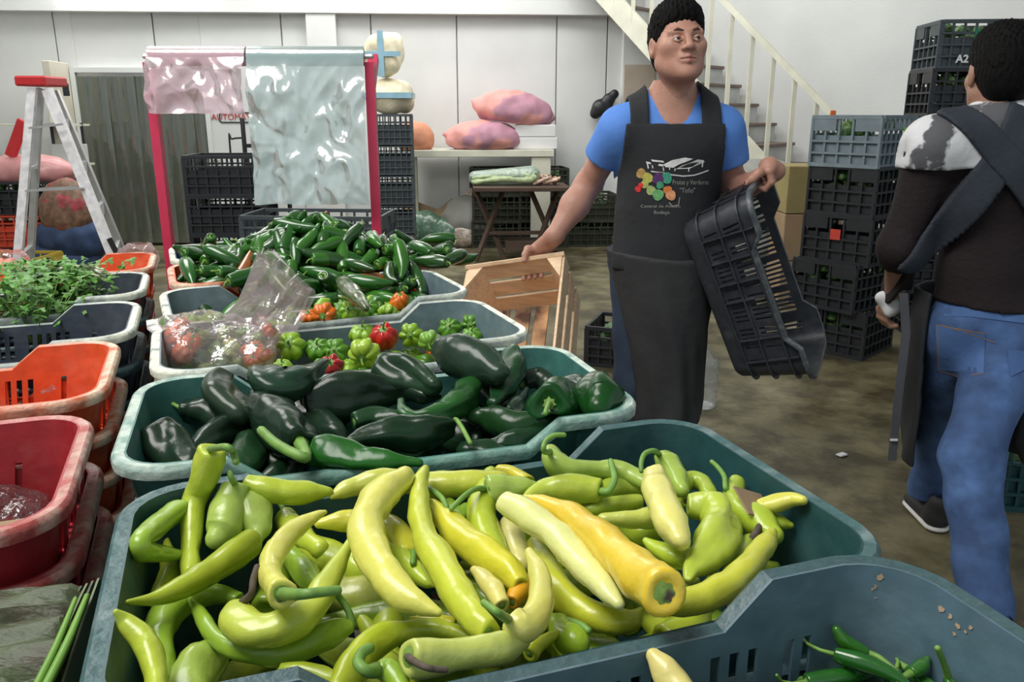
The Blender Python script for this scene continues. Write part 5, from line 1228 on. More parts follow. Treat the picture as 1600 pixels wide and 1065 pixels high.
# ---------------------------------------------------------------- peppers
mat('pepper_skin', None or (1, 1, 1), .34, .10, 11, .22, 45, coat=.3, obj=True, sss=0)
mat('poblano_skin', (1, 1, 1), .24, .30, 9, .14, 32, coat=0, spec=.36, obj=True)
mat('jalapeno_skin', (1, 1, 1), .24, .2, 14, .06, 40, coat=.6, obj=True)
mat('stem_green', (.17, .33, .06), .5, .2, 60); mat('stem_dry', (.10, .075, .055), .8, .3, 60); mat('calyx_green', (.20, .33, .06), .5, .2, 60, col2=(.10, .07, .05), mixs=(.56, .66))
PM = MATS['pepper_skin']
def pepper_data(P3, rad, seg, seed, lob=3, lamp=.06, bump=.002, fold=0, rings=None):
    P = [Vector(p) for p in P3]; n = len(P); rings = rings or (n-1)*6; out = []; rr = []
    for i in range(rings+1):
        t = i/rings*(n-1); k = min(int(t), n-2); f = t-k
        def cr(A):
            a0, a1, a2, a3 = A[max(k-1, 0)], A[k], A[k+1], A[min(k+2, n-1)]; return .5*((2*a1)+(a2-a0)*f+(2*a0-5*a1+4*a2-a3)*f*f+(3*a1-a0-3*a2+a3)*f**3)
        out.append(cr(P)); rr.append(max(.0008, cr(rad)))
    t0 = (out[0]-out[1]).normalized(); t1 = (out[-1]-out[-2]).normalized(); r0, r1 = rr[0], rr[-1]
    pre = [(out[0]+t0*r0*a, r0*b) for a, b in ((.04, .22), (.16, .50), (.24, .74), (.16, .93))]
    post = [(out[-1]+t1*r1*1.1*math.sin(a), r1*math.cos(a)) for a in (.5, .95, 1.35)]
    out = [p for p, _ in pre]+out+[p for p, _ in post]; rr = [r for _, r in pre]+rr+[r for _, r in post]; m = len(out)
    T = [(out[min(i+1, m-1)]-out[max(i-1, 0)]).normalized() for i in range(m)]
    for i in range(5): T[i] = -t0
    N_ = T[0].orthogonal().normalized(); V = []; F = []; off = Vector((seed*3.17 % 50, seed*1.3 % 50, seed*.77 % 50)); tw = random.Random(seed).uniform(-1, 1)
    for i in range(m):
        N_ = (N_-T[i]*N_.dot(T[i])).normalized(); B = T[i].cross(N_); tt = i/(m-1)
        for j in range(seg):
            a = 2*math.pi*j/seg; r = rr[i]*(1+lamp*(1.15-tt)*math.cos(lob*a+seed+tw*2*tt)+lamp*.5*math.cos(2*a+seed*2-tt*3))
            if fold: r *= 1-fold*max(0, math.cos(a-seed*1.7-2*tt))**8*min(1, 3*tt+.3)
            p = out[i]+(N_*math.cos(a)+B*math.sin(a))*r
            if bump: w = min(1, r/.01); p += (p-out[i]).normalized()*(mnoise.noise(p*30+off)*bump+mnoise.noise(p*75+off)*bump*.4)*w
            V.append(p)
    for i in range(m-1):
        for j in range(seg): j2 = (j+1) % seg; F.append((i*seg+j, i*seg+j2, (i+1)*seg+j2, (i+1)*seg+j))
    F.append(tuple(range(seg-1, -1, -1))); F.append(tuple((m-1)*seg+j for j in range(seg)))
    return V, F, out[0]+t0*r0*.04, t0
def calyx_mesh(c, d, r, seed, jag=.3):
    N_ = d.orthogonal().normalized(); B = d.cross(N_); V = [c+d*r*.30]; F = []; n = 14; rnd = random.Random(seed)
    for k, (q, h) in enumerate(((.35, .28), (.75, .14), (1.0, .10))):
        for j in range(n):
            a = 2*math.pi*j/n; rr = r*q*(1+(jag*(1 if j % 2 else -.6)*rnd.uniform(.5, 1) if k == 2 else 0)); V.append(c+(N_*math.cos(a)+B*math.sin(a))*rr+d*r*h)
    for j in range(n):
        j2 = (j+1) % n; F.append((0, 1+j, 1+j2))
        for k in range(2): F.append((1+k*n+j, 1+(k+1)*n+j, 1+(k+1)*n+j2, 1+k*n+j2))
    return V, F
def inside(frame, p, r, slack=0):
    c, ex, ey, L, W, z = frame[:6]; q = Vector((p.x, p.y))-c; x, y = q.dot(ex), q.dot(ey); ins = max(0, z-p.z)*.13
    return abs(x) <= L/2-ins-r*.9-.003+slack and y <= W/2-ins-r*.9-.003+slack
def hero(name, frame, pts, zb, col, m, label, group, stem=None, lob=3, lamp=.065, bump=.0032, fold=.04, seed=1, clamp=True, caly=.5, cat='pepper', stemr=.0027, drystem=False, seg=16, calm=None):
    P = []; Rr = []; zs = []
    for p in pts:
        z = zb+(p[3] if len(p) > 3 else 0)
        for _ in range(40):
            w = atZ(p[0], p[1], z); r = p[2]/pxm(w)
            if not clamp or inside(frame, w, r): break
            z += .005
        zs.append(z)
    for _ in range(4): zs = [max(zs[i], (zs[max(i-1, 0)]+zs[min(i+1, len(zs)-1)])/2) for i in range(len(zs))]
    for p, z in zip(pts, zs): w = atZ(p[0], p[1], z); P.append(w); Rr.append(p[2]/pxm(w))
    V, F, hc, hd = pepper_data(P, Rr, seg, seed, lob, lamp, bump, fold)
    base = sum(P, Vector())/len(P); V = [v-base for v in V]
    o = link(name, mesh(name, V, F, True), m); o.location = base; o.color = (*col, 1); tag(o, label, cat, group)
    hc = hc-base; cr_ = max(.0035, Rr[0]*caly)
    cm = link('calyx', mesh('calyx', *calyx_mesh(hc, hd, cr_, seed), True), calm or MATS['calyx_green'], o)
    if stem:
        S3 = []; z0 = P[0].z
        for i, s in enumerate(stem): S3.append(atZ(s[0], s[1], z0+(s[2] if len(s) > 2 else .004*i))-base)
        S3 = [hc+hd*cr_*.15]+S3; sr = [stemr*1.5]+[stemr*(1.15-.25*i/len(S3)) for i in range(len(S3)-1)]
        link('stem', mesh('stem', *tube_data(S3, sr, seg=7, rings=len(S3)*4), True), MATS['stem_dry'] if drystem else MATS['stem_green'], o)
    return o
GR, YG, PY, YO, DG, LG = (.27, .43, .035), (.46, .56, .045), (.72, .70, .13), (.80, .47, .03), (.20, .31, .02), (.40, .54, .10)
FB5 = FR[('R', 5)]; gB = 'banana peppers heaped in the dark teal crate'
HB = [  # points (x, y, radius px, dz), z, colour, stem, label, options
 ([(328, 704, 22, .075), (324, 725, 24, .065), (318, 748, 21, .05), (306, 775, 19, .035), (299, 810, 17, .02), (297, 850, 16), (298, 888, 14), (298, 915, 8)], .965, YG, [(352, 698, .078), (364, 706, .075), (369, 722, .07)], 'yellow green banana pepper standing up against the back rim at the left corner', {}),
 ([(283, 796, 17), (262, 808, 20), (238, 826, 19), (222, 842, 17), (222, 856, 17, .004), (240, 863, 16, .006), (268, 866, 12, .006), (290, 867, 7, .006), (303, 869, 3, .004)], .965, GR, None, 'green banana pepper folded back on itself at the left side', dict(lamp=.1, bump=.003)),
 ([(252, 945, 20), (262, 900, 18), (262, 865, 10), (259, 835, 3)], .945, YG, None, 'upright yellow green pepper behind the folded one at the left side', {}),
 ([(368, 762, 21, .012), (362, 785, 25, .01), (354, 808, 30), (346, 828, 29), (340, 838, 20)], .985, LG, [(362, 748, .02), (359, 738, .025)], 'short plump pale green pepper with a brown calyx near the back left corner', dict(lamp=.04, caly=.8)),
 ([(386, 770, 20), (396, 795, 27), (402, 822, 22), (402, 840, 9)], .972, LG, None, 'pale green pepper tucked right of the short plump one', {}),
 ([(385, 752, 12), (410, 762, 17), (445, 768, 19), (485, 768, 16), (512, 768, 8)], .985, YG, None, 'green pepper lying level along the back rim, left half', {}),
 ([(447, 806, 17), (455, 822, 20), (475, 840, 18), (500, 858, 16)], .975, YG, [(441, 792, .008), (432, 778, .012), (426, 771, .014)], 'pepper with a dark bristly stem left of the hooked pale one', {}),
 ([(392, 848, 22, .008), (355, 876, 24, .008), (312, 902, 21, .004), (270, 925, 16), (230, 937, 9), (200, 940, 4)], .985, (.34, .42, .02), None, 'long olive green pepper pointing left across the corner heap', {}),
 ([(372, 935, 12), (335, 926, 17), (297, 934, 22), (262, 960, 26), (248, 995, 26), (252, 1030, 20), (258, 1062, 12)], .965, GR, None, 'thick pale green pepper arching down the left side', {}),
 ([(182, 956, 5, .02), (197, 970, 12, .02), (218, 992, 18, .02), (234, 1020, 19, .018), (242, 1050, 18, .015), (246, 1082, 15, .01)], .985, YG, None, 'yellow green pepper with its blunt tip at the left rim in front', dict(rev=1)),
 ([(372, 948, 18, .004), (372, 968, 27, .004), (395, 985, 28, .004), (435, 982, 27, .004), (475, 960, 24, .006), (508, 920, 21, .01), (530, 882, 17, .014), (543, 855, 9, .016), (547, 842, 4, .016)], .995, (.50, .58, .07), [(392, 928, .02), (396, 905, .03), (402, 885, .035)], 'large pale green pepper curling up to a yellow tip, front centre left', dict(drystem=True)),
 ([(440, 926, 23, .024), (430, 915, 23, .014), (422, 895, 20, .008), (427, 868, 19, .006), (447, 840, 18, .006), (472, 818, 15, .006), (495, 805, 9, .004), (507, 800, 4)], 1.015, PY, [(470, 928, .03), (500, 925, .032), (528, 922, .03)], 'pale yellow hooked pepper showing its pale rimmed calyx and long stem', dict(caly=.72, stemr=.0035)),
 ([(548, 978, 12), (525, 985, 20), (490, 1002, 25), (445, 1018, 22), (395, 1020, 18), (352, 1006, 16), (328, 984, 14), (312, 958, 10), (298, 936, 4)], .975, GR, [(545, 955, .01), (528, 930, .02)], 'long green pepper bowed under the large curled one', {}),
 ([(350, 1000, 18), (330, 1025, 32), (302, 1058, 40), (290, 1100, 36)], .955, (.33, .46, .07), None, 'broad wrinkled dull green pepper at the bottom left', dict(bump=.006, lamp=.1)),
 ([(640, 752, 19), (610, 750, 20), (575, 754, 18), (540, 764, 13), (519, 775, 5)], .995, (.58, .62, .10), None, 'pale pepper pointing left along the middle of the back rim', {}),
 ([(782, 752, 16), (745, 756, 20), (705, 757, 22), (665, 757, 20)], .992, (.56, .60, .07), [(688, 775, .02), (697, 790, .02), (701, 800, .015)], 'broad yellow green pepper lying along the back rim behind the twisted one', dict(rev=1)),
 ([(634, 741, 15, .01), (622, 752, 21, .01), (600, 768, 26, .01), (580, 795, 27, .01), (573, 825, 27, .01), (580, 860, 28, .01), (597, 893, 28, .01), (622, 922, 26, .008), (655, 943, 17, .004), (684, 956, 7)], 1.02, PY, None, 'big pale yellow crescent shaped pepper at the centre', dict(lamp=.03)),
 ([(762, 985, 22), (745, 970, 27), (722, 940, 28), (702, 905, 27), (682, 865, 24), (662, 828, 20), (653, 788, 17), (658, 752, 13), (665, 732, 6)], 1.02, (.56, .62, .05), None, 'long twisted yellow green pepper with a dark tip at the back rim', dict(fold=.16)),
 ([(812, 912, 16), (795, 893, 24), (762, 868, 27), (728, 840, 26), (700, 814, 22), (676, 790, 13)], 1.0, (.66, .63, .04), None, 'glossy yellow pepper slanting right from behind the twisted one', {}),
 ([(638, 868, 19), (625, 842, 24), (598, 822, 21), (560, 812, 18), (527, 815, 16), (500, 818, 8)], .99, (.64, .62, .05), [(646, 862, .01), (645, 880, .012)], 'yellow arched pepper passing behind the big crescent', {}),
 ([(465, 848, 20), (500, 865, 26), (545, 882, 27), (590, 892, 22)], .965, YG, None, 'dull yellow green pepper under the yellow arched one', {}),
 ([(438, 850, 10), (458, 872, 17), (485, 905, 19), (505, 930, 14)], .975, GR, None, 'green pepper running down behind the hooked pale one', {}),
 ([(590, 855, 12), (618, 868, 17), (645, 890, 16), (664, 908, 11), (677, 913, 5)], .99, (.48, .60, .05), None, 'bright green pepper tip poking out right of the big crescent', {}),
 ([(520, 930, 26), (570, 932, 29), (615, 925, 25)], .95, (.42, .45, .10), None, 'dull pepper deep in the gap under the big crescent', {}),
 ([(610, 945, 14), (610, 975, 26), (600, 1000, 24)], .945, YG, None, 'yellow green pepper deep in the gap behind the arching front pepper', {}),
 ([(732, 996, 7), (705, 986, 14), (662, 982, 17), (615, 990, 22), (575, 1015, 25), (548, 1048, 26), (530, 1085, 24)], .99, (.45, .54, .03), None, 'long green pepper arching over the front rim, bottom centre', dict(rev=1)),
 ([(710, 972, 12), (675, 969, 10), (643, 967, 5)], .975, (.58, .55, .03), None, 'small yellow pepper end behind the arching front pepper', {}),
 ([(642, 1026, 30, .012), (662, 1026, 31, .008), (705, 1022, 28), (750, 1016, 26), (790, 1008, 24), (813, 1000, 16)], 1.015, (.55, .62, .14), [(660, 1040, .03), (680, 1045, .03), (697, 1046, .028)], 'thick pale pepper lying on the front rim with its cut calyx facing left', dict(caly=.72, drystem=True, stemr=.002)),
 ([(592, 1046, 14, .006), (605, 1048, 18), (622, 1062, 18), (632, 1085, 12)], 1.005, GR, [(572, 1048, .01), (560, 1035, .012), (565, 1020, .014), (578, 1012, .014)], 'small green pepper with a dark hooked stem at the front rim', dict(stemr=.004)),
 ([(440, 1044, 9), (470, 1048, 14), (515, 1058, 17), (550, 1075, 14)], .975, (.42, .52, .03), None, 'green pepper low against the front rim, left of centre', {}),
 ([(800, 972, 23, .012), (812, 980, 25, .006), (828, 970, 24, .004), (842, 945, 22, .004), (846, 915, 19, .006), (838, 886, 15, .01), (827, 862, 8, .012)], 1.015, (.66, .64, .15), [(780, 958, .03), (766, 948, .032), (756, 941, .03)], 'pale yellow pepper curving upward with a brown edged calyx, right of centre', dict(caly=.8, calm='stem_dry2')),
 ([(784, 945, 12), (772, 922, 16), (756, 902, 13), (741, 890, 6)], 1.0, (.66, .60, .16), None, 'small pale pepper tip between the twisted and the orange tinted pepper', {}),
 ([(800, 940, 14), (813, 918, 16), (808, 902, 15), (788, 892, 12), (762, 886, 6)], .992, (.74, .36, .015), None, 'orange tinted pepper bending behind the pale upward curve', {}),
 ([(836, 848, 14), (852, 885, 22), (876, 925, 26), (912, 955, 26), (955, 970, 22), (985, 970, 17), (1001, 955, 8)], .985, (.52, .55, .03), None, 'long yellow green pepper sweeping right beneath the palest pepper', {}),
 ([(790, 786, 20), (815, 800, 22), (852, 824, 23), (890, 858, 24), (922, 893, 23), (948, 922, 19), (966, 942, 10)], 1.025, (.74, .76, .28), None, 'palest nearly white banana pepper lying diagonally right of centre', dict(bump=.003)),
 ([(1036, 925, 35, .035), (1022, 912, 38, .024), (995, 892, 36, .012), (960, 862, 31, .006), (925, 830, 26, .004), (888, 802, 20, .002), (850, 785, 13), (822, 777, 5)], 1.03, (.78, .56, .04), None, 'largest yellow orange pepper with its green calyx facing the viewer', dict(caly=.5, lamp=.03)),
 ([(764, 764, 22), (785, 762, 23), (812, 760, 17), (832, 758, 8)], 1.005, LG, [(745, 763, .01), (725, 775, .012), (705, 795, .01)], 'pale green pepper with a dry calyx and trailing stem near the back rim', dict(caly=.9)),
 ([(778, 868, 18), (762, 838, 25), (752, 805, 25), (757, 772, 18), (768, 740, 12)], .985, (.44, .54, .03), None, 'stout yellow green pepper standing behind the glossy yellow one', {}),
 ([(782, 733, 8), (802, 738, 12), (825, 752, 13)], .985, (.62, .56, .05), None, 'yellow pepper end peeping over behind the dry calyx', dict(rev=1)),
 ([(862, 706, 15, .02), (868, 722, 22, .012), (890, 732, 18, .006), (920, 733, 15), (955, 733, 16), (985, 740, 16), (1008, 752, 12)], 1.0, (.36, .50, .09), [(850, 705, .03), (852, 690, .04), (865, 680, .045), (882, 679, .045)], 'pale green pepper with a bulbous head and curved stem on the back rim', {}),
 ([(935, 766, 19), (912, 763, 22), (880, 763, 22), (848, 765, 18), (822, 778, 9)], 1.005, (.48, .58, .06), [(950, 768, .01), (960, 750, .012), (957, 732, .014), (954, 720, .014)], 'yellow green pepper lying level with a dark curved stem at its right end', dict(stemr=.0035)),
 ([(1008, 764, 18), (978, 762, 19), (945, 768, 16), (925, 778, 8)], .985, (.38, .50, .05), None, 'wet wrinkled green pepper behind the dark curved stem', dict(bump=.005)),
 ([(1000, 782, 13), (965, 786, 14), (930, 795, 10), (908, 795, 5)], .985, (.44, .54, .06), None, 'slim green pepper under the wrinkled one at the back right', {}),
 ([(1052, 806, 16), (1020, 808, 17), (985, 812, 15), (945, 812, 12)], .995, (.60, .65, .12), None, 'pale pepper lying level behind the upright pale yellow one', {}),
 ([(1022, 740, 16, .008), (1026, 762, 23, .01), (1036, 790, 25, .01), (1050, 820, 25, .006), (1062, 842, 17)], 1.025, (.76, .72, .20), None, 'pale yellow upright pepper with a double lobed top, right half', dict(lamp=.08)),
 ([(1034, 714, 12, .01), (1043, 726, 18, .006), (1056, 745, 17), (1066, 765, 12)], 1.0, (.34, .48, .07), [(1022, 704, .02), (1008, 708, .02), (1002, 722, .015), (1002, 736, .008)], 'small green pepper with a looping stem at the back right', {}),
 ([(1072, 782, 11), (1062, 765, 13), (1078, 751, 15), (1098, 755, 15), (1108, 772, 12)], .992, (.38, .50, .05), None, 'green pepper bent like an arch at the back right', dict(calm='stem_dry2')),
 ([(1078, 790, 16), (1110, 793, 24), (1130, 812, 29), (1122, 840, 31), (1098, 868, 25), (1082, 890, 15), (1076, 904, 5)], 1.01, (.46, .57, .06), None, 'wide creased green pepper hanging towards the front, right half', dict(lamp=.14, bump=.006, fold=.25)),
 ([(1150, 752, 13), (1148, 775, 18), (1160, 798, 23), (1185, 815, 24), (1208, 835, 15)], .995, (.40, .52, .04), [(1135, 765, .01), (1132, 745, .014), (1122, 730, .016), (1112, 721, .016)], 'green pepper with a dried stem standing near the right side', dict(bump=.004)),
 ([(1188, 792, 12), (1212, 786, 14), (1238, 780, 12), (1254, 781, 7)], .992, (.70, .68, .10), None, 'yellow pepper pointing at the right wall of the crate', {}),
 ([(1200, 812, 14), (1220, 817, 12), (1234, 820, 6)], .98, (.36, .46, .03), None, 'small green pepper under the yellow one at the right wall', {}),
 ([(1042, 940, 20), (1075, 938, 21), (1112, 928, 22), (1148, 906, 23), (1178, 876, 20), (1196, 850, 15), (1207, 832, 8)], 1.015, (.58, .60, .05), None, 'long yellow green pepper curving along the front rim at the right', {}),
 ([(1168, 848, 17), (1158, 868, 20), (1145, 895, 18)], .985, (.42, .54, .05), [(1178, 838, .012), (1190, 815, .016), (1188, 798, .018), (1176, 787, .018)], 'green pepper with an upright dry stem under the right front curve', dict(drystem=True, stemr=.0035)),
 ([(1085, 872, 18), (1058, 868, 18), (1030, 859, 14), (1010, 845, 6)], 1.0, (.48, .62, .04), None, 'bright green tipped pepper between the largest and the creased one', {}),
 ([(872, 968, 14), (880, 990, 21), (900, 1005, 22)], .985, (.30, .46, .02), [(905, 975, .01), (920, 985, .01)], 'lumpy green pepper against the front rim, right of centre', dict(lamp=.14, bump=.005)),
 ([(828, 1020, 16), (842, 1006, 15), (860, 996, 12), (868, 990, 8)], .992, (.50, .58, .03), None, 'small yellow green pepper end beside the lumpy green one', {}),
 ([(797, 820, 19), (804, 848, 20), (815, 880, 17)], .98, (.58, .54, .18), None, 'brownish pale pepper visible between the palest and the glossy yellow one', {}),
 ([(960, 800, 14), (1000, 835, 18), (1030, 830, 14)], .965, (.40, .50, .04), None, 'green pepper deep behind the largest yellow orange one', {}),
 ([(700, 790, 12), (715, 810, 16), (730, 800, 14)], .975, (.18, .32, .02), None, 'dark green pepper in the gap behind the glossy yellow one', {}),
 ([(870, 780, 14), (905, 790, 16), (940, 800, 13)], .975, (.40, .50, .05), None, 'green pepper under the level yellow green one at the back', {}),
 ([(1165, 905, 12), (1185, 890, 14), (1210, 885, 8)], .955, (.38, .50, .03), None, 'green pepper in the right front corner under the long curve', {}),
]
mat('stem_dry2', (.12, .10, .05), .8, .3, 60, col2=(.25, .33, .08), mixs=(.45, .55))
for i, (pts, zb, col, stem, lab, kw) in enumerate(HB):
    kw = dict(kw)
    if kw.pop('rev', 0): pts = pts[::-1] if pts[0][2] < pts[-1][2] else pts
    if 'calm' in kw: kw['calm'] = MATS[kw['calm']]
    hero('banana_pepper', FB5, pts, zb, col, PM, lab, gB, stem, seed=i*7+3, **kw)
# peppers glimpsed deeper down
rnd = random.Random(11); c5, ex5, ey5, L5, W5, z5 = FB5[:6]
for k in range(48):
    lay = k//16; zz = ZR-.165+.045*lay; x = rnd.uniform(-L5/2+.10, L5/2-.13); y = rnd.uniform(-W5/2+.06, W5/2-.06); a = rnd.uniform(0, math.pi); l = rnd.uniform(.055, .075); b = rnd.uniform(-.02, .02); r = rnd.uniform(.014, .018)
    d = Vector((math.cos(a), math.sin(a))); nn = Vector((-d.y, d.x)); pts = []
    for t, bb in ((-1, 0), (-.4, 1), (.3, 1), (1, 0)):
        q = Vector((x, y))+d*l*t+nn*b*bb; q.x = max(-L5/2+.05, min(L5/2-.05, q.x)); q.y = max(-W5/2+.045, min(W5/2-.045, q.y)); w = c5+ex5*q.x+ey5*q.y; pts.append(Vector((w.x, w.y, zz+rnd.uniform(-.006, .006))))
    V, F, hc, hd = pepper_data(pts, [r, r*1.05, r*.85, r*.35], 10, 500+k, rings=8); base = sum(pts, Vector())/4
    o = link('banana_pepper', mesh('bp', [v-base for v in V], F, True), PM); o.location = base; o.color = (*random.Random(k).choice([GR, YG, DG, (.38, .46, .05)]), 1)
    tag(o, 'yellow green pepper glimpsed in the dark gaps under the heap in the teal crate', 'pepper', 'peppers in the gaps of the banana pepper heap')
# the lone pepper leaning in the slate blue crate
hero('banana_pepper', FR[('R', 6)], [(1078, 1110, 20), (1058, 1075, 22), (1038, 1045, 19), (1022, 1025, 12)], .985, (.76, .66, .22), PM, 'single pale yellow banana pepper poking up in the slate blue crate', None, seed=91)

# ---------------------------------------------------------------- poblanos
FB4 = FR[('R', 4)]; gP = 'dark poblano peppers in the green crate'
BK, DK, DG2 = (.012, .030, .016), (.010, .042, .016), (.018, .085, .018)
HP = [
 ([(252, 672, 28, .01), (262, 688, 34), (275, 705, 32), (290, 722, 22)], .965, BK, None, 'black green poblano with a dented top in the left front corner', dict(lamp=.22)),
 ([(290, 640, 20), (312, 640, 27), (338, 650, 24), (352, 665, 14)], .965, BK, [(276, 634, .005), (260, 625, .01)], 'dark poblano with a short green stem pointing left', {}),
 ([(349, 588, 18, .01), (344, 608, 27, .006), (356, 630, 31), (375, 645, 22)], .985, (.022, .042, .024), None, 'dusty dark poblano with a knobbed top by the back left rim', dict(lamp=.2)),
 ([(412, 585, 22), (425, 600, 32), (452, 602, 28), (480, 587, 18), (507, 566, 9)], 1.0, (.014, .040, .022), None, 'wrinkled poblano with its tip rising to the right against a red habanero', dict(lamp=.16)),
 ([(468, 690, 28, .004), (455, 672, 38, .004), (432, 652, 38, .004), (410, 635, 27), (400, 622, 12)], .995, BK, [(478, 714, .012), (458, 708, .016), (430, 692, .018), (408, 672, .018)], 'big poblano with a long thick pale stem along its underside', dict(lamp=.14, stemr=.006)),
 ([(386, 655, 18), (352, 670, 24), (322, 690, 19), (300, 708, 9)], .98, BK, None, 'long dark poblano lying towards the left front corner', dict(lamp=.12)),
 ([(352, 662, 12), (335, 655, 10), (321, 651, 5)], .965, (.014, .045, .03), None, 'small curled poblano tip near the left middle', {}),
 ([(396, 690, 18), (386, 710, 28), (376, 732, 28)], .965, (.014, .05, .018), None, 'wet poblano standing at the front rim behind the upright banana pepper', dict(lamp=.18)),
 ([(497, 706, 25), (520, 710, 29), (560, 716, 23), (605, 720, 15), (655, 723, 6)], .995, (.016, .11, .014), None, 'brightest green poblano tapering right along the front rim', dict(lamp=.14)),
 ([(478, 628, 22), (515, 622, 34), (555, 617, 35), (598, 612, 24), (635, 612, 14), (662, 622, 11), (685, 620, 5)], .99, BK, None, 'long ribbed poblano with a curled tail across the middle of the crate', dict(lamp=.16, bump=.004)),
 ([(704, 666, 17), (675, 672, 26), (635, 676, 29), (592, 682, 22), (550, 690, 11)], .995, (.010, .034, .014), [(712, 655, .01), (722, 668, .014), (735, 692, .012)], 'poblano with a thin pale hooked stem at its right end, front middle', dict(lamp=.14, stemr=.003)),
 ([(555, 658, 13), (588, 652, 15), (625, 655, 13)], .98, (.012, .05, .018), None, 'slim poblano wedged behind the hooked stem one', {}),
 ([(722, 600, 14, .006), (735, 607, 21, .004), (722, 627, 23), (690, 645, 16), (652, 651, 13), (630, 641, 9), (626, 625, 5, .004)], 1.0, DG2, None, 'green poblano bent like a hook with its tip pointing up', dict(lamp=.08)),
 ([(594, 568, 19), (618, 577, 27), (650, 588, 25), (676, 602, 15)], 1.005, (.018, .046, .022), None, 'dented poblano at the back under the red habanero', dict(lamp=.2)),
 ([(688, 545, 22, .012), (712, 555, 35, .012), (750, 568, 35, .01), (778, 582, 18, .006)], 1.02, (.022, .046, .028), None, 'largest dusty dark poblano on top at the back rim', dict(lamp=.07, bump=.002)),
 ([(802, 552, 17), (803, 578, 21), (790, 602, 18), (774, 628, 12)], .99, (.010, .05, .016), None, 'poblano standing upright right of the largest one', dict(lamp=.16)),
 ([(742, 592, 20), (758, 612, 18), (775, 632, 9)], .98, (.014, .06, .02), None, 'poblano end under the largest dusty one', {}),
 ([(818, 598, 15), (842, 594, 19), (862, 603, 14)], .965, BK, None, 'dark poblano far back in the right half', {}),
 ([(800, 648, 16), (812, 628, 14), (822, 608, 5)], .985, (.016, .04, .022), None, 'pointed poblano tip left of the bell shaped one', {}),
 ([(859, 630, 31, .02), (866, 628, 37, .008), (880, 622, 33, -.004), (892, 618, 20, -.01)], 1.0, (.008, .060, .012), [(856, 633, .045), (852, 645, .05)], 'bell shaped poblano with three lobes and its stem facing the viewer', dict(lamp=.24, caly=.3)),
 ([(931, 600, 23, .006), (936, 611, 34, .002), (937, 625, 34), (935, 638, 22)], .985, (.008, .055, .010), None, 'broad glossy two lobed poblano in the right corner', dict(lamp=.2)),
 ([(872, 597, 12), (892, 598, 15), (912, 602, 12)], .965, BK, None, 'wet dark poblano behind the bell shaped one', {}),
 ([(874, 655, 18), (842, 662, 25), (802, 664, 26), (765, 652, 20), (736, 650, 9)], .985, (.010, .044, .012), None, 'long poblano lying level in front of the bell shaped one', dict(lamp=.1)),
 ([(790, 712, 12), (762, 706, 18), (728, 704, 14)], .97, DK, None, 'poblano low at the front rim, centre right', {}),
 ([(862, 676, 14), (832, 686, 21), (798, 692, 20), (772, 694, 10)], .972, DK, None, 'poblano low at the front rim under the level one', {}),
 ([(560, 690, 14), (580, 705, 20), (600, 715, 16)], .965, BK, None, 'poblano in the dark gap behind the brightest green one', {}),
 ([(445, 640, 20), (500, 665, 24), (530, 680, 20)], .955, BK, None, 'poblano in the dark gap right of the big stemmed one', {}),
]
for i, (pts, zb, col, stem, lab, kw) in enumerate(HP):
    k2 = dict(lamp=.14, bump=.003, fold=.30, lob=3); k2.update(kw); k2['bump'] = max(.005, k2['bump']*1.2); k2['seg'] = 22; hero('poblano_pepper', FB4, pts, zb, col, MATS['poblano_skin'], lab, gP, stem, seed=i*5+2, **k2)
rnd = random.Random(21); c4, ex4, ey4, L4, W4, z4 = FB4[:6]
for k in range(26):
    zz = ZR-.13+.05*(k//13); x = rnd.uniform(-L4/2+.10, L4/2-.12); y = rnd.uniform(-W4/2+.06, W4/2-.07); a = rnd.uniform(0, math.pi); d = Vector((math.cos(a), math.sin(a))); pts = []
    for t in (-1, -.3, .4, 1):
        q = Vector((x, y))+d*.055*t; q.x = max(-L4/2+.06, min(L4/2-.06, q.x)); q.y = max(-W4/2+.055, min(W4/2-.055, q.y)); w = c4+ex4*q.x+ey4*q.y; pts.append(Vector((w.x, w.y, zz)))
    V, F, hc, hd = pepper_data(pts, [.022, .028, .020, .006], 12, 700+k, lamp=.15, rings=8); base = sum(pts, Vector())/4
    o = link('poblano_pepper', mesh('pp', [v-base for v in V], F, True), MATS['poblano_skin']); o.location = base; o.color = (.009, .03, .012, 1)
    tag(o, 'black green poblano in the shadowed layer under the others in the green crate', 'pepper', 'poblanos in the shadowed layer of the green crate')

# ---------------------------------------------------------------- jalapenos, habaneros, serranos (resting positions of a settled heap)
def jalv(L_, r, b, seed):
    return [(-L_/2, 0, b*.3), (-L_*.25, 0, 0), (0, 0, -b*.2), (L_*.28, 0, b*.1), (L_/2, 0, b)], [r*.82, r, r*.95, r*.72, r*.3]
JV = [jalv(.100, .0180, .008, 1), jalv(.092, .0165, .014, 2), jalv(.110, .0185, .005, 3), jalv(.084, .017, .0, 4)]
SV = [jalv(.062, .0075, .008, 5), jalv(.055, .007, .004, 6)]
def small_variants(vs, m, seg=12, bump=.0015, stemL=.016, sr=.0022):
    out = []
    for i, (p, r) in enumerate(vs):
        V, F, hc, hd = pepper_data(p, r, seg, i+1, lamp=.03, bump=bump, rings=9); me = mesh('v', V, F, True); me.materials.append(m)
        cy = mesh('c', *calyx_mesh(hc, hd, r[0]*.62, i), True); cy.materials.append(MATS['stem_green'])
        s = hd.orthogonal(); st = mesh('s', *tube_data([hc, hc+hd*stemL*.6, hc+hd*stemL+s*stemL*.4], [sr*1.4, sr, sr*.9], seg=6, rings=3), True); st.materials.append(MATS['stem_green']); out.append((me, cy, st))
    return out
JM = small_variants(JV, MATS['jalapeno_skin']); SM = small_variants(SV, MATS['jalapeno_skin'], 10, .0008, .028, .0014)
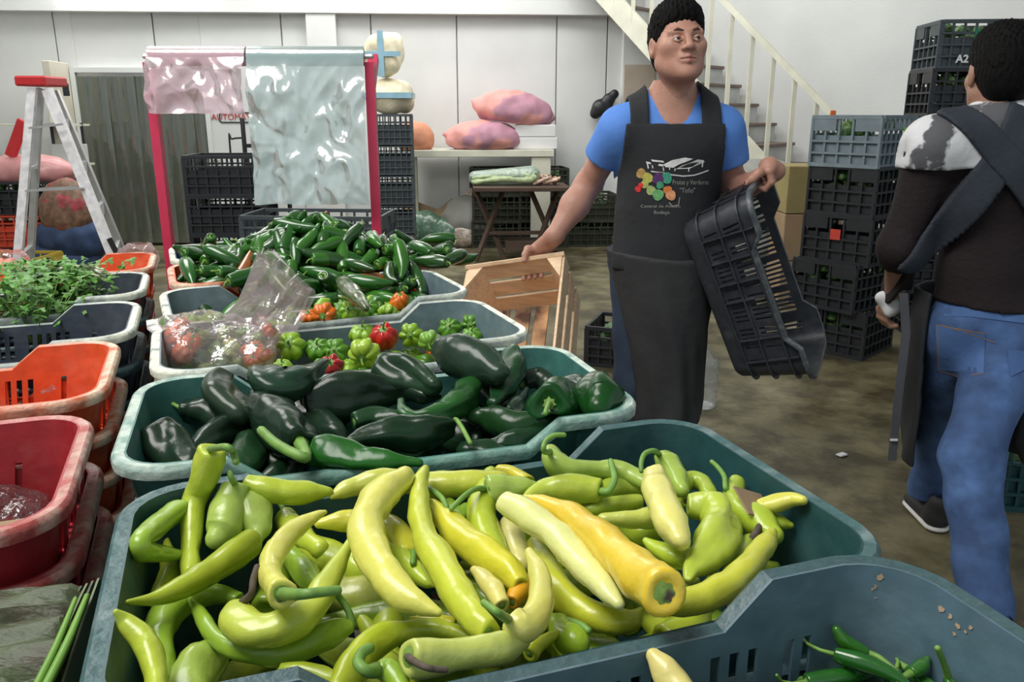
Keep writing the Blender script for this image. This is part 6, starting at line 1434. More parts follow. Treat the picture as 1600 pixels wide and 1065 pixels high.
def habv(seed, tall):
    V = []; F = []; nl = 5+seed % 3; n = 36; prof = [(0.0155, .003), (.0165, .008), (.0145, .0150), (.009, .0195), (.001, .0212), (-.007, .0185), (-.014, .0125), (-.019, .0065), (-.0215, .0015)]
    for k, (z, r) in enumerate(prof):
        for j in range(n):
            a = 2*math.pi*j/n; ph = nl*a/2+seed+.25*math.sin(z*120+seed); crease = abs(math.sin(ph))**.55; rr = r*(.70+.36*crease+.07*math.cos(a+seed)+.05*math.cos(2*a+seed*3)); p = Vector((rr*math.cos(a), rr*math.sin(a), z*tall-.0035*(1-crease)*(k < 3))); p += p.normalized()*mnoise.noise(p*95+Vector((seed*5, 0, 0)))*.0032; V.append(p)
    for i in range(len(prof)-1):
        for j in range(n): F.append((i*n+j, (i+1)*n+j, (i+1)*n+(j+1) % n, i*n+(j+1) % n))
    F.append(tuple(range(n))); F.append(tuple((len(prof)-1)*n+j for j in range(n-1, -1, -1)))
    me = mesh('h', V, F, True); me.materials.append(MATS['pepper_skin'])
    cy = mesh('hc', *calyx_mesh(Vector((0, 0, .0155*tall)), Vector((0, 0, 1)), .0065, seed), True); cy.materials.append(MATS['stem_green'])
    st = mesh('hs', *tube_data([(0, 0, .016*tall), (.001, 0, .023*tall), (.004, 0, .030*tall)], [.002, .0015, .0014], seg=6, rings=3), True); st.materials.append(MATS['stem_green']); return (me, cy, st)
HV = [habv(1, 1.0), habv(2, .85), habv(4, 1.2)]
from mathutils import Quaternion
def placev(name, var, loc, q, col, label, group, scale=1):
    o = bpy.data.objects.new(name, var[0]); COL.objects.link(o); o.location = loc; o.rotation_mode = 'QUATERNION'; o.rotation_quaternion = q; o.scale = (scale,)*3; o.color = (*col, 1); tag(o, label, 'pepper', group)
    for nm, me in (('calyx', var[1]), ('stem', var[2])): c_ = bpy.data.objects.new(nm, me); COL.objects.link(c_); c_.parent = o
    return o
def settle(frame, data, name, vs, colf, labf, group, skip=None, lim=True):
    c, ex, ey, L, W, z = frame[:6]; ang = math.atan2(ex.y, ex.x); Rq = Quaternion((0, 0, 1), ang); rnd = random.Random(5); out = []
    for (v, x, y, zz, a, b, cc, d) in data:
        w = c+ex*x+ey*y; p = Vector((w.x, w.y, z+zz))
        if skip and skip(p, x, y, zz): continue
        if lim and (abs(x) > L/2-.035 or abs(y) > W/2-.03) : continue
        if x < -L/2+.03: continue
        q = Rq @ Quaternion((a, b, cc, d)).normalized(); col = colf(rnd); lab = labf(x, y, zz, col); out.append(placev(name, vs[int(v) % len(vs)], p, q, col, lab, group+' '+lab.split('|')[-1] if False else group, 1.0))
    return out
# baked resting poses: variant, x, y, z in the crate frame, quaternion
SIM_jal = [tuple(float(t)/k for t, k in zip(r.split(','), (1, 1000, 1000, 1000, 100, 100, 100, 100))) for r in '1,-161,-279,-70,27,-46,-69,49;1,3,-174,-22,28,20,-31,89;1,-138,-200,-31,76,-44,38,-30;1,260,-35,21,20,-74,-63,-11;1,19,-183,-68,83,-55,4,2;2,159,112,19,19,-85,44,-22;1,-141,159,21,51,7,-32,80;1,59,-248,-67,9,-21,91,-33;0,-207,72,4,61,76,-21,4;0,-158,196,12,20,97,13,0;0,48,-213,-61,19,-14,17,-96;3,201,-100,10,43,-82,-32,19;1,-282,-75,-14,5,-67,-74,-1;3,-115,-137,3,30,60,-24,-71;0,152,-239,-67,45,25,50,70;2,281,16,2,25,-60,-66,39;2,216,133,13,43,63,55,34;2,-4,-248,-61,22,87,-44,-4;1,16,183,-8,34,-93,-9,8;1,155,-105,25,11,41,-77,-49;1,236,-14,20,15,-57,77,-23;0,-102,296,-11,79,50,27,25;0,-44,-329,-68,19,-37,-75,52;3,188,156,12,16,-60,77,-13;2,44,-267,-37,22,-11,-71,66;2,271,-97,8,43,-87,-23,1;1,114,-149,-13,83,-56,2,4;2,71,163,5,57,-5,-27,-77;0,-301,229,18,81,-56,0,-15;3,218,31,27,27,-43,54,-67;0,-146,-204,-68,3,-3,98,-19;0,147,-279,-41,48,-73,40,-27;1,126,208,-5,71,44,23,50;2,-214,-34,11,95,22,-14,20;1,121,-288,-65,30,27,48,77;1,11,216,-12,98,18,6,10;2,228,-214,-63,90,-2,-5,44;2,124,306,-13,17,-74,64,-10;3,335,-115,8,44,-39,31,-75;3,-245,-210,-59,43,66,-30,-54;1,102,-323,-67,24,-14,-55,79;2,127,-182,-14,7,-1,-65,-75;2,-254,7,2,1,38,-90,-19;1,293,128,13,50,85,1,19;1,118,115,30,41,14,82,37;2,-48,242,2,24,-81,-53,-1;0,365,-142,17,14,29,-78,-53;0,-192,-111,-4,66,-74,-11,-4;0,200,-202,-37,31,-34,-24,85;2,-194,108,-2,90,42,-14,-4;2,-87,132,17,55,-70,-7,45;1,-205,-77,14,81,-48,-11,31;3,9,302,-12,78,53,18,28;1,207,-36,41,30,-54,79,-3;0,-66,-249,-57,19,33,-18,-91;3,-190,146,12,1,27,94,-20;1,268,85,15,94,0,20,-26;1,-289,66,23,12,-19,-95,-21;2,250,-196,-13,45,-53,-71,1;2,-207,-320,-68,17,94,-27,-9;0,97,-216,-40,28,15,-67,-67;1,-58,-189,-55,41,13,54,-72;0,-108,236,-6,95,-22,18,12;2,-189,-292,-54,12,-47,-63,61;2,-375,42,-2,34,57,-61,-44;2,-87,-158,-4,77,13,-34,52;1,-128,39,57,14,82,56,2;3,234,-91,35,83,-49,0,26;1,-11,-277,-31,18,8,40,89;3,79,293,-13,41,4,20,89;0,110,186,26,66,-56,-25,43;3,-180,235,23,11,-90,34,-23;2,-77,255,19,61,-59,-31,43;2,290,-174,18,29,37,74,48;2,18,-166,7,12,33,77,54;0,12,260,-4,11,33,-93,-7;2,-269,-78,19,9,-73,67,13;2,-293,145,13,39,-56,62,-40;3,143,-66,56,33,-74,-59,6;0,329,230,12,13,74,-64,-15;3,306,41,19,15,12,47,86;2,-19,162,22,7,-23,-90,37;1,-258,142,11,43,-64,-49,41;1,-282,63,-13,62,29,-32,-65;2,195,-328,-65,62,-3,22,-75;2,241,-292,-56,45,-46,-66,39;0,-38,-288,-61,8,-10,-96,25;3,-161,33,37,8,53,-79,-30;0,-56,295,-13,22,-25,80,-51;2,332,-26,13,6,43,-87,23;0,445,234,12,5,14,97,19;0,175,-222,-45,47,24,69,50;3,-114,-298,-63,38,-60,-63,30;2,-352,-70,-1,74,12,16,65;1,220,-163,17,64,-13,62,-43;0,122,-244,-8,77,-57,20,-21;2,-246,38,39,55,-67,-27,43;2,160,190,25,53,21,-51,-64;0,424,-63,-1,96,-20,0,21;3,121,-25,87,90,27,31,12;3,-184,-228,-47,42,84,-2,34;3,140,261,12,21,96,18,-6;0,-252,92,40,30,-1,-32,-90;3,-122,-238,-68,83,55,9,-5;0,382,46,3,15,8,62,-76;0,-62,-208,-26,31,-27,89,20;3,218,235,12,76,-48,27,-33;2,291,-100,42,4,61,78,16;0,395,-16,-2,40,-22,51,-73;3,-208,211,31,58,25,72,28;2,36,-231,-11,73,45,48,15;3,-104,176,13,81,41,25,-34;1,-174,-143,15,51,79,35,-1;1,-291,-190,18,16,-8,-19,97;1,-135,-253,-33,9,-3,67,-74;1,114,-68,73,39,1,72,-57;0,-18,-244,-5,31,35,-82,-34;3,-422,-88,-3,2,-13,97,20;3,-335,8,17,2,1,98,-19;0,30,187,44,78,-54,31,-10;3,204,66,43,52,-24,54,-61;3,377,84,-3,81,55,-5,-16;3,-386,160,12,8,17,97,18;0,360,-65,24,52,51,59,35;3,-65,141,41,29,13,-73,61;0,-146,-171,16,91,32,1,25;1,302,72,39,45,-3,-40,-80;0,180,-62,64,43,-54,60,-40;0,11,225,24,20,0,-10,97;1,-232,179,24,39,68,-61,-16;3,-62,100,45,81,52,24,10;2,-404,-221,18,16,16,81,53;1,-125,-209,-4,80,-33,-21,46;2,-81,-222,1,58,-57,56,-16;1,-169,99,35,96,-19,-5,22;0,-41,214,34,20,19,19,94;3,164,306,19,6,-59,-68,43;3,-134,-304,-37,58,-24,-3,78;2,-200,32,35,72,50,22,42;0,109,-330,-35,62,38,40,55;3,-52,-152,-1,57,-3,69,-43;2,77,241,0,83,-49,25,3;0,-184,-51,42,59,-74,33,-1;0,215,-195,32,22,64,-31,-67;1,180,-217,-1,63,-13,38,-66;3,118,-163,18,72,-52,31,-33;1,-235,272,15,55,-36,35,-67'.split(';')]
SIM_hab3 = [tuple(float(t)/k for t, k in zip(r.split(','), (1, 1000, 1000, 1000, 100, 100, 100, 100))) for r in '0,92,-82,-99,42,30,-36,78;1,74,91,-101,37,-24,-85,-30;0,-251,-16,-101,30,83,-38,28;0,-23,-92,-100,53,62,-26,52;1,-155,58,-98,83,21,51,0;0,-134,21,-100,71,-42,-53,-20;1,135,42,-99,42,-36,-52,-65;0,78,-22,-101,19,58,-61,-50;1,-159,-80,-95,63,10,29,72;0,-239,-80,-101,27,12,83,46;1,-249,97,-99,37,-9,-66,64;0,207,357,19,2,34,78,52;1,231,-50,-99,11,-77,-16,60;0,245,20,-99,60,-42,20,-64;1,-6,-5,-99,38,40,-51,66;0,-238,21,-101,0,-78,32,54;0,-97,-28,-101,42,40,-74,-34;0,345,-282,20,73,-65,16,11;1,132,-53,-101,28,46,75,-38;0,-129,155,19,31,42,81,26;0,-204,93,-101,44,46,71,30;1,32,-11,-99,7,-30,-58,75;0,169,61,-101,11,-50,71,-48;0,-36,32,-100,4,61,-29,74;1,180,-92,-99,18,10,60,-78;1,251,-80,-79,67,-43,-50,35;1,-89,22,-101,33,-82,32,34;0,-2,-214,19,9,53,-74,-40;0,-171,-40,-101,39,-91,-9,-12;0,103,-209,19,38,-78,32,-38;1,100,-50,-78,3,-9,99,2;1,14,-99,-101,47,73,-50,-5;0,218,-84,-100,59,-18,-65,-45;1,-2,-56,-101,45,-64,-60,17;1,35,98,-101,44,55,69,-17;0,-247,58,-99,88,17,-44,-2;0,422,-16,19,54,-30,79,-2;1,-12,102,-98,73,-6,-65,-22;1,256,-14,-87,25,0,89,38;0,-210,-24,-101,26,-87,28,31;0,-127,-55,-101,1,-31,-78,-54;1,55,-96,-99,62,-71,-9,33;1,126,-99,-101,43,-78,-45,6;0,204,-1,-100,55,-22,64,49;0,238,90,-101,27,11,-84,-47;0,203,-105,-74,11,3,99,-8;0,-81,98,-101,1,31,78,-54;1,-71,60,-98,34,57,1,-75;0,213,-163,19,51,84,-4,18;1,66,21,-101,28,48,73,-41;0,121,102,-99,17,-9,-46,-87;1,107,6,-100,46,4,89,-3;1,-162,100,-100,33,90,16,23;0,57,-54,-100,59,-34,58,-44;1,-42,-21,-99,81,53,26,5;1,199,84,-98,50,31,45,-68;0,-118,-101,-99,87,-11,-46,14;1,15,24,-82,50,39,-66,-40;0,149,-13,-101,40,76,36,-36;1,-119,97,-99,12,36,57,73;1,-200,-70,-99,77,57,28,6;1,-112,56,-100,34,-33,86,22;1,222,53,-101,35,-82,31,-32;0,39,54,-101,29,-69,49,-46;0,159,101,-96,25,36,-1,-90;0,160,-106,-73,38,72,37,44;0,-7,61,-99,27,-41,-45,75;1,62,-1,-71,61,-60,-32,-41;1,-8,-108,-69,23,-12,93,-27;0,-75,-99,-100,29,47,48,-68;0,-53,-58,-101,41,-72,49,26;1,-180,6,-101,47,-78,-42,5;0,-31,9,-69,80,-13,1,-59;0,174,-40,-100,73,19,-65,-8;1,-138,-21,-97,1,34,92,-21'.split(';')]
SIM_hab2 = [tuple(float(t)/k for t, k in zip(r.split(','), (1, 1000, 1000, 1000, 100, 100, 100, 100))) for r in '0,-85,37,-64,75,38,-27,46;0,-155,-8,-65,51,62,-27,-53;1,106,-92,-62,84,-13,-52,-4;0,150,-17,-65,20,44,55,68;1,-221,-12,-63,22,-7,55,80;1,-40,-60,-59,15,0,0,-99;1,92,6,-66,18,-63,62,44;1,-50,23,-66,10,-16,-86,-46;0,108,-47,-65,39,66,64,5;0,-192,58,-64,59,17,46,64;1,-58,-22,-64,18,-51,-37,-75;0,240,11,-65,61,37,-56,-42;1,-136,63,-66,1,-32,-82,-48;0,-198,-94,-64,27,36,30,-84;0,-64,-306,19,35,39,75,-41;0,-242,70,-65,52,20,73,-40;1,-155,-93,-66,40,72,50,-26;1,-214,95,-64,58,28,-57,-51;0,-20,-97,-65,39,-11,-66,63;1,82,83,-66,39,-86,-18,27;1,281,-163,19,44,-63,61,-17;0,187,-55,-65,72,67,10,-18;1,204,-96,-66,31,79,39,36;1,162,94,-64,13,62,14,76;1,250,-28,-66,46,-72,-51,6;0,-245,-50,-66,38,-78,-33,38;1,28,-18,-66,49,39,78,-3;0,209,84,-66,36,29,-79,-40;0,-22,95,-66,31,71,45,44;0,-3,32,-65,74,25,62,1;0,24,-93,-65,54,61,28,-51;1,-183,-51,-66,44,-88,0,18;1,213,-21,-62,15,-60,-78,10;1,143,-58,-62,55,41,-23,-69;0,-86,-61,-65,73,19,65,8;0,44,95,-64,52,-70,13,47;0,73,104,-32,88,-42,22,-4;1,209,40,-66,46,-87,14,11;1,-166,212,19,38,-44,76,-29;1,-68,-96,-64,40,71,17,-55;1,64,-97,-62,17,11,48,-85;1,392,14,19,7,85,-22,-47;0,-192,17,-65,20,67,8,71;1,145,55,-66,8,-86,20,-47;0,-185,331,19,15,12,83,-52;1,-21,-21,-61,82,-30,-32,38;1,-46,63,-64,60,30,56,49;0,243,-72,-66,53,70,-47,-11;0,118,98,-58,57,-13,-50,-64;1,6,-103,-34,24,73,-63,-8;1,131,-103,-36,35,85,-38,-3;0,7,-30,-32,38,-75,24,-48;0,-166,87,-65,50,72,45,-17;0,-249,-152,19,40,50,76,-8;0,-238,-93,-65,69,-49,47,-27;1,-257,-1,-48,4,35,80,-49;0,117,-17,-39,18,-36,-53,75;1,251,93,-66,46,53,70,-12;1,-1,-59,-61,79,5,-44,43;0,46,28,-66,51,56,63,-17;1,-330,60,19,40,15,87,-25;1,-106,-23,-66,19,-88,-2,-43;0,58,62,-43,58,-49,59,27;1,249,51,-63,62,50,-24,55;0,83,-67,-43,2,1,100,9;1,56,1,-44,40,-4,-61,-69;0,-239,30,-66,29,-69,-48,45;1,-82,93,-66,3,-79,39,47;0,-386,-108,19,37,-2,91,16;1,-119,96,-63,28,93,18,16;0,-120,17,-63,25,4,-51,82;0,37,-60,-44,1,-66,32,68;1,167,24,-64,49,-30,-53,-63;0,66,-38,-61,95,13,28,-5;0,179,62,-56,16,-98,10,8;0,179,-20,-43,10,-41,-84,-32;1,21,64,-64,24,59,5,77;1,156,-98,-63,20,44,32,-81;1,100,44,-65,43,-35,-83,-4'.split(';')]
SIM_ser = [tuple(float(t)/k for t, k in zip(r.split(','), (1, 1000, 1000, 1000, 100, 100, 100, 100))) for r in '1,175,60,-186,13,1,20,-97;0,147,78,-185,2,-4,-19,98;0,168,-4,-185,94,-19,-5,28;1,-9,-103,-187,53,-77,32,-17;1,43,-62,-187,66,42,37,50;1,40,-30,-186,21,-1,20,-96;0,133,35,-186,64,41,39,52;1,159,-105,-186,96,-20,-1,21;1,33,38,-186,88,-19,-5,43;0,223,111,-187,57,-82,3,0;1,212,-90,-185,90,-13,19,-37;1,21,50,-187,29,48,-68,-47;1,255,-65,-186,54,-7,-19,82;1,216,15,-187,1,4,-56,-83;0,-34,41,-187,56,81,17,10;0,-64,-17,-184,71,15,29,62;1,109,-106,-187,9,-7,83,-55;0,180,46,-184,19,-98,-8,0;1,-37,74,-187,3,-9,-83,55;1,226,-48,-187,31,42,72,46;0,109,45,-187,24,-32,76,-51;1,86,48,-186,78,14,14,59;1,236,96,-172,45,76,-39,-25;1,38,-101,-187,4,15,97,19;1,-28,-27,-187,45,-27,49,-70;0,4,32,-180,67,57,18,44;0,-19,93,-187,10,12,82,56;0,125,-53,-186,69,-48,-28,47;0,173,28,-187,4,-3,82,-56;1,238,80,-186,32,9,-17,-93;1,100,113,-187,83,-56,4,0;0,54,92,-185,10,5,-19,-98;0,44,3,-185,94,17,9,29;1,147,-77,-187,17,-7,55,-81;0,154,96,-187,6,13,-81,-56;1,-4,-16,-187,65,41,37,51;1,149,5,-182,39,-15,66,-62;1,62,79,-179,50,82,12,27;0,-87,-10,-187,47,-66,50,-32;1,145,41,-172,6,11,-59,-80;0,240,-2,-186,17,-8,55,-81;1,250,-102,-178,90,34,5,25;0,74,-6,-185,3,3,20,-98;0,257,53,-187,42,58,58,39;0,208,-2,-182,20,9,59,-77;0,-53,-108,-186,11,3,56,82;0,-160,-24,-187,40,-56,61,-40;0,185,-57,-186,82,-54,13,-13;1,28,-111,-180,17,-5,51,84;1,162,-87,-186,13,9,-51,-85;0,115,-21,-184,40,6,24,-89;1,-47,-79,-187,14,-16,82,-54;1,233,-31,-179,35,7,-60,-72;1,181,-38,-187,54,82,-15,-14;1,110,12,-178,53,-82,-16,-12;0,-32,-2,-182,83,38,7,40;1,92,-87,-186,86,-19,-7,48;1,-11,-64,-187,30,40,73,47;0,73,68,-185,35,6,-7,-93;0,-24,26,-184,93,-17,-11,32'.split(';')]
def jlab(x, y, z, col):
    side = 'left slope' if x < -.10 else ('right slope' if x > .12 else 'middle'); lv = 'upper' if z > .05 else ('mid' if z > .0 else 'lowest')
    tint = 'reddening' if col[0] > .2 else ('mid green' if col[1] > .12 else 'dark green')
    return '%s jalapeno in the %s layer of the heap, %s' % (tint, lv, side)
rj = random.Random(9)
def jcol(r):
    t = r.random()
    if t < .02: return (.30, .09, .02)
    if t < .35: return (.035, .16, .014)
    return (.017, r.uniform(.06, .11), .012)
settle(FR[('R', 1)], SIM_jal, 'jalapeno_pepper', [JM[0], JM[1], JM[2], JM[3]], jcol, jlab, 'jalapenos heaped over the orange crate', lim=False)
JMF = lambda x, y: 0
# hidden support below the visible heap
def heapcore(frame, fn, m, label, name, n=40):
    c, ex, ey, L, W, z = frame[:6]; V = []; F = []
    for j in range(n+1):
        for i in range(n+1):
            x = (i/n-.5)*(L-.05); y = (j/n-.5)*(W-.04); w = c+ex*x+ey*y; h_ = fn(x, y)+.010*mnoise.noise(Vector((x*60, y*60, 2)))-.006; V.append((w.x, w.y, z+h_))
    k = len(V)
    for j in range(n+1):
        for i in range(n+1): V.append((V[j*(n+1)+i][0], V[j*(n+1)+i][1], z-.2))
    for j in range(n):
        for i in range(n): a = j*(n+1)+i; F.append((a, a+1, a+n+2, a+n+1))
    o = link(name, mesh(name, V, F, True), m); return tag(o, label, 'peppers', kind='stuff')
heapcore(FR[('R', 1)], lambda x, y: max(-.19, -.065+.150*math.exp(-((x-.02)/.20)**2-(y/.125)**2)), mat('under_jalapeno', (.012, .045, .010), .4, .5, 40, .8, 60, coat=.3), 'packed jalapenos filling the orange crate beneath the visible ones', 'packed_jalapenos')
heapcore(FR[('R', 3)], lambda x, y: -.125, mat('under_habanero', (.05, .14, .02), .4, .5, 40, .8, 60, coat=.2), 'packed green habaneros under the top layer behind the poblanos', 'packed_habaneros')
heapcore(FR[('R', 2)], lambda x, y: -.09, MATS['under_habanero'], 'packed green habaneros under the top layer in the farther grey crate', 'packed_habaneros')
heapcore(FR[('R', 6)], lambda x, y: -.082-.35*max(0, -x+.02), MATS['under_jalapeno'], 'packed serrano chillies under the top layer', 'packed_serranos')
hc_ = lambda r: (lambda t: (.72, .16, .01) if t < .05 else ((.26, .46, .03) if t < .5 else (.09, .25, .02)))(r.random())
def hlab(which):
    return lambda x, y, z, col: '%s habanero in the %s of the %s' % ('orange' if col[0] > .5 else ('light green' if col[1] > .4 else 'mid green'), 'left part' if x < -.1 else ('right part' if x > .1 else 'middle'), which)
settle(FR[('R', 3)], SIM_hab3, 'habanero_pepper', HV, hc_, hlab('nearer grey crate'), 'habaneros in the nearer grey crate', skip=lambda p, x, y, z: x < -.12 and z > -.07)
settle(FR[('R', 2)], SIM_hab2, 'habanero_pepper', HV, hc_, hlab('farther grey crate'), 'habaneros in the farther grey crate')
settle(FR[('R', 6)], [(a_[0], a_[1], a_[2], a_[3]+.115, *a_[4:]) for a_ in SIM_ser], 'serrano_chilli', SM, lambda r: (.016, r.uniform(.07, .13), .012), lambda x, y, z, col: 'slim green serrano chilli lying in the shade of the slate blue crate', 'serrano chillies in the slate blue crate')
# a few more lying where the heap's crown would otherwise be thin
c1, ex1, ey1, L1, W1, z1 = FR[('R', 1)][:6]; have = [(r[1], r[2]) for r in SIM_jal]; rq = random.Random(77); dome = lambda x, y: -.045+.150*math.exp(-((x-.02)/.20)**2-(y/.125)**2)
for k in range(1500):
    x, y = rq.uniform(-.25, .24), rq.uniform(-.11, .10)
    if min(math.hypot(x-a, y-b) for a, b in have) < .027: continue
    have.append((x, y)); w = c1+ex1*x+ey1*y; gx, gy = (dome(x+.01, y)-dome(x-.01, y))/.02, (dome(x, y+.01)-dome(x, y-.01))/.02
    nrm = (Vector((ex1.x, ex1.y, 0))*-gx+Vector((ey1.x, ey1.y, 0))*-gy+Vector((0, 0, 1))).normalized(); q = Vector((0, 0, 1)).rotation_difference(nrm) @ Quaternion((0, 0, 1), rq.uniform(0, 6.28)); col = jcol(rj)
    placev('jalapeno_pepper', JM[k % 4], Vector((w.x, w.y, z1+dome(x, y)))+nrm*.012, q, col, jlab(x, y, dome(x, y), col), 'jalapenos heaped over the orange crate')
# singled out
hero('jalapeno_pepper', FR[('R', 1)], [(536, 442, 12), (548, 456, 15), (562, 470, 12), (572, 482, 5)], 1.045, (.05, .075, .012), MATS['jalapeno_skin'], 'jalapeno with an orange head sliding down into the grey crate', 'jalapenos heaped over the orange crate', seed=300, clamp=False, lamp=.03)
# habaneros singled out in the nearer grey crate
def handh(px, py, z, col, lab, v=0, sc=1.0, rx=40, rz=0, grp='habaneros in the nearer grey crate'):
    return placev('habanero_pepper', HV[v], atZ(px, py, z), Quaternion((0, 0, 1), R(rz)) @ Quaternion((1, 0, 0), R(rx)), col, lab, grp, sc)
GH, LH, OH, RH_ = (.10, .28, .02), (.26, .46, .03), (.78, .17, .01), (.55, .015, .01)
for a in ((455, 540, .975, LH, 'ribbed light green habanero beside the film bag', 0, 1.3, 60), (497, 545, .965, GH, 'mid green habanero second from the film bag', 1, 1.15, 40), (525, 548, .965, GH, 'mid green glossy habanero left of the lime one', 0, 1.2, 70), (567, 522, .985, LH, 'light green habanero behind the lime one', 1, 1.2, 20), (568, 549, .985, (.36, .54, .04), 'lime green deeply ribbed habanero in the middle', 0, 1.35, 110), (601, 528, .99, RH_, 'bright red crinkled habanero in the middle of the green ones', 2, 1.2, 30), (519, 573, .99, (.40, .01, .01), 'dark red habanero half behind a poblano tip', 2, .95, 50),
          (642, 522, .975, LH, 'light green habanero right of the red one', 0, 1.15, 80), (672, 532, .975, (.2, .42, .05), 'green habanero lying behind the largest poblano', 2, 1.0, 100), (703, 512, .975, GH, 'green habanero pair member, left, near the right end', 1, 1.1, 60), (735, 506, .975, GH, 'green habanero at the right end, upper', 0, 1.05, 80), (737, 525, .965, (.12, .33, .02), 'green habanero at the right end, lower', 1, 1.0, 30), (442, 576, .97, LH, 'small light green habanero by the front rim', 0, .9, 20)):
    handh(*a)
for a in ((508, 490, .995, OH, 'large orange habanero in the farther grey crate', 2, 1.15, 90), (482, 494, .985, OH, 'orange habanero half hidden behind the film bag', 1, .9, 30), (655, 456, .975, (.70, .10, .01), 'small red orange habanero at the right rear', 0, .9, 40), (626, 470, .985, OH, 'orange habanero pointing up by the rim step', 2, .9, 20), (546, 486, .985, LH, 'light green habanero next to the large orange one', 0, 1.1, 60), (576, 482, .985, GH, 'green habanero between the light green one and the rim step', 1, 1.1, 40)):
    handh(*a[:8], grp='habaneros in the farther grey crate')
# the film bag with habaneros
bagp = []
BG = [(262, 506, 12, GH), (303, 508, 16, LH), (330, 506, 16, LH), (318, 527, 12, LH), (352, 520, 13, LH), (382, 522, 12, GH), (404, 530, 12, GH), (338, 548, 15, GH), (362, 548, 13, LH), (345, 570, 13, GH), (372, 570, 12, GH), (312, 560, 13, GH), (398, 575, 10, (.55, .40, .04)), (358, 540, 12, (.45, .42, .04)), (322, 580, 12, LH), (285, 575, 14, GH)]
OG = [(272, 526, 15, 70, 90), (300, 538, 15, 20, 60), (285, 553, 15, 40, 100), (284, 508, 11, 10, 10), (386, 548, 10, 40, 80), (400, 541, 10, 60, 20), (412, 553, 12, 20, 60), (393, 563, 11, 30, 40), (420, 516, 10, 50, 90)]
words = ['at the top left', 'at the top, left of two', 'at the top, right of two', 'under the top pair', 'right of the top pair', 'in the right shoulder', 'at the far right', 'in the centre', 'right of the centre', 'low in the centre', 'low at the right', 'below the tall orange one', 'yellowing at the lower right', 'yellowing in the centre', 'at the bottom', 'at the bottom left']
zb_ = 1.015
for i, (x, y, r, col) in enumerate(BG):
    z = zb_-.0009*(y-500)*.9; p = atZ(x, y, z); rm = r/pxm(p); bagp.append((p, rm)); placev('habanero_pepper', HV[i % 3], p, Quaternion((1, .3*i, .7, .2*i)).normalized(), col, 'green habanero inside the clear bag, '+words[i], 'habaneros inside the clear bag', rm/.019)
ow = ['largest, far left', 'pointed, second from the left', 'lowest of the left three', 'tall thin one at the top left', 'left of the right hand cluster', 'top of the right hand cluster', 'right of the right hand cluster', 'bottom of the right hand cluster', 'faint one at the neck']
for i, (x, y, r, a, b) in enumerate(OG):
    z = zb_+.012-.0009*(y-500)*.9; p = atZ(x, y, z); rm = r/pxm(p); bagp.append((p, rm*1.1)); placev('habanero_pepper', HV[2 if i < 4 else i % 2], p, Quaternion((0, 0, 1), R(b)) @ Quaternion((1, 0, 0), R(a)), OH, 'orange habanero inside the clear bag, '+ow[i], 'habaneros inside the clear bag', rm/.019)
film('bag_film', (.86, .74, .76), .24, .10, .55, 26); film('bag_film_dense', (.80, .66, .66), .30, .16, .5, 14)
bagroot = empty('plastic_bag', atZ(340, 560, ZR-.05), 'clear pinkish plastic bag of green and orange habaneros with its mouth standing up', 'bag')
A_ = np.array([tuple(p) for p, _ in bagp]); F = Field(A_.min(0)-.05, A_.max(0)+.05, .005)
for p, r in bagp: F.ell(tuple(p), (r*1.12+.003,)*3, .035)
V, Q = F.surf(); V = relaxv(V, Q, 2)
for i, v in enumerate(V): V[i] = v+(mnoise.noise(Vector(v)*55)*.004)
world_child(link('bag_pouch', npmesh('pouch', V, Q), MATS['bag_film']), bagroot)
def sheet3(name, Lc, Rc, n, m_, mt, P, amp=.01, seed=0, yoff=0, bow=.0):
    """film sheet between two 3d edge curves"""
    def ev(Cv, t):
        t = t*(len(Cv)-1); k = min(int(t), len(Cv)-2); f = t-k; return Cv[k]*(1-f)+Cv[k+1]*f
    V = []; F = []
    for j in range(m_+1):
        a, b = ev(Lc, j/m_), ev(Rc, j/m_)
        for i in range(n+1):
            s = i/n; p = a*(1-s)+b*s; w = math.sin(math.pi*s); q = p+Vector((0, yoff*w-bow*w, 0)); q += Vector((0, 1, .25))*(abs(mnoise.noise(Vector((s*5, j/m_*3, seed))))*amp*2+mnoise.noise(Vector((s*14, j/m_*5, seed+3)))*amp*.7-amp*.5)*min(1, w*2+.2); V.append(q)
    for j in range(m_):
        for i in range(n): a = j*(n+1)+i; F.append((a, a+1, a+n+2, a+n+1))
    return world_child(link(name, mesh(name, V, F, True), mt), P)
yb = 1.53
Lc = [atY(x, y, yb+d) for x, y, d in ((338, 512, 0), (352, 492, 0), (372, 468, .01), (388, 432, .02), (396, 408, .02), (404, 393, .02))]
Rc = [atY(x, y, yb+d) for x, y, d in ((432, 585, -.04), (448, 552, -.04), (462, 522, -.02), (480, 488, 0), (494, 462, .01), (492, 452, .01))]
Rc2 = list(Rc); Rc2[-1] = atY(425, 395, yb+.02); Rc2[-2] = atY(460, 425, yb+.015); Rc2[-3] = atY(488, 450, yb+.01)
sheet3('bag_mouth', Lc, Rc, 26, 30, MATS['bag_film_dense'], bagroot, .012, 5, bow=.012)
sheet3('bag_mouth', Lc, Rc2, 26, 30, MATS['bag_film'], bagroot, .012, 9, yoff=.045)
Tl = [atZ(x, y, 1.01) for x, y in ((228, 500), (230, 514), (240, 522))]; Tr = [atZ(x, y, 1.015) for x, y in ((262, 494), (262, 512), (262, 525))]
sheet3('bag_corner', Tl, Tr, 10, 8, MATS['bag_film_dense'], bagroot, .004, 3)
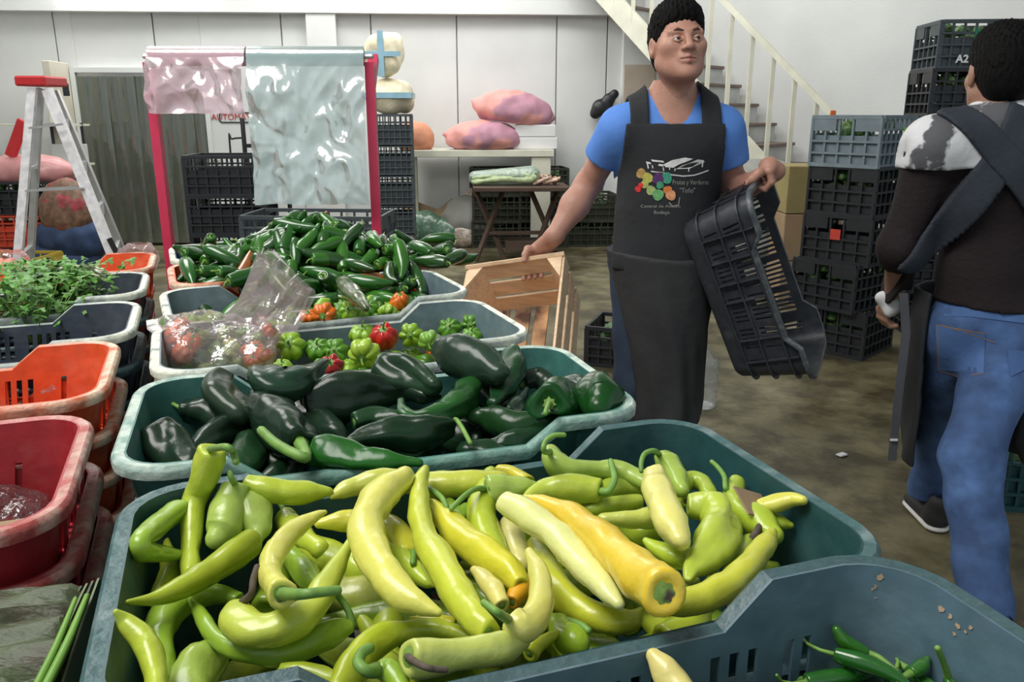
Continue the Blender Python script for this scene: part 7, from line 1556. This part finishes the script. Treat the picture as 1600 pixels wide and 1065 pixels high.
# serranos singled out
gS = 'serrano chillies in the slate blue crate'; F6 = FR[('R', 6)]
for i, (pts, zb2, stem, lab) in enumerate((
    ([(1352, 1019, 9), (1336, 1012, 12), (1318, 1000, 12), (1308, 985, 8)], .978, [(1372, 1026, .0), (1388, 1038, .0), (1402, 1050, 0)], 'largest serrano leaning on the slotted back wall of the slate blue crate'),
    ([(1325, 1022, 7), (1325, 1030, 12), (1326, 1042, 12)], .968, None, 'short serrano end standing below the largest one'),
    ([(1288, 1058, 8), (1312, 1055, 12), (1335, 1055, 10), (1352, 1058, 5)], .968, [(1270, 1060, 0), (1240, 1060, 0)], 'serrano lying level with its stem pointing left'),
    ([(1425, 1050, 10), (1440, 1040, 12), (1448, 1030, 6)], .966, [(1412, 1058, 0), (1402, 1064, 0)], 'serrano with a bright end right of the crossed stems'),
    ([(1482, 1062, 8), (1490, 1075, 10), (1500, 1090, 8)], .966, [(1478, 1045, .01), (1465, 1012, .03)], 'serrano with a tall pale stem pointing up'),
    ([(1420, 1046, 9), (1440, 1062, 12), (1460, 1078, 10)], .966, [(1405, 1036, 0)], 'serrano pointing down right at the bottom edge'))):
    hero('serrano_chilli', F6, pts, zb2, (.035, .17, .012) if i < 3 else (.03, .14, .015), MATS['jalapeno_skin'], lab, gS, stem, seed=200+i, lamp=.02, bump=.0008, clamp=True, stemr=.0022, seg=12)

# ---------------------------------------------------------------- left row contents
def leafmesh(items_, name):
    V = []; F = []
    for (c, d, up, s) in items_:
        side = d.cross(up).normalized(); up2 = side.cross(d).normalized(); k = len(V); n = 9
        V.append(c); out = []
        for j in range(n+1):
            a = -2.2+4.4*j/n; r = s*(1+.28*math.cos(a*3.2*1.0)+(.1 if j % 2 else -.1)); V.append(c+d*(math.cos(a)*r)+side*(math.sin(a)*r*.9)+up2*(-.25*r*abs(math.sin(a))))
        for j in range(n): F.append((k, k+1+j, k+2+j))
    return mesh(name, V, F)
mat('cilantro_leaf', (.07, .22, .025), .5, .35, 60, col2=(.14, .34, .05), mixs=(.45, .65)); mat('cilantro_stem', (.22, .38, .10), .5, .15, 30); mat('onion_white', (.52, .62, .32), .4, .2, 40, col2=(.82, .82, .66), mixs=(.45, .6))
rnd = random.Random(31)
for k, (px_, py_, w_, lab) in enumerate(((20, 440, .15, 'cilantro bunch at the left frame edge in the dark crate'), (70, 438, .13, 'cilantro bunch in the middle of the dark crate'), (45, 462, .11, 'cilantro sprigs drooping over the front rim of the dark crate'), (108, 436, .09, 'small cilantro bunch touching the spring onions'))):
    c = atZ(px_, py_, 1.03); root = empty('cilantro_bunch', c, lab, 'herbs', 'cilantro bunches in the dark crate'); its = []; stm = []
    for i in range(170):
        p = Vector((rnd.gauss(0, w_*.45), rnd.gauss(0, w_*.33), rnd.uniform(-.05, .045))); d = Vector((rnd.gauss(0, 1), rnd.gauss(0, 1), rnd.uniform(-.4, .5))).normalized(); its.append((p, d, Vector((rnd.gauss(0, .4), rnd.gauss(0, .4)-.5, 1)).normalized(), rnd.uniform(.008, .014)))
        if i % 5 == 0: stm.append(tube_data([p, p*.6+Vector((0, 0, -.05)), Vector((p.x*.2, p.y*.2, -.10))], [.001, .0012, .0014], seg=5, rings=3))
    l_ = link('leaves', leafmesh(its, 'leaves'), MATS['cilantro_leaf'], root); tag(l_, kind='stuff'); s_ = link('stems', mesh('stems', *join_data(stm), True), MATS['cilantro_stem'], root); tag(s_, kind='stuff')
c = atZ(128, 432, 1.03); root = empty('spring_onion_bunch', c, 'bundle of pale spring onion roots beside the cilantro', 'vegetables')
its = [tube_data([Vector((rnd.uniform(.02, .06), rnd.uniform(-.03, .03), rnd.uniform(-.01, .03))), Vector((0, rnd.uniform(-.02, .02), .015+rnd.uniform(-.01, .01))), Vector((-.08, rnd.uniform(-.04, .04), rnd.uniform(-.03, .02)))], [.002, .004, .002], seg=6, rings=5) for i in range(60)]
tag(link('onions', mesh('onions', *join_data(its), True), MATS['onion_white'], root), kind='stuff')
# bag in the far orange crate, bag in the maroon crate
def pouch(name, c, size, mt, label, seed, inner=None):
    root = empty(name, c, label, 'bag'); F = Field(np.array([-size[0]*.8, -size[1]*.8, -size[2]*.8]), np.array([size[0]*.8, size[1]*.8, size[2]*.9]), max(.004, size[0]*.02)); rn = random.Random(seed)
    for i in range(9): F.ell((rn.uniform(-.3, .3)*size[0], rn.uniform(-.3, .3)*size[1], rn.uniform(-.2, .25)*size[2]), (size[0]*.26, size[1]*.26, size[2]*.3), .05)
    V, Q = F.surf(); V = relaxv(V, Q, 1)
    for i, v in enumerate(V): q = Vector(v); V[i] = v*(1+.16*abs(mnoise.noise(q*22+Vector((seed, 0, 0))))+.06*mnoise.noise(q*60))
    link('film', npmesh('film', V, Q), mt, root)
    if inner: its = [tube_data([(rn.uniform(-.3, .3)*size[0], rn.uniform(-.3, .3)*size[1], rn.uniform(-.25, .1)*size[2]), (rn.uniform(-.3, .3)*size[0], rn.uniform(-.3, .3)*size[1], rn.uniform(-.25, .15)*size[2])], [.016, .010], seg=7, rings=3) for i in range(22)]; tag(link('produce', mesh('produce', *join_data(its), True), inner, root), kind='stuff')
    return root
film('bag_film_maroon', (.62, .42, .44), .10, .12, .8, 40)
c_, ex_, ey_, L_, W_, z_, o_ = FR[('L', 4)]
def inL4(x, y, z): w = c_+ex_*x+ey_*y; return Vector((w.x, w.y, z_+z))
pouch('plastic_bag', inL4(.185, .075, -.12), (.14, .10, .09), MATS['bag_film_maroon'], 'crumpled clear bag against the back wall of the maroon crate', 4, mat('dried_red', (.20, .03, .03), .6, .4, 20))
pouch('plastic_bag', inL4(.12, -.06, -.125), (.20, .12, .08), MATS['bag_film_maroon'], 'crumpled clear bag at the front of the maroon crate', 7, MATS['dried_red'])
pouch('plastic_bag', atZ(218, 404, 1.0), (.06, .05, .045), MATS['bag_film'], 'small clear bag in the far orange crate', 9, mat('pink_veg', (.75, .25, .18), .5, .2, 20))
pouch('plastic_bag', atZ(5, 414, 1.02), (.07, .05, .04), MATS['bag_film'], 'small clear bag at the left end of the far orange crate', 10, MATS['pink_veg'])
pouch('plastic_bag', atZ(30, 633, .985), (.06, .025, .03), MATS['bag_film_maroon'], 'bit of clear film behind the maroon crate rim', 12, None)
# folded corn husk / leaf bundle in the near left corner
mat('leaf_sheet', (.055, .075, .028), .5, .25, 4, .3, 30, stretch=(2, 5, 1), col2=(.045, .028, .014), mixs=(.48, .60)); mat('leaf_edge', (.13, .16, .07), .5, .15, 8); mat('leaf_stem', (.17, .36, .05), .4, .12, 12)
lb = empty('leaf_bundle', atZ(60, 990, .97), 'bundle of folded broad green leaves in the near left corner', 'leaves')
for k in range(7):
    o_ = k*9
    A1, B1, C1, D1 = (-130, 945-k*2), (152-k*13-(4 if k % 2 else 0), 904+k*4), (96-k*16, 1075+k*2), (-130, 1120)
    z0 = .985-.008*k; V = []; F = []; n = 20
    a3, b3, c3, d3 = atZ(*A1, z0), atZ(*B1, z0), atZ(*C1, z0+.0), atZ(*D1, z0)
    if k % 2 == 0 and k < 6:
        for i in range(n+1):
            for j in range(n+1):
                u, v = i/n, j/n; p = (a3*(1-u)+b3*u)*(1-v)+(d3*(1-u)+c3*u)*v; p = p+Vector((0, 0, .006*mnoise.noise(Vector((u*3, v*9, k)))+.0035*math.sin(v*34+k)+.0015*math.sin(v*81)-.015*max(0, u-.85)/.15)); V.append(p)
        F = [(i*(n+1)+j, (i+1)*(n+1)+j, (i+1)*(n+1)+j+1, i*(n+1)+j+1) for i in range(n) for j in range(n)]
        o = link('leaf', mesh('leaf', V, F, True), MATS['leaf_sheet']); solid(o, .0015); world_child(o, lb)
for k in range(6):
    x0 = 152-k*9; z1 = .995-.004*k; a = [atZ(x0, 903+k*4, z1), atZ(x0-22-k*2, 960, z1-.004), atZ(x0-62-k*6, 1080, z1-.008)]
    V = []; F = []
    for i in range(13):
        t = i/12; q = a[0]*(1-t)**2+a[1]*2*t*(1-t)+a[2]*t*t
        V += [q, q+Vector((.004, 0, -.05)), ]
    F = [(2*i, 2*i+2, 2*i+3, 2*i+1) for i in range(12)]
    o = link('leaf_fold', mesh('leaf_fold', V, F, True), MATS['leaf_edge'] if k % 2 == 0 else MATS['leaf_sheet']); solid(o, .002); world_child(o, lb)
for (x0, y0, x1, y1, r_) in ((136, 930, 68, 1080, .0036), (118, 935, 50, 1085, .0030)):
    world_child(tube('leaf_midrib', [atZ(x0, y0, .998), atZ((x0+x1)/2+3, (y0+y1)/2, .998), atZ(x1, y1, .996)], [r_*.7, r_, r_*1.1], MATS['leaf_stem'], seg=8), lb)
cc = atZ(60, 1000, .9); tag(boxobj('carton', (cc.x-.20, cc.y-.02, .955-.12), (.36, .26, .235), MATS['cardboard'], bev=.004, rz=R(20)), 'cardboard carton under the leaf bundle', 'box')
c_, ex_, ey_, L_, W_, z_, o_ = FR[('L', 4)]; cl = c_-ey_*(W_/2+.20)-ex_*.05; ztable(cl, ex_, ey_, .60, .34, .955-.24, 'rough plank table under the leaf bundle carton')
# paper bits and labels
c_, ex_, ey_, L_, W_, z_, o_ = FR[('R', 3)]
p = atZ(790, 522, .985); bm = bmesh.new(); bx(bm, (0, 0, 0), (.030, .002, .022), Matrix.Rotation(R(28), 3, 'Y')); o = link('paper_slip', bmdone(bm, 'slip'), MATS['cardboard']); o.location = p; o.rotation_euler = (R(-20), 0, R(20)); tag(o, 'brown paper slip inside the right corner of the nearer grey crate', 'paper')
zc_ = .965
while not inside(FR[('R', 5)], atZ(1178, 768, zc_), .035): zc_ += .004
p = atZ(1180, 776, zc_)+Vector((0, 0, -.008)); bm = bmesh.new(); bx(bm, (0, 0, 0), (.045, .035, .002)); o = link('cardboard_piece', bmdone(bm, 'cp'), MATS['cardboard']); o.location = p; o.rotation_euler = (R(30), R(25), R(30)); tag(o, 'scrap of cardboard behind the right hand banana peppers', 'cardboard')

# pale scuffs on the inside of the slate blue crate
o6 = FR[('R', 6)][6]; w6 = [q for q in o6.children if q.name.startswith('crate_wall')][0]; M6 = Matrix.Translation(o6.location) @ o6.rotation_euler.to_matrix().to_4x4()
B6 = BVHTree.FromPolygons([M6 @ v.co for v in w6.data.vertices], [tuple(p.vertices) for p in w6.data.polygons]); mat('scuff', (.42, .30, .20), .8, .2, 60)
for i, (x, y, r) in enumerate(((1376, 899, 6), (1366, 913, 3.5), (1362, 917, 3), (1368, 931, 2), (1478, 951, 7), (1490, 962, 4), (1502, 976, 5), (1514, 986, 4), (1497, 989, 4), (1537, 950, 6), (1547, 961, 4), (1522, 979, 4))):
    d = ray(x, y).normalized(); h = B6.ray_cast(Vector((0, 0, 1.4)), d)
    if not h[0]: continue
    n_ = h[1] if h[1].dot(d) < 0 else -h[1]; t_ = n_.orthogonal().normalized(); b_ = n_.cross(t_); c0 = h[0]+n_*.0036; rr = r*h[3]/1290; rn = random.Random(i)
    V = [c0+(t_*math.cos(k*.628)+b_*math.sin(k*.628))*rr*rn.uniform(.35, 1.1) for k in range(10)]
    world_child(link('scuff_mark', mesh('scuff', V, [tuple(range(10))]), MATS['scuff']), o6)
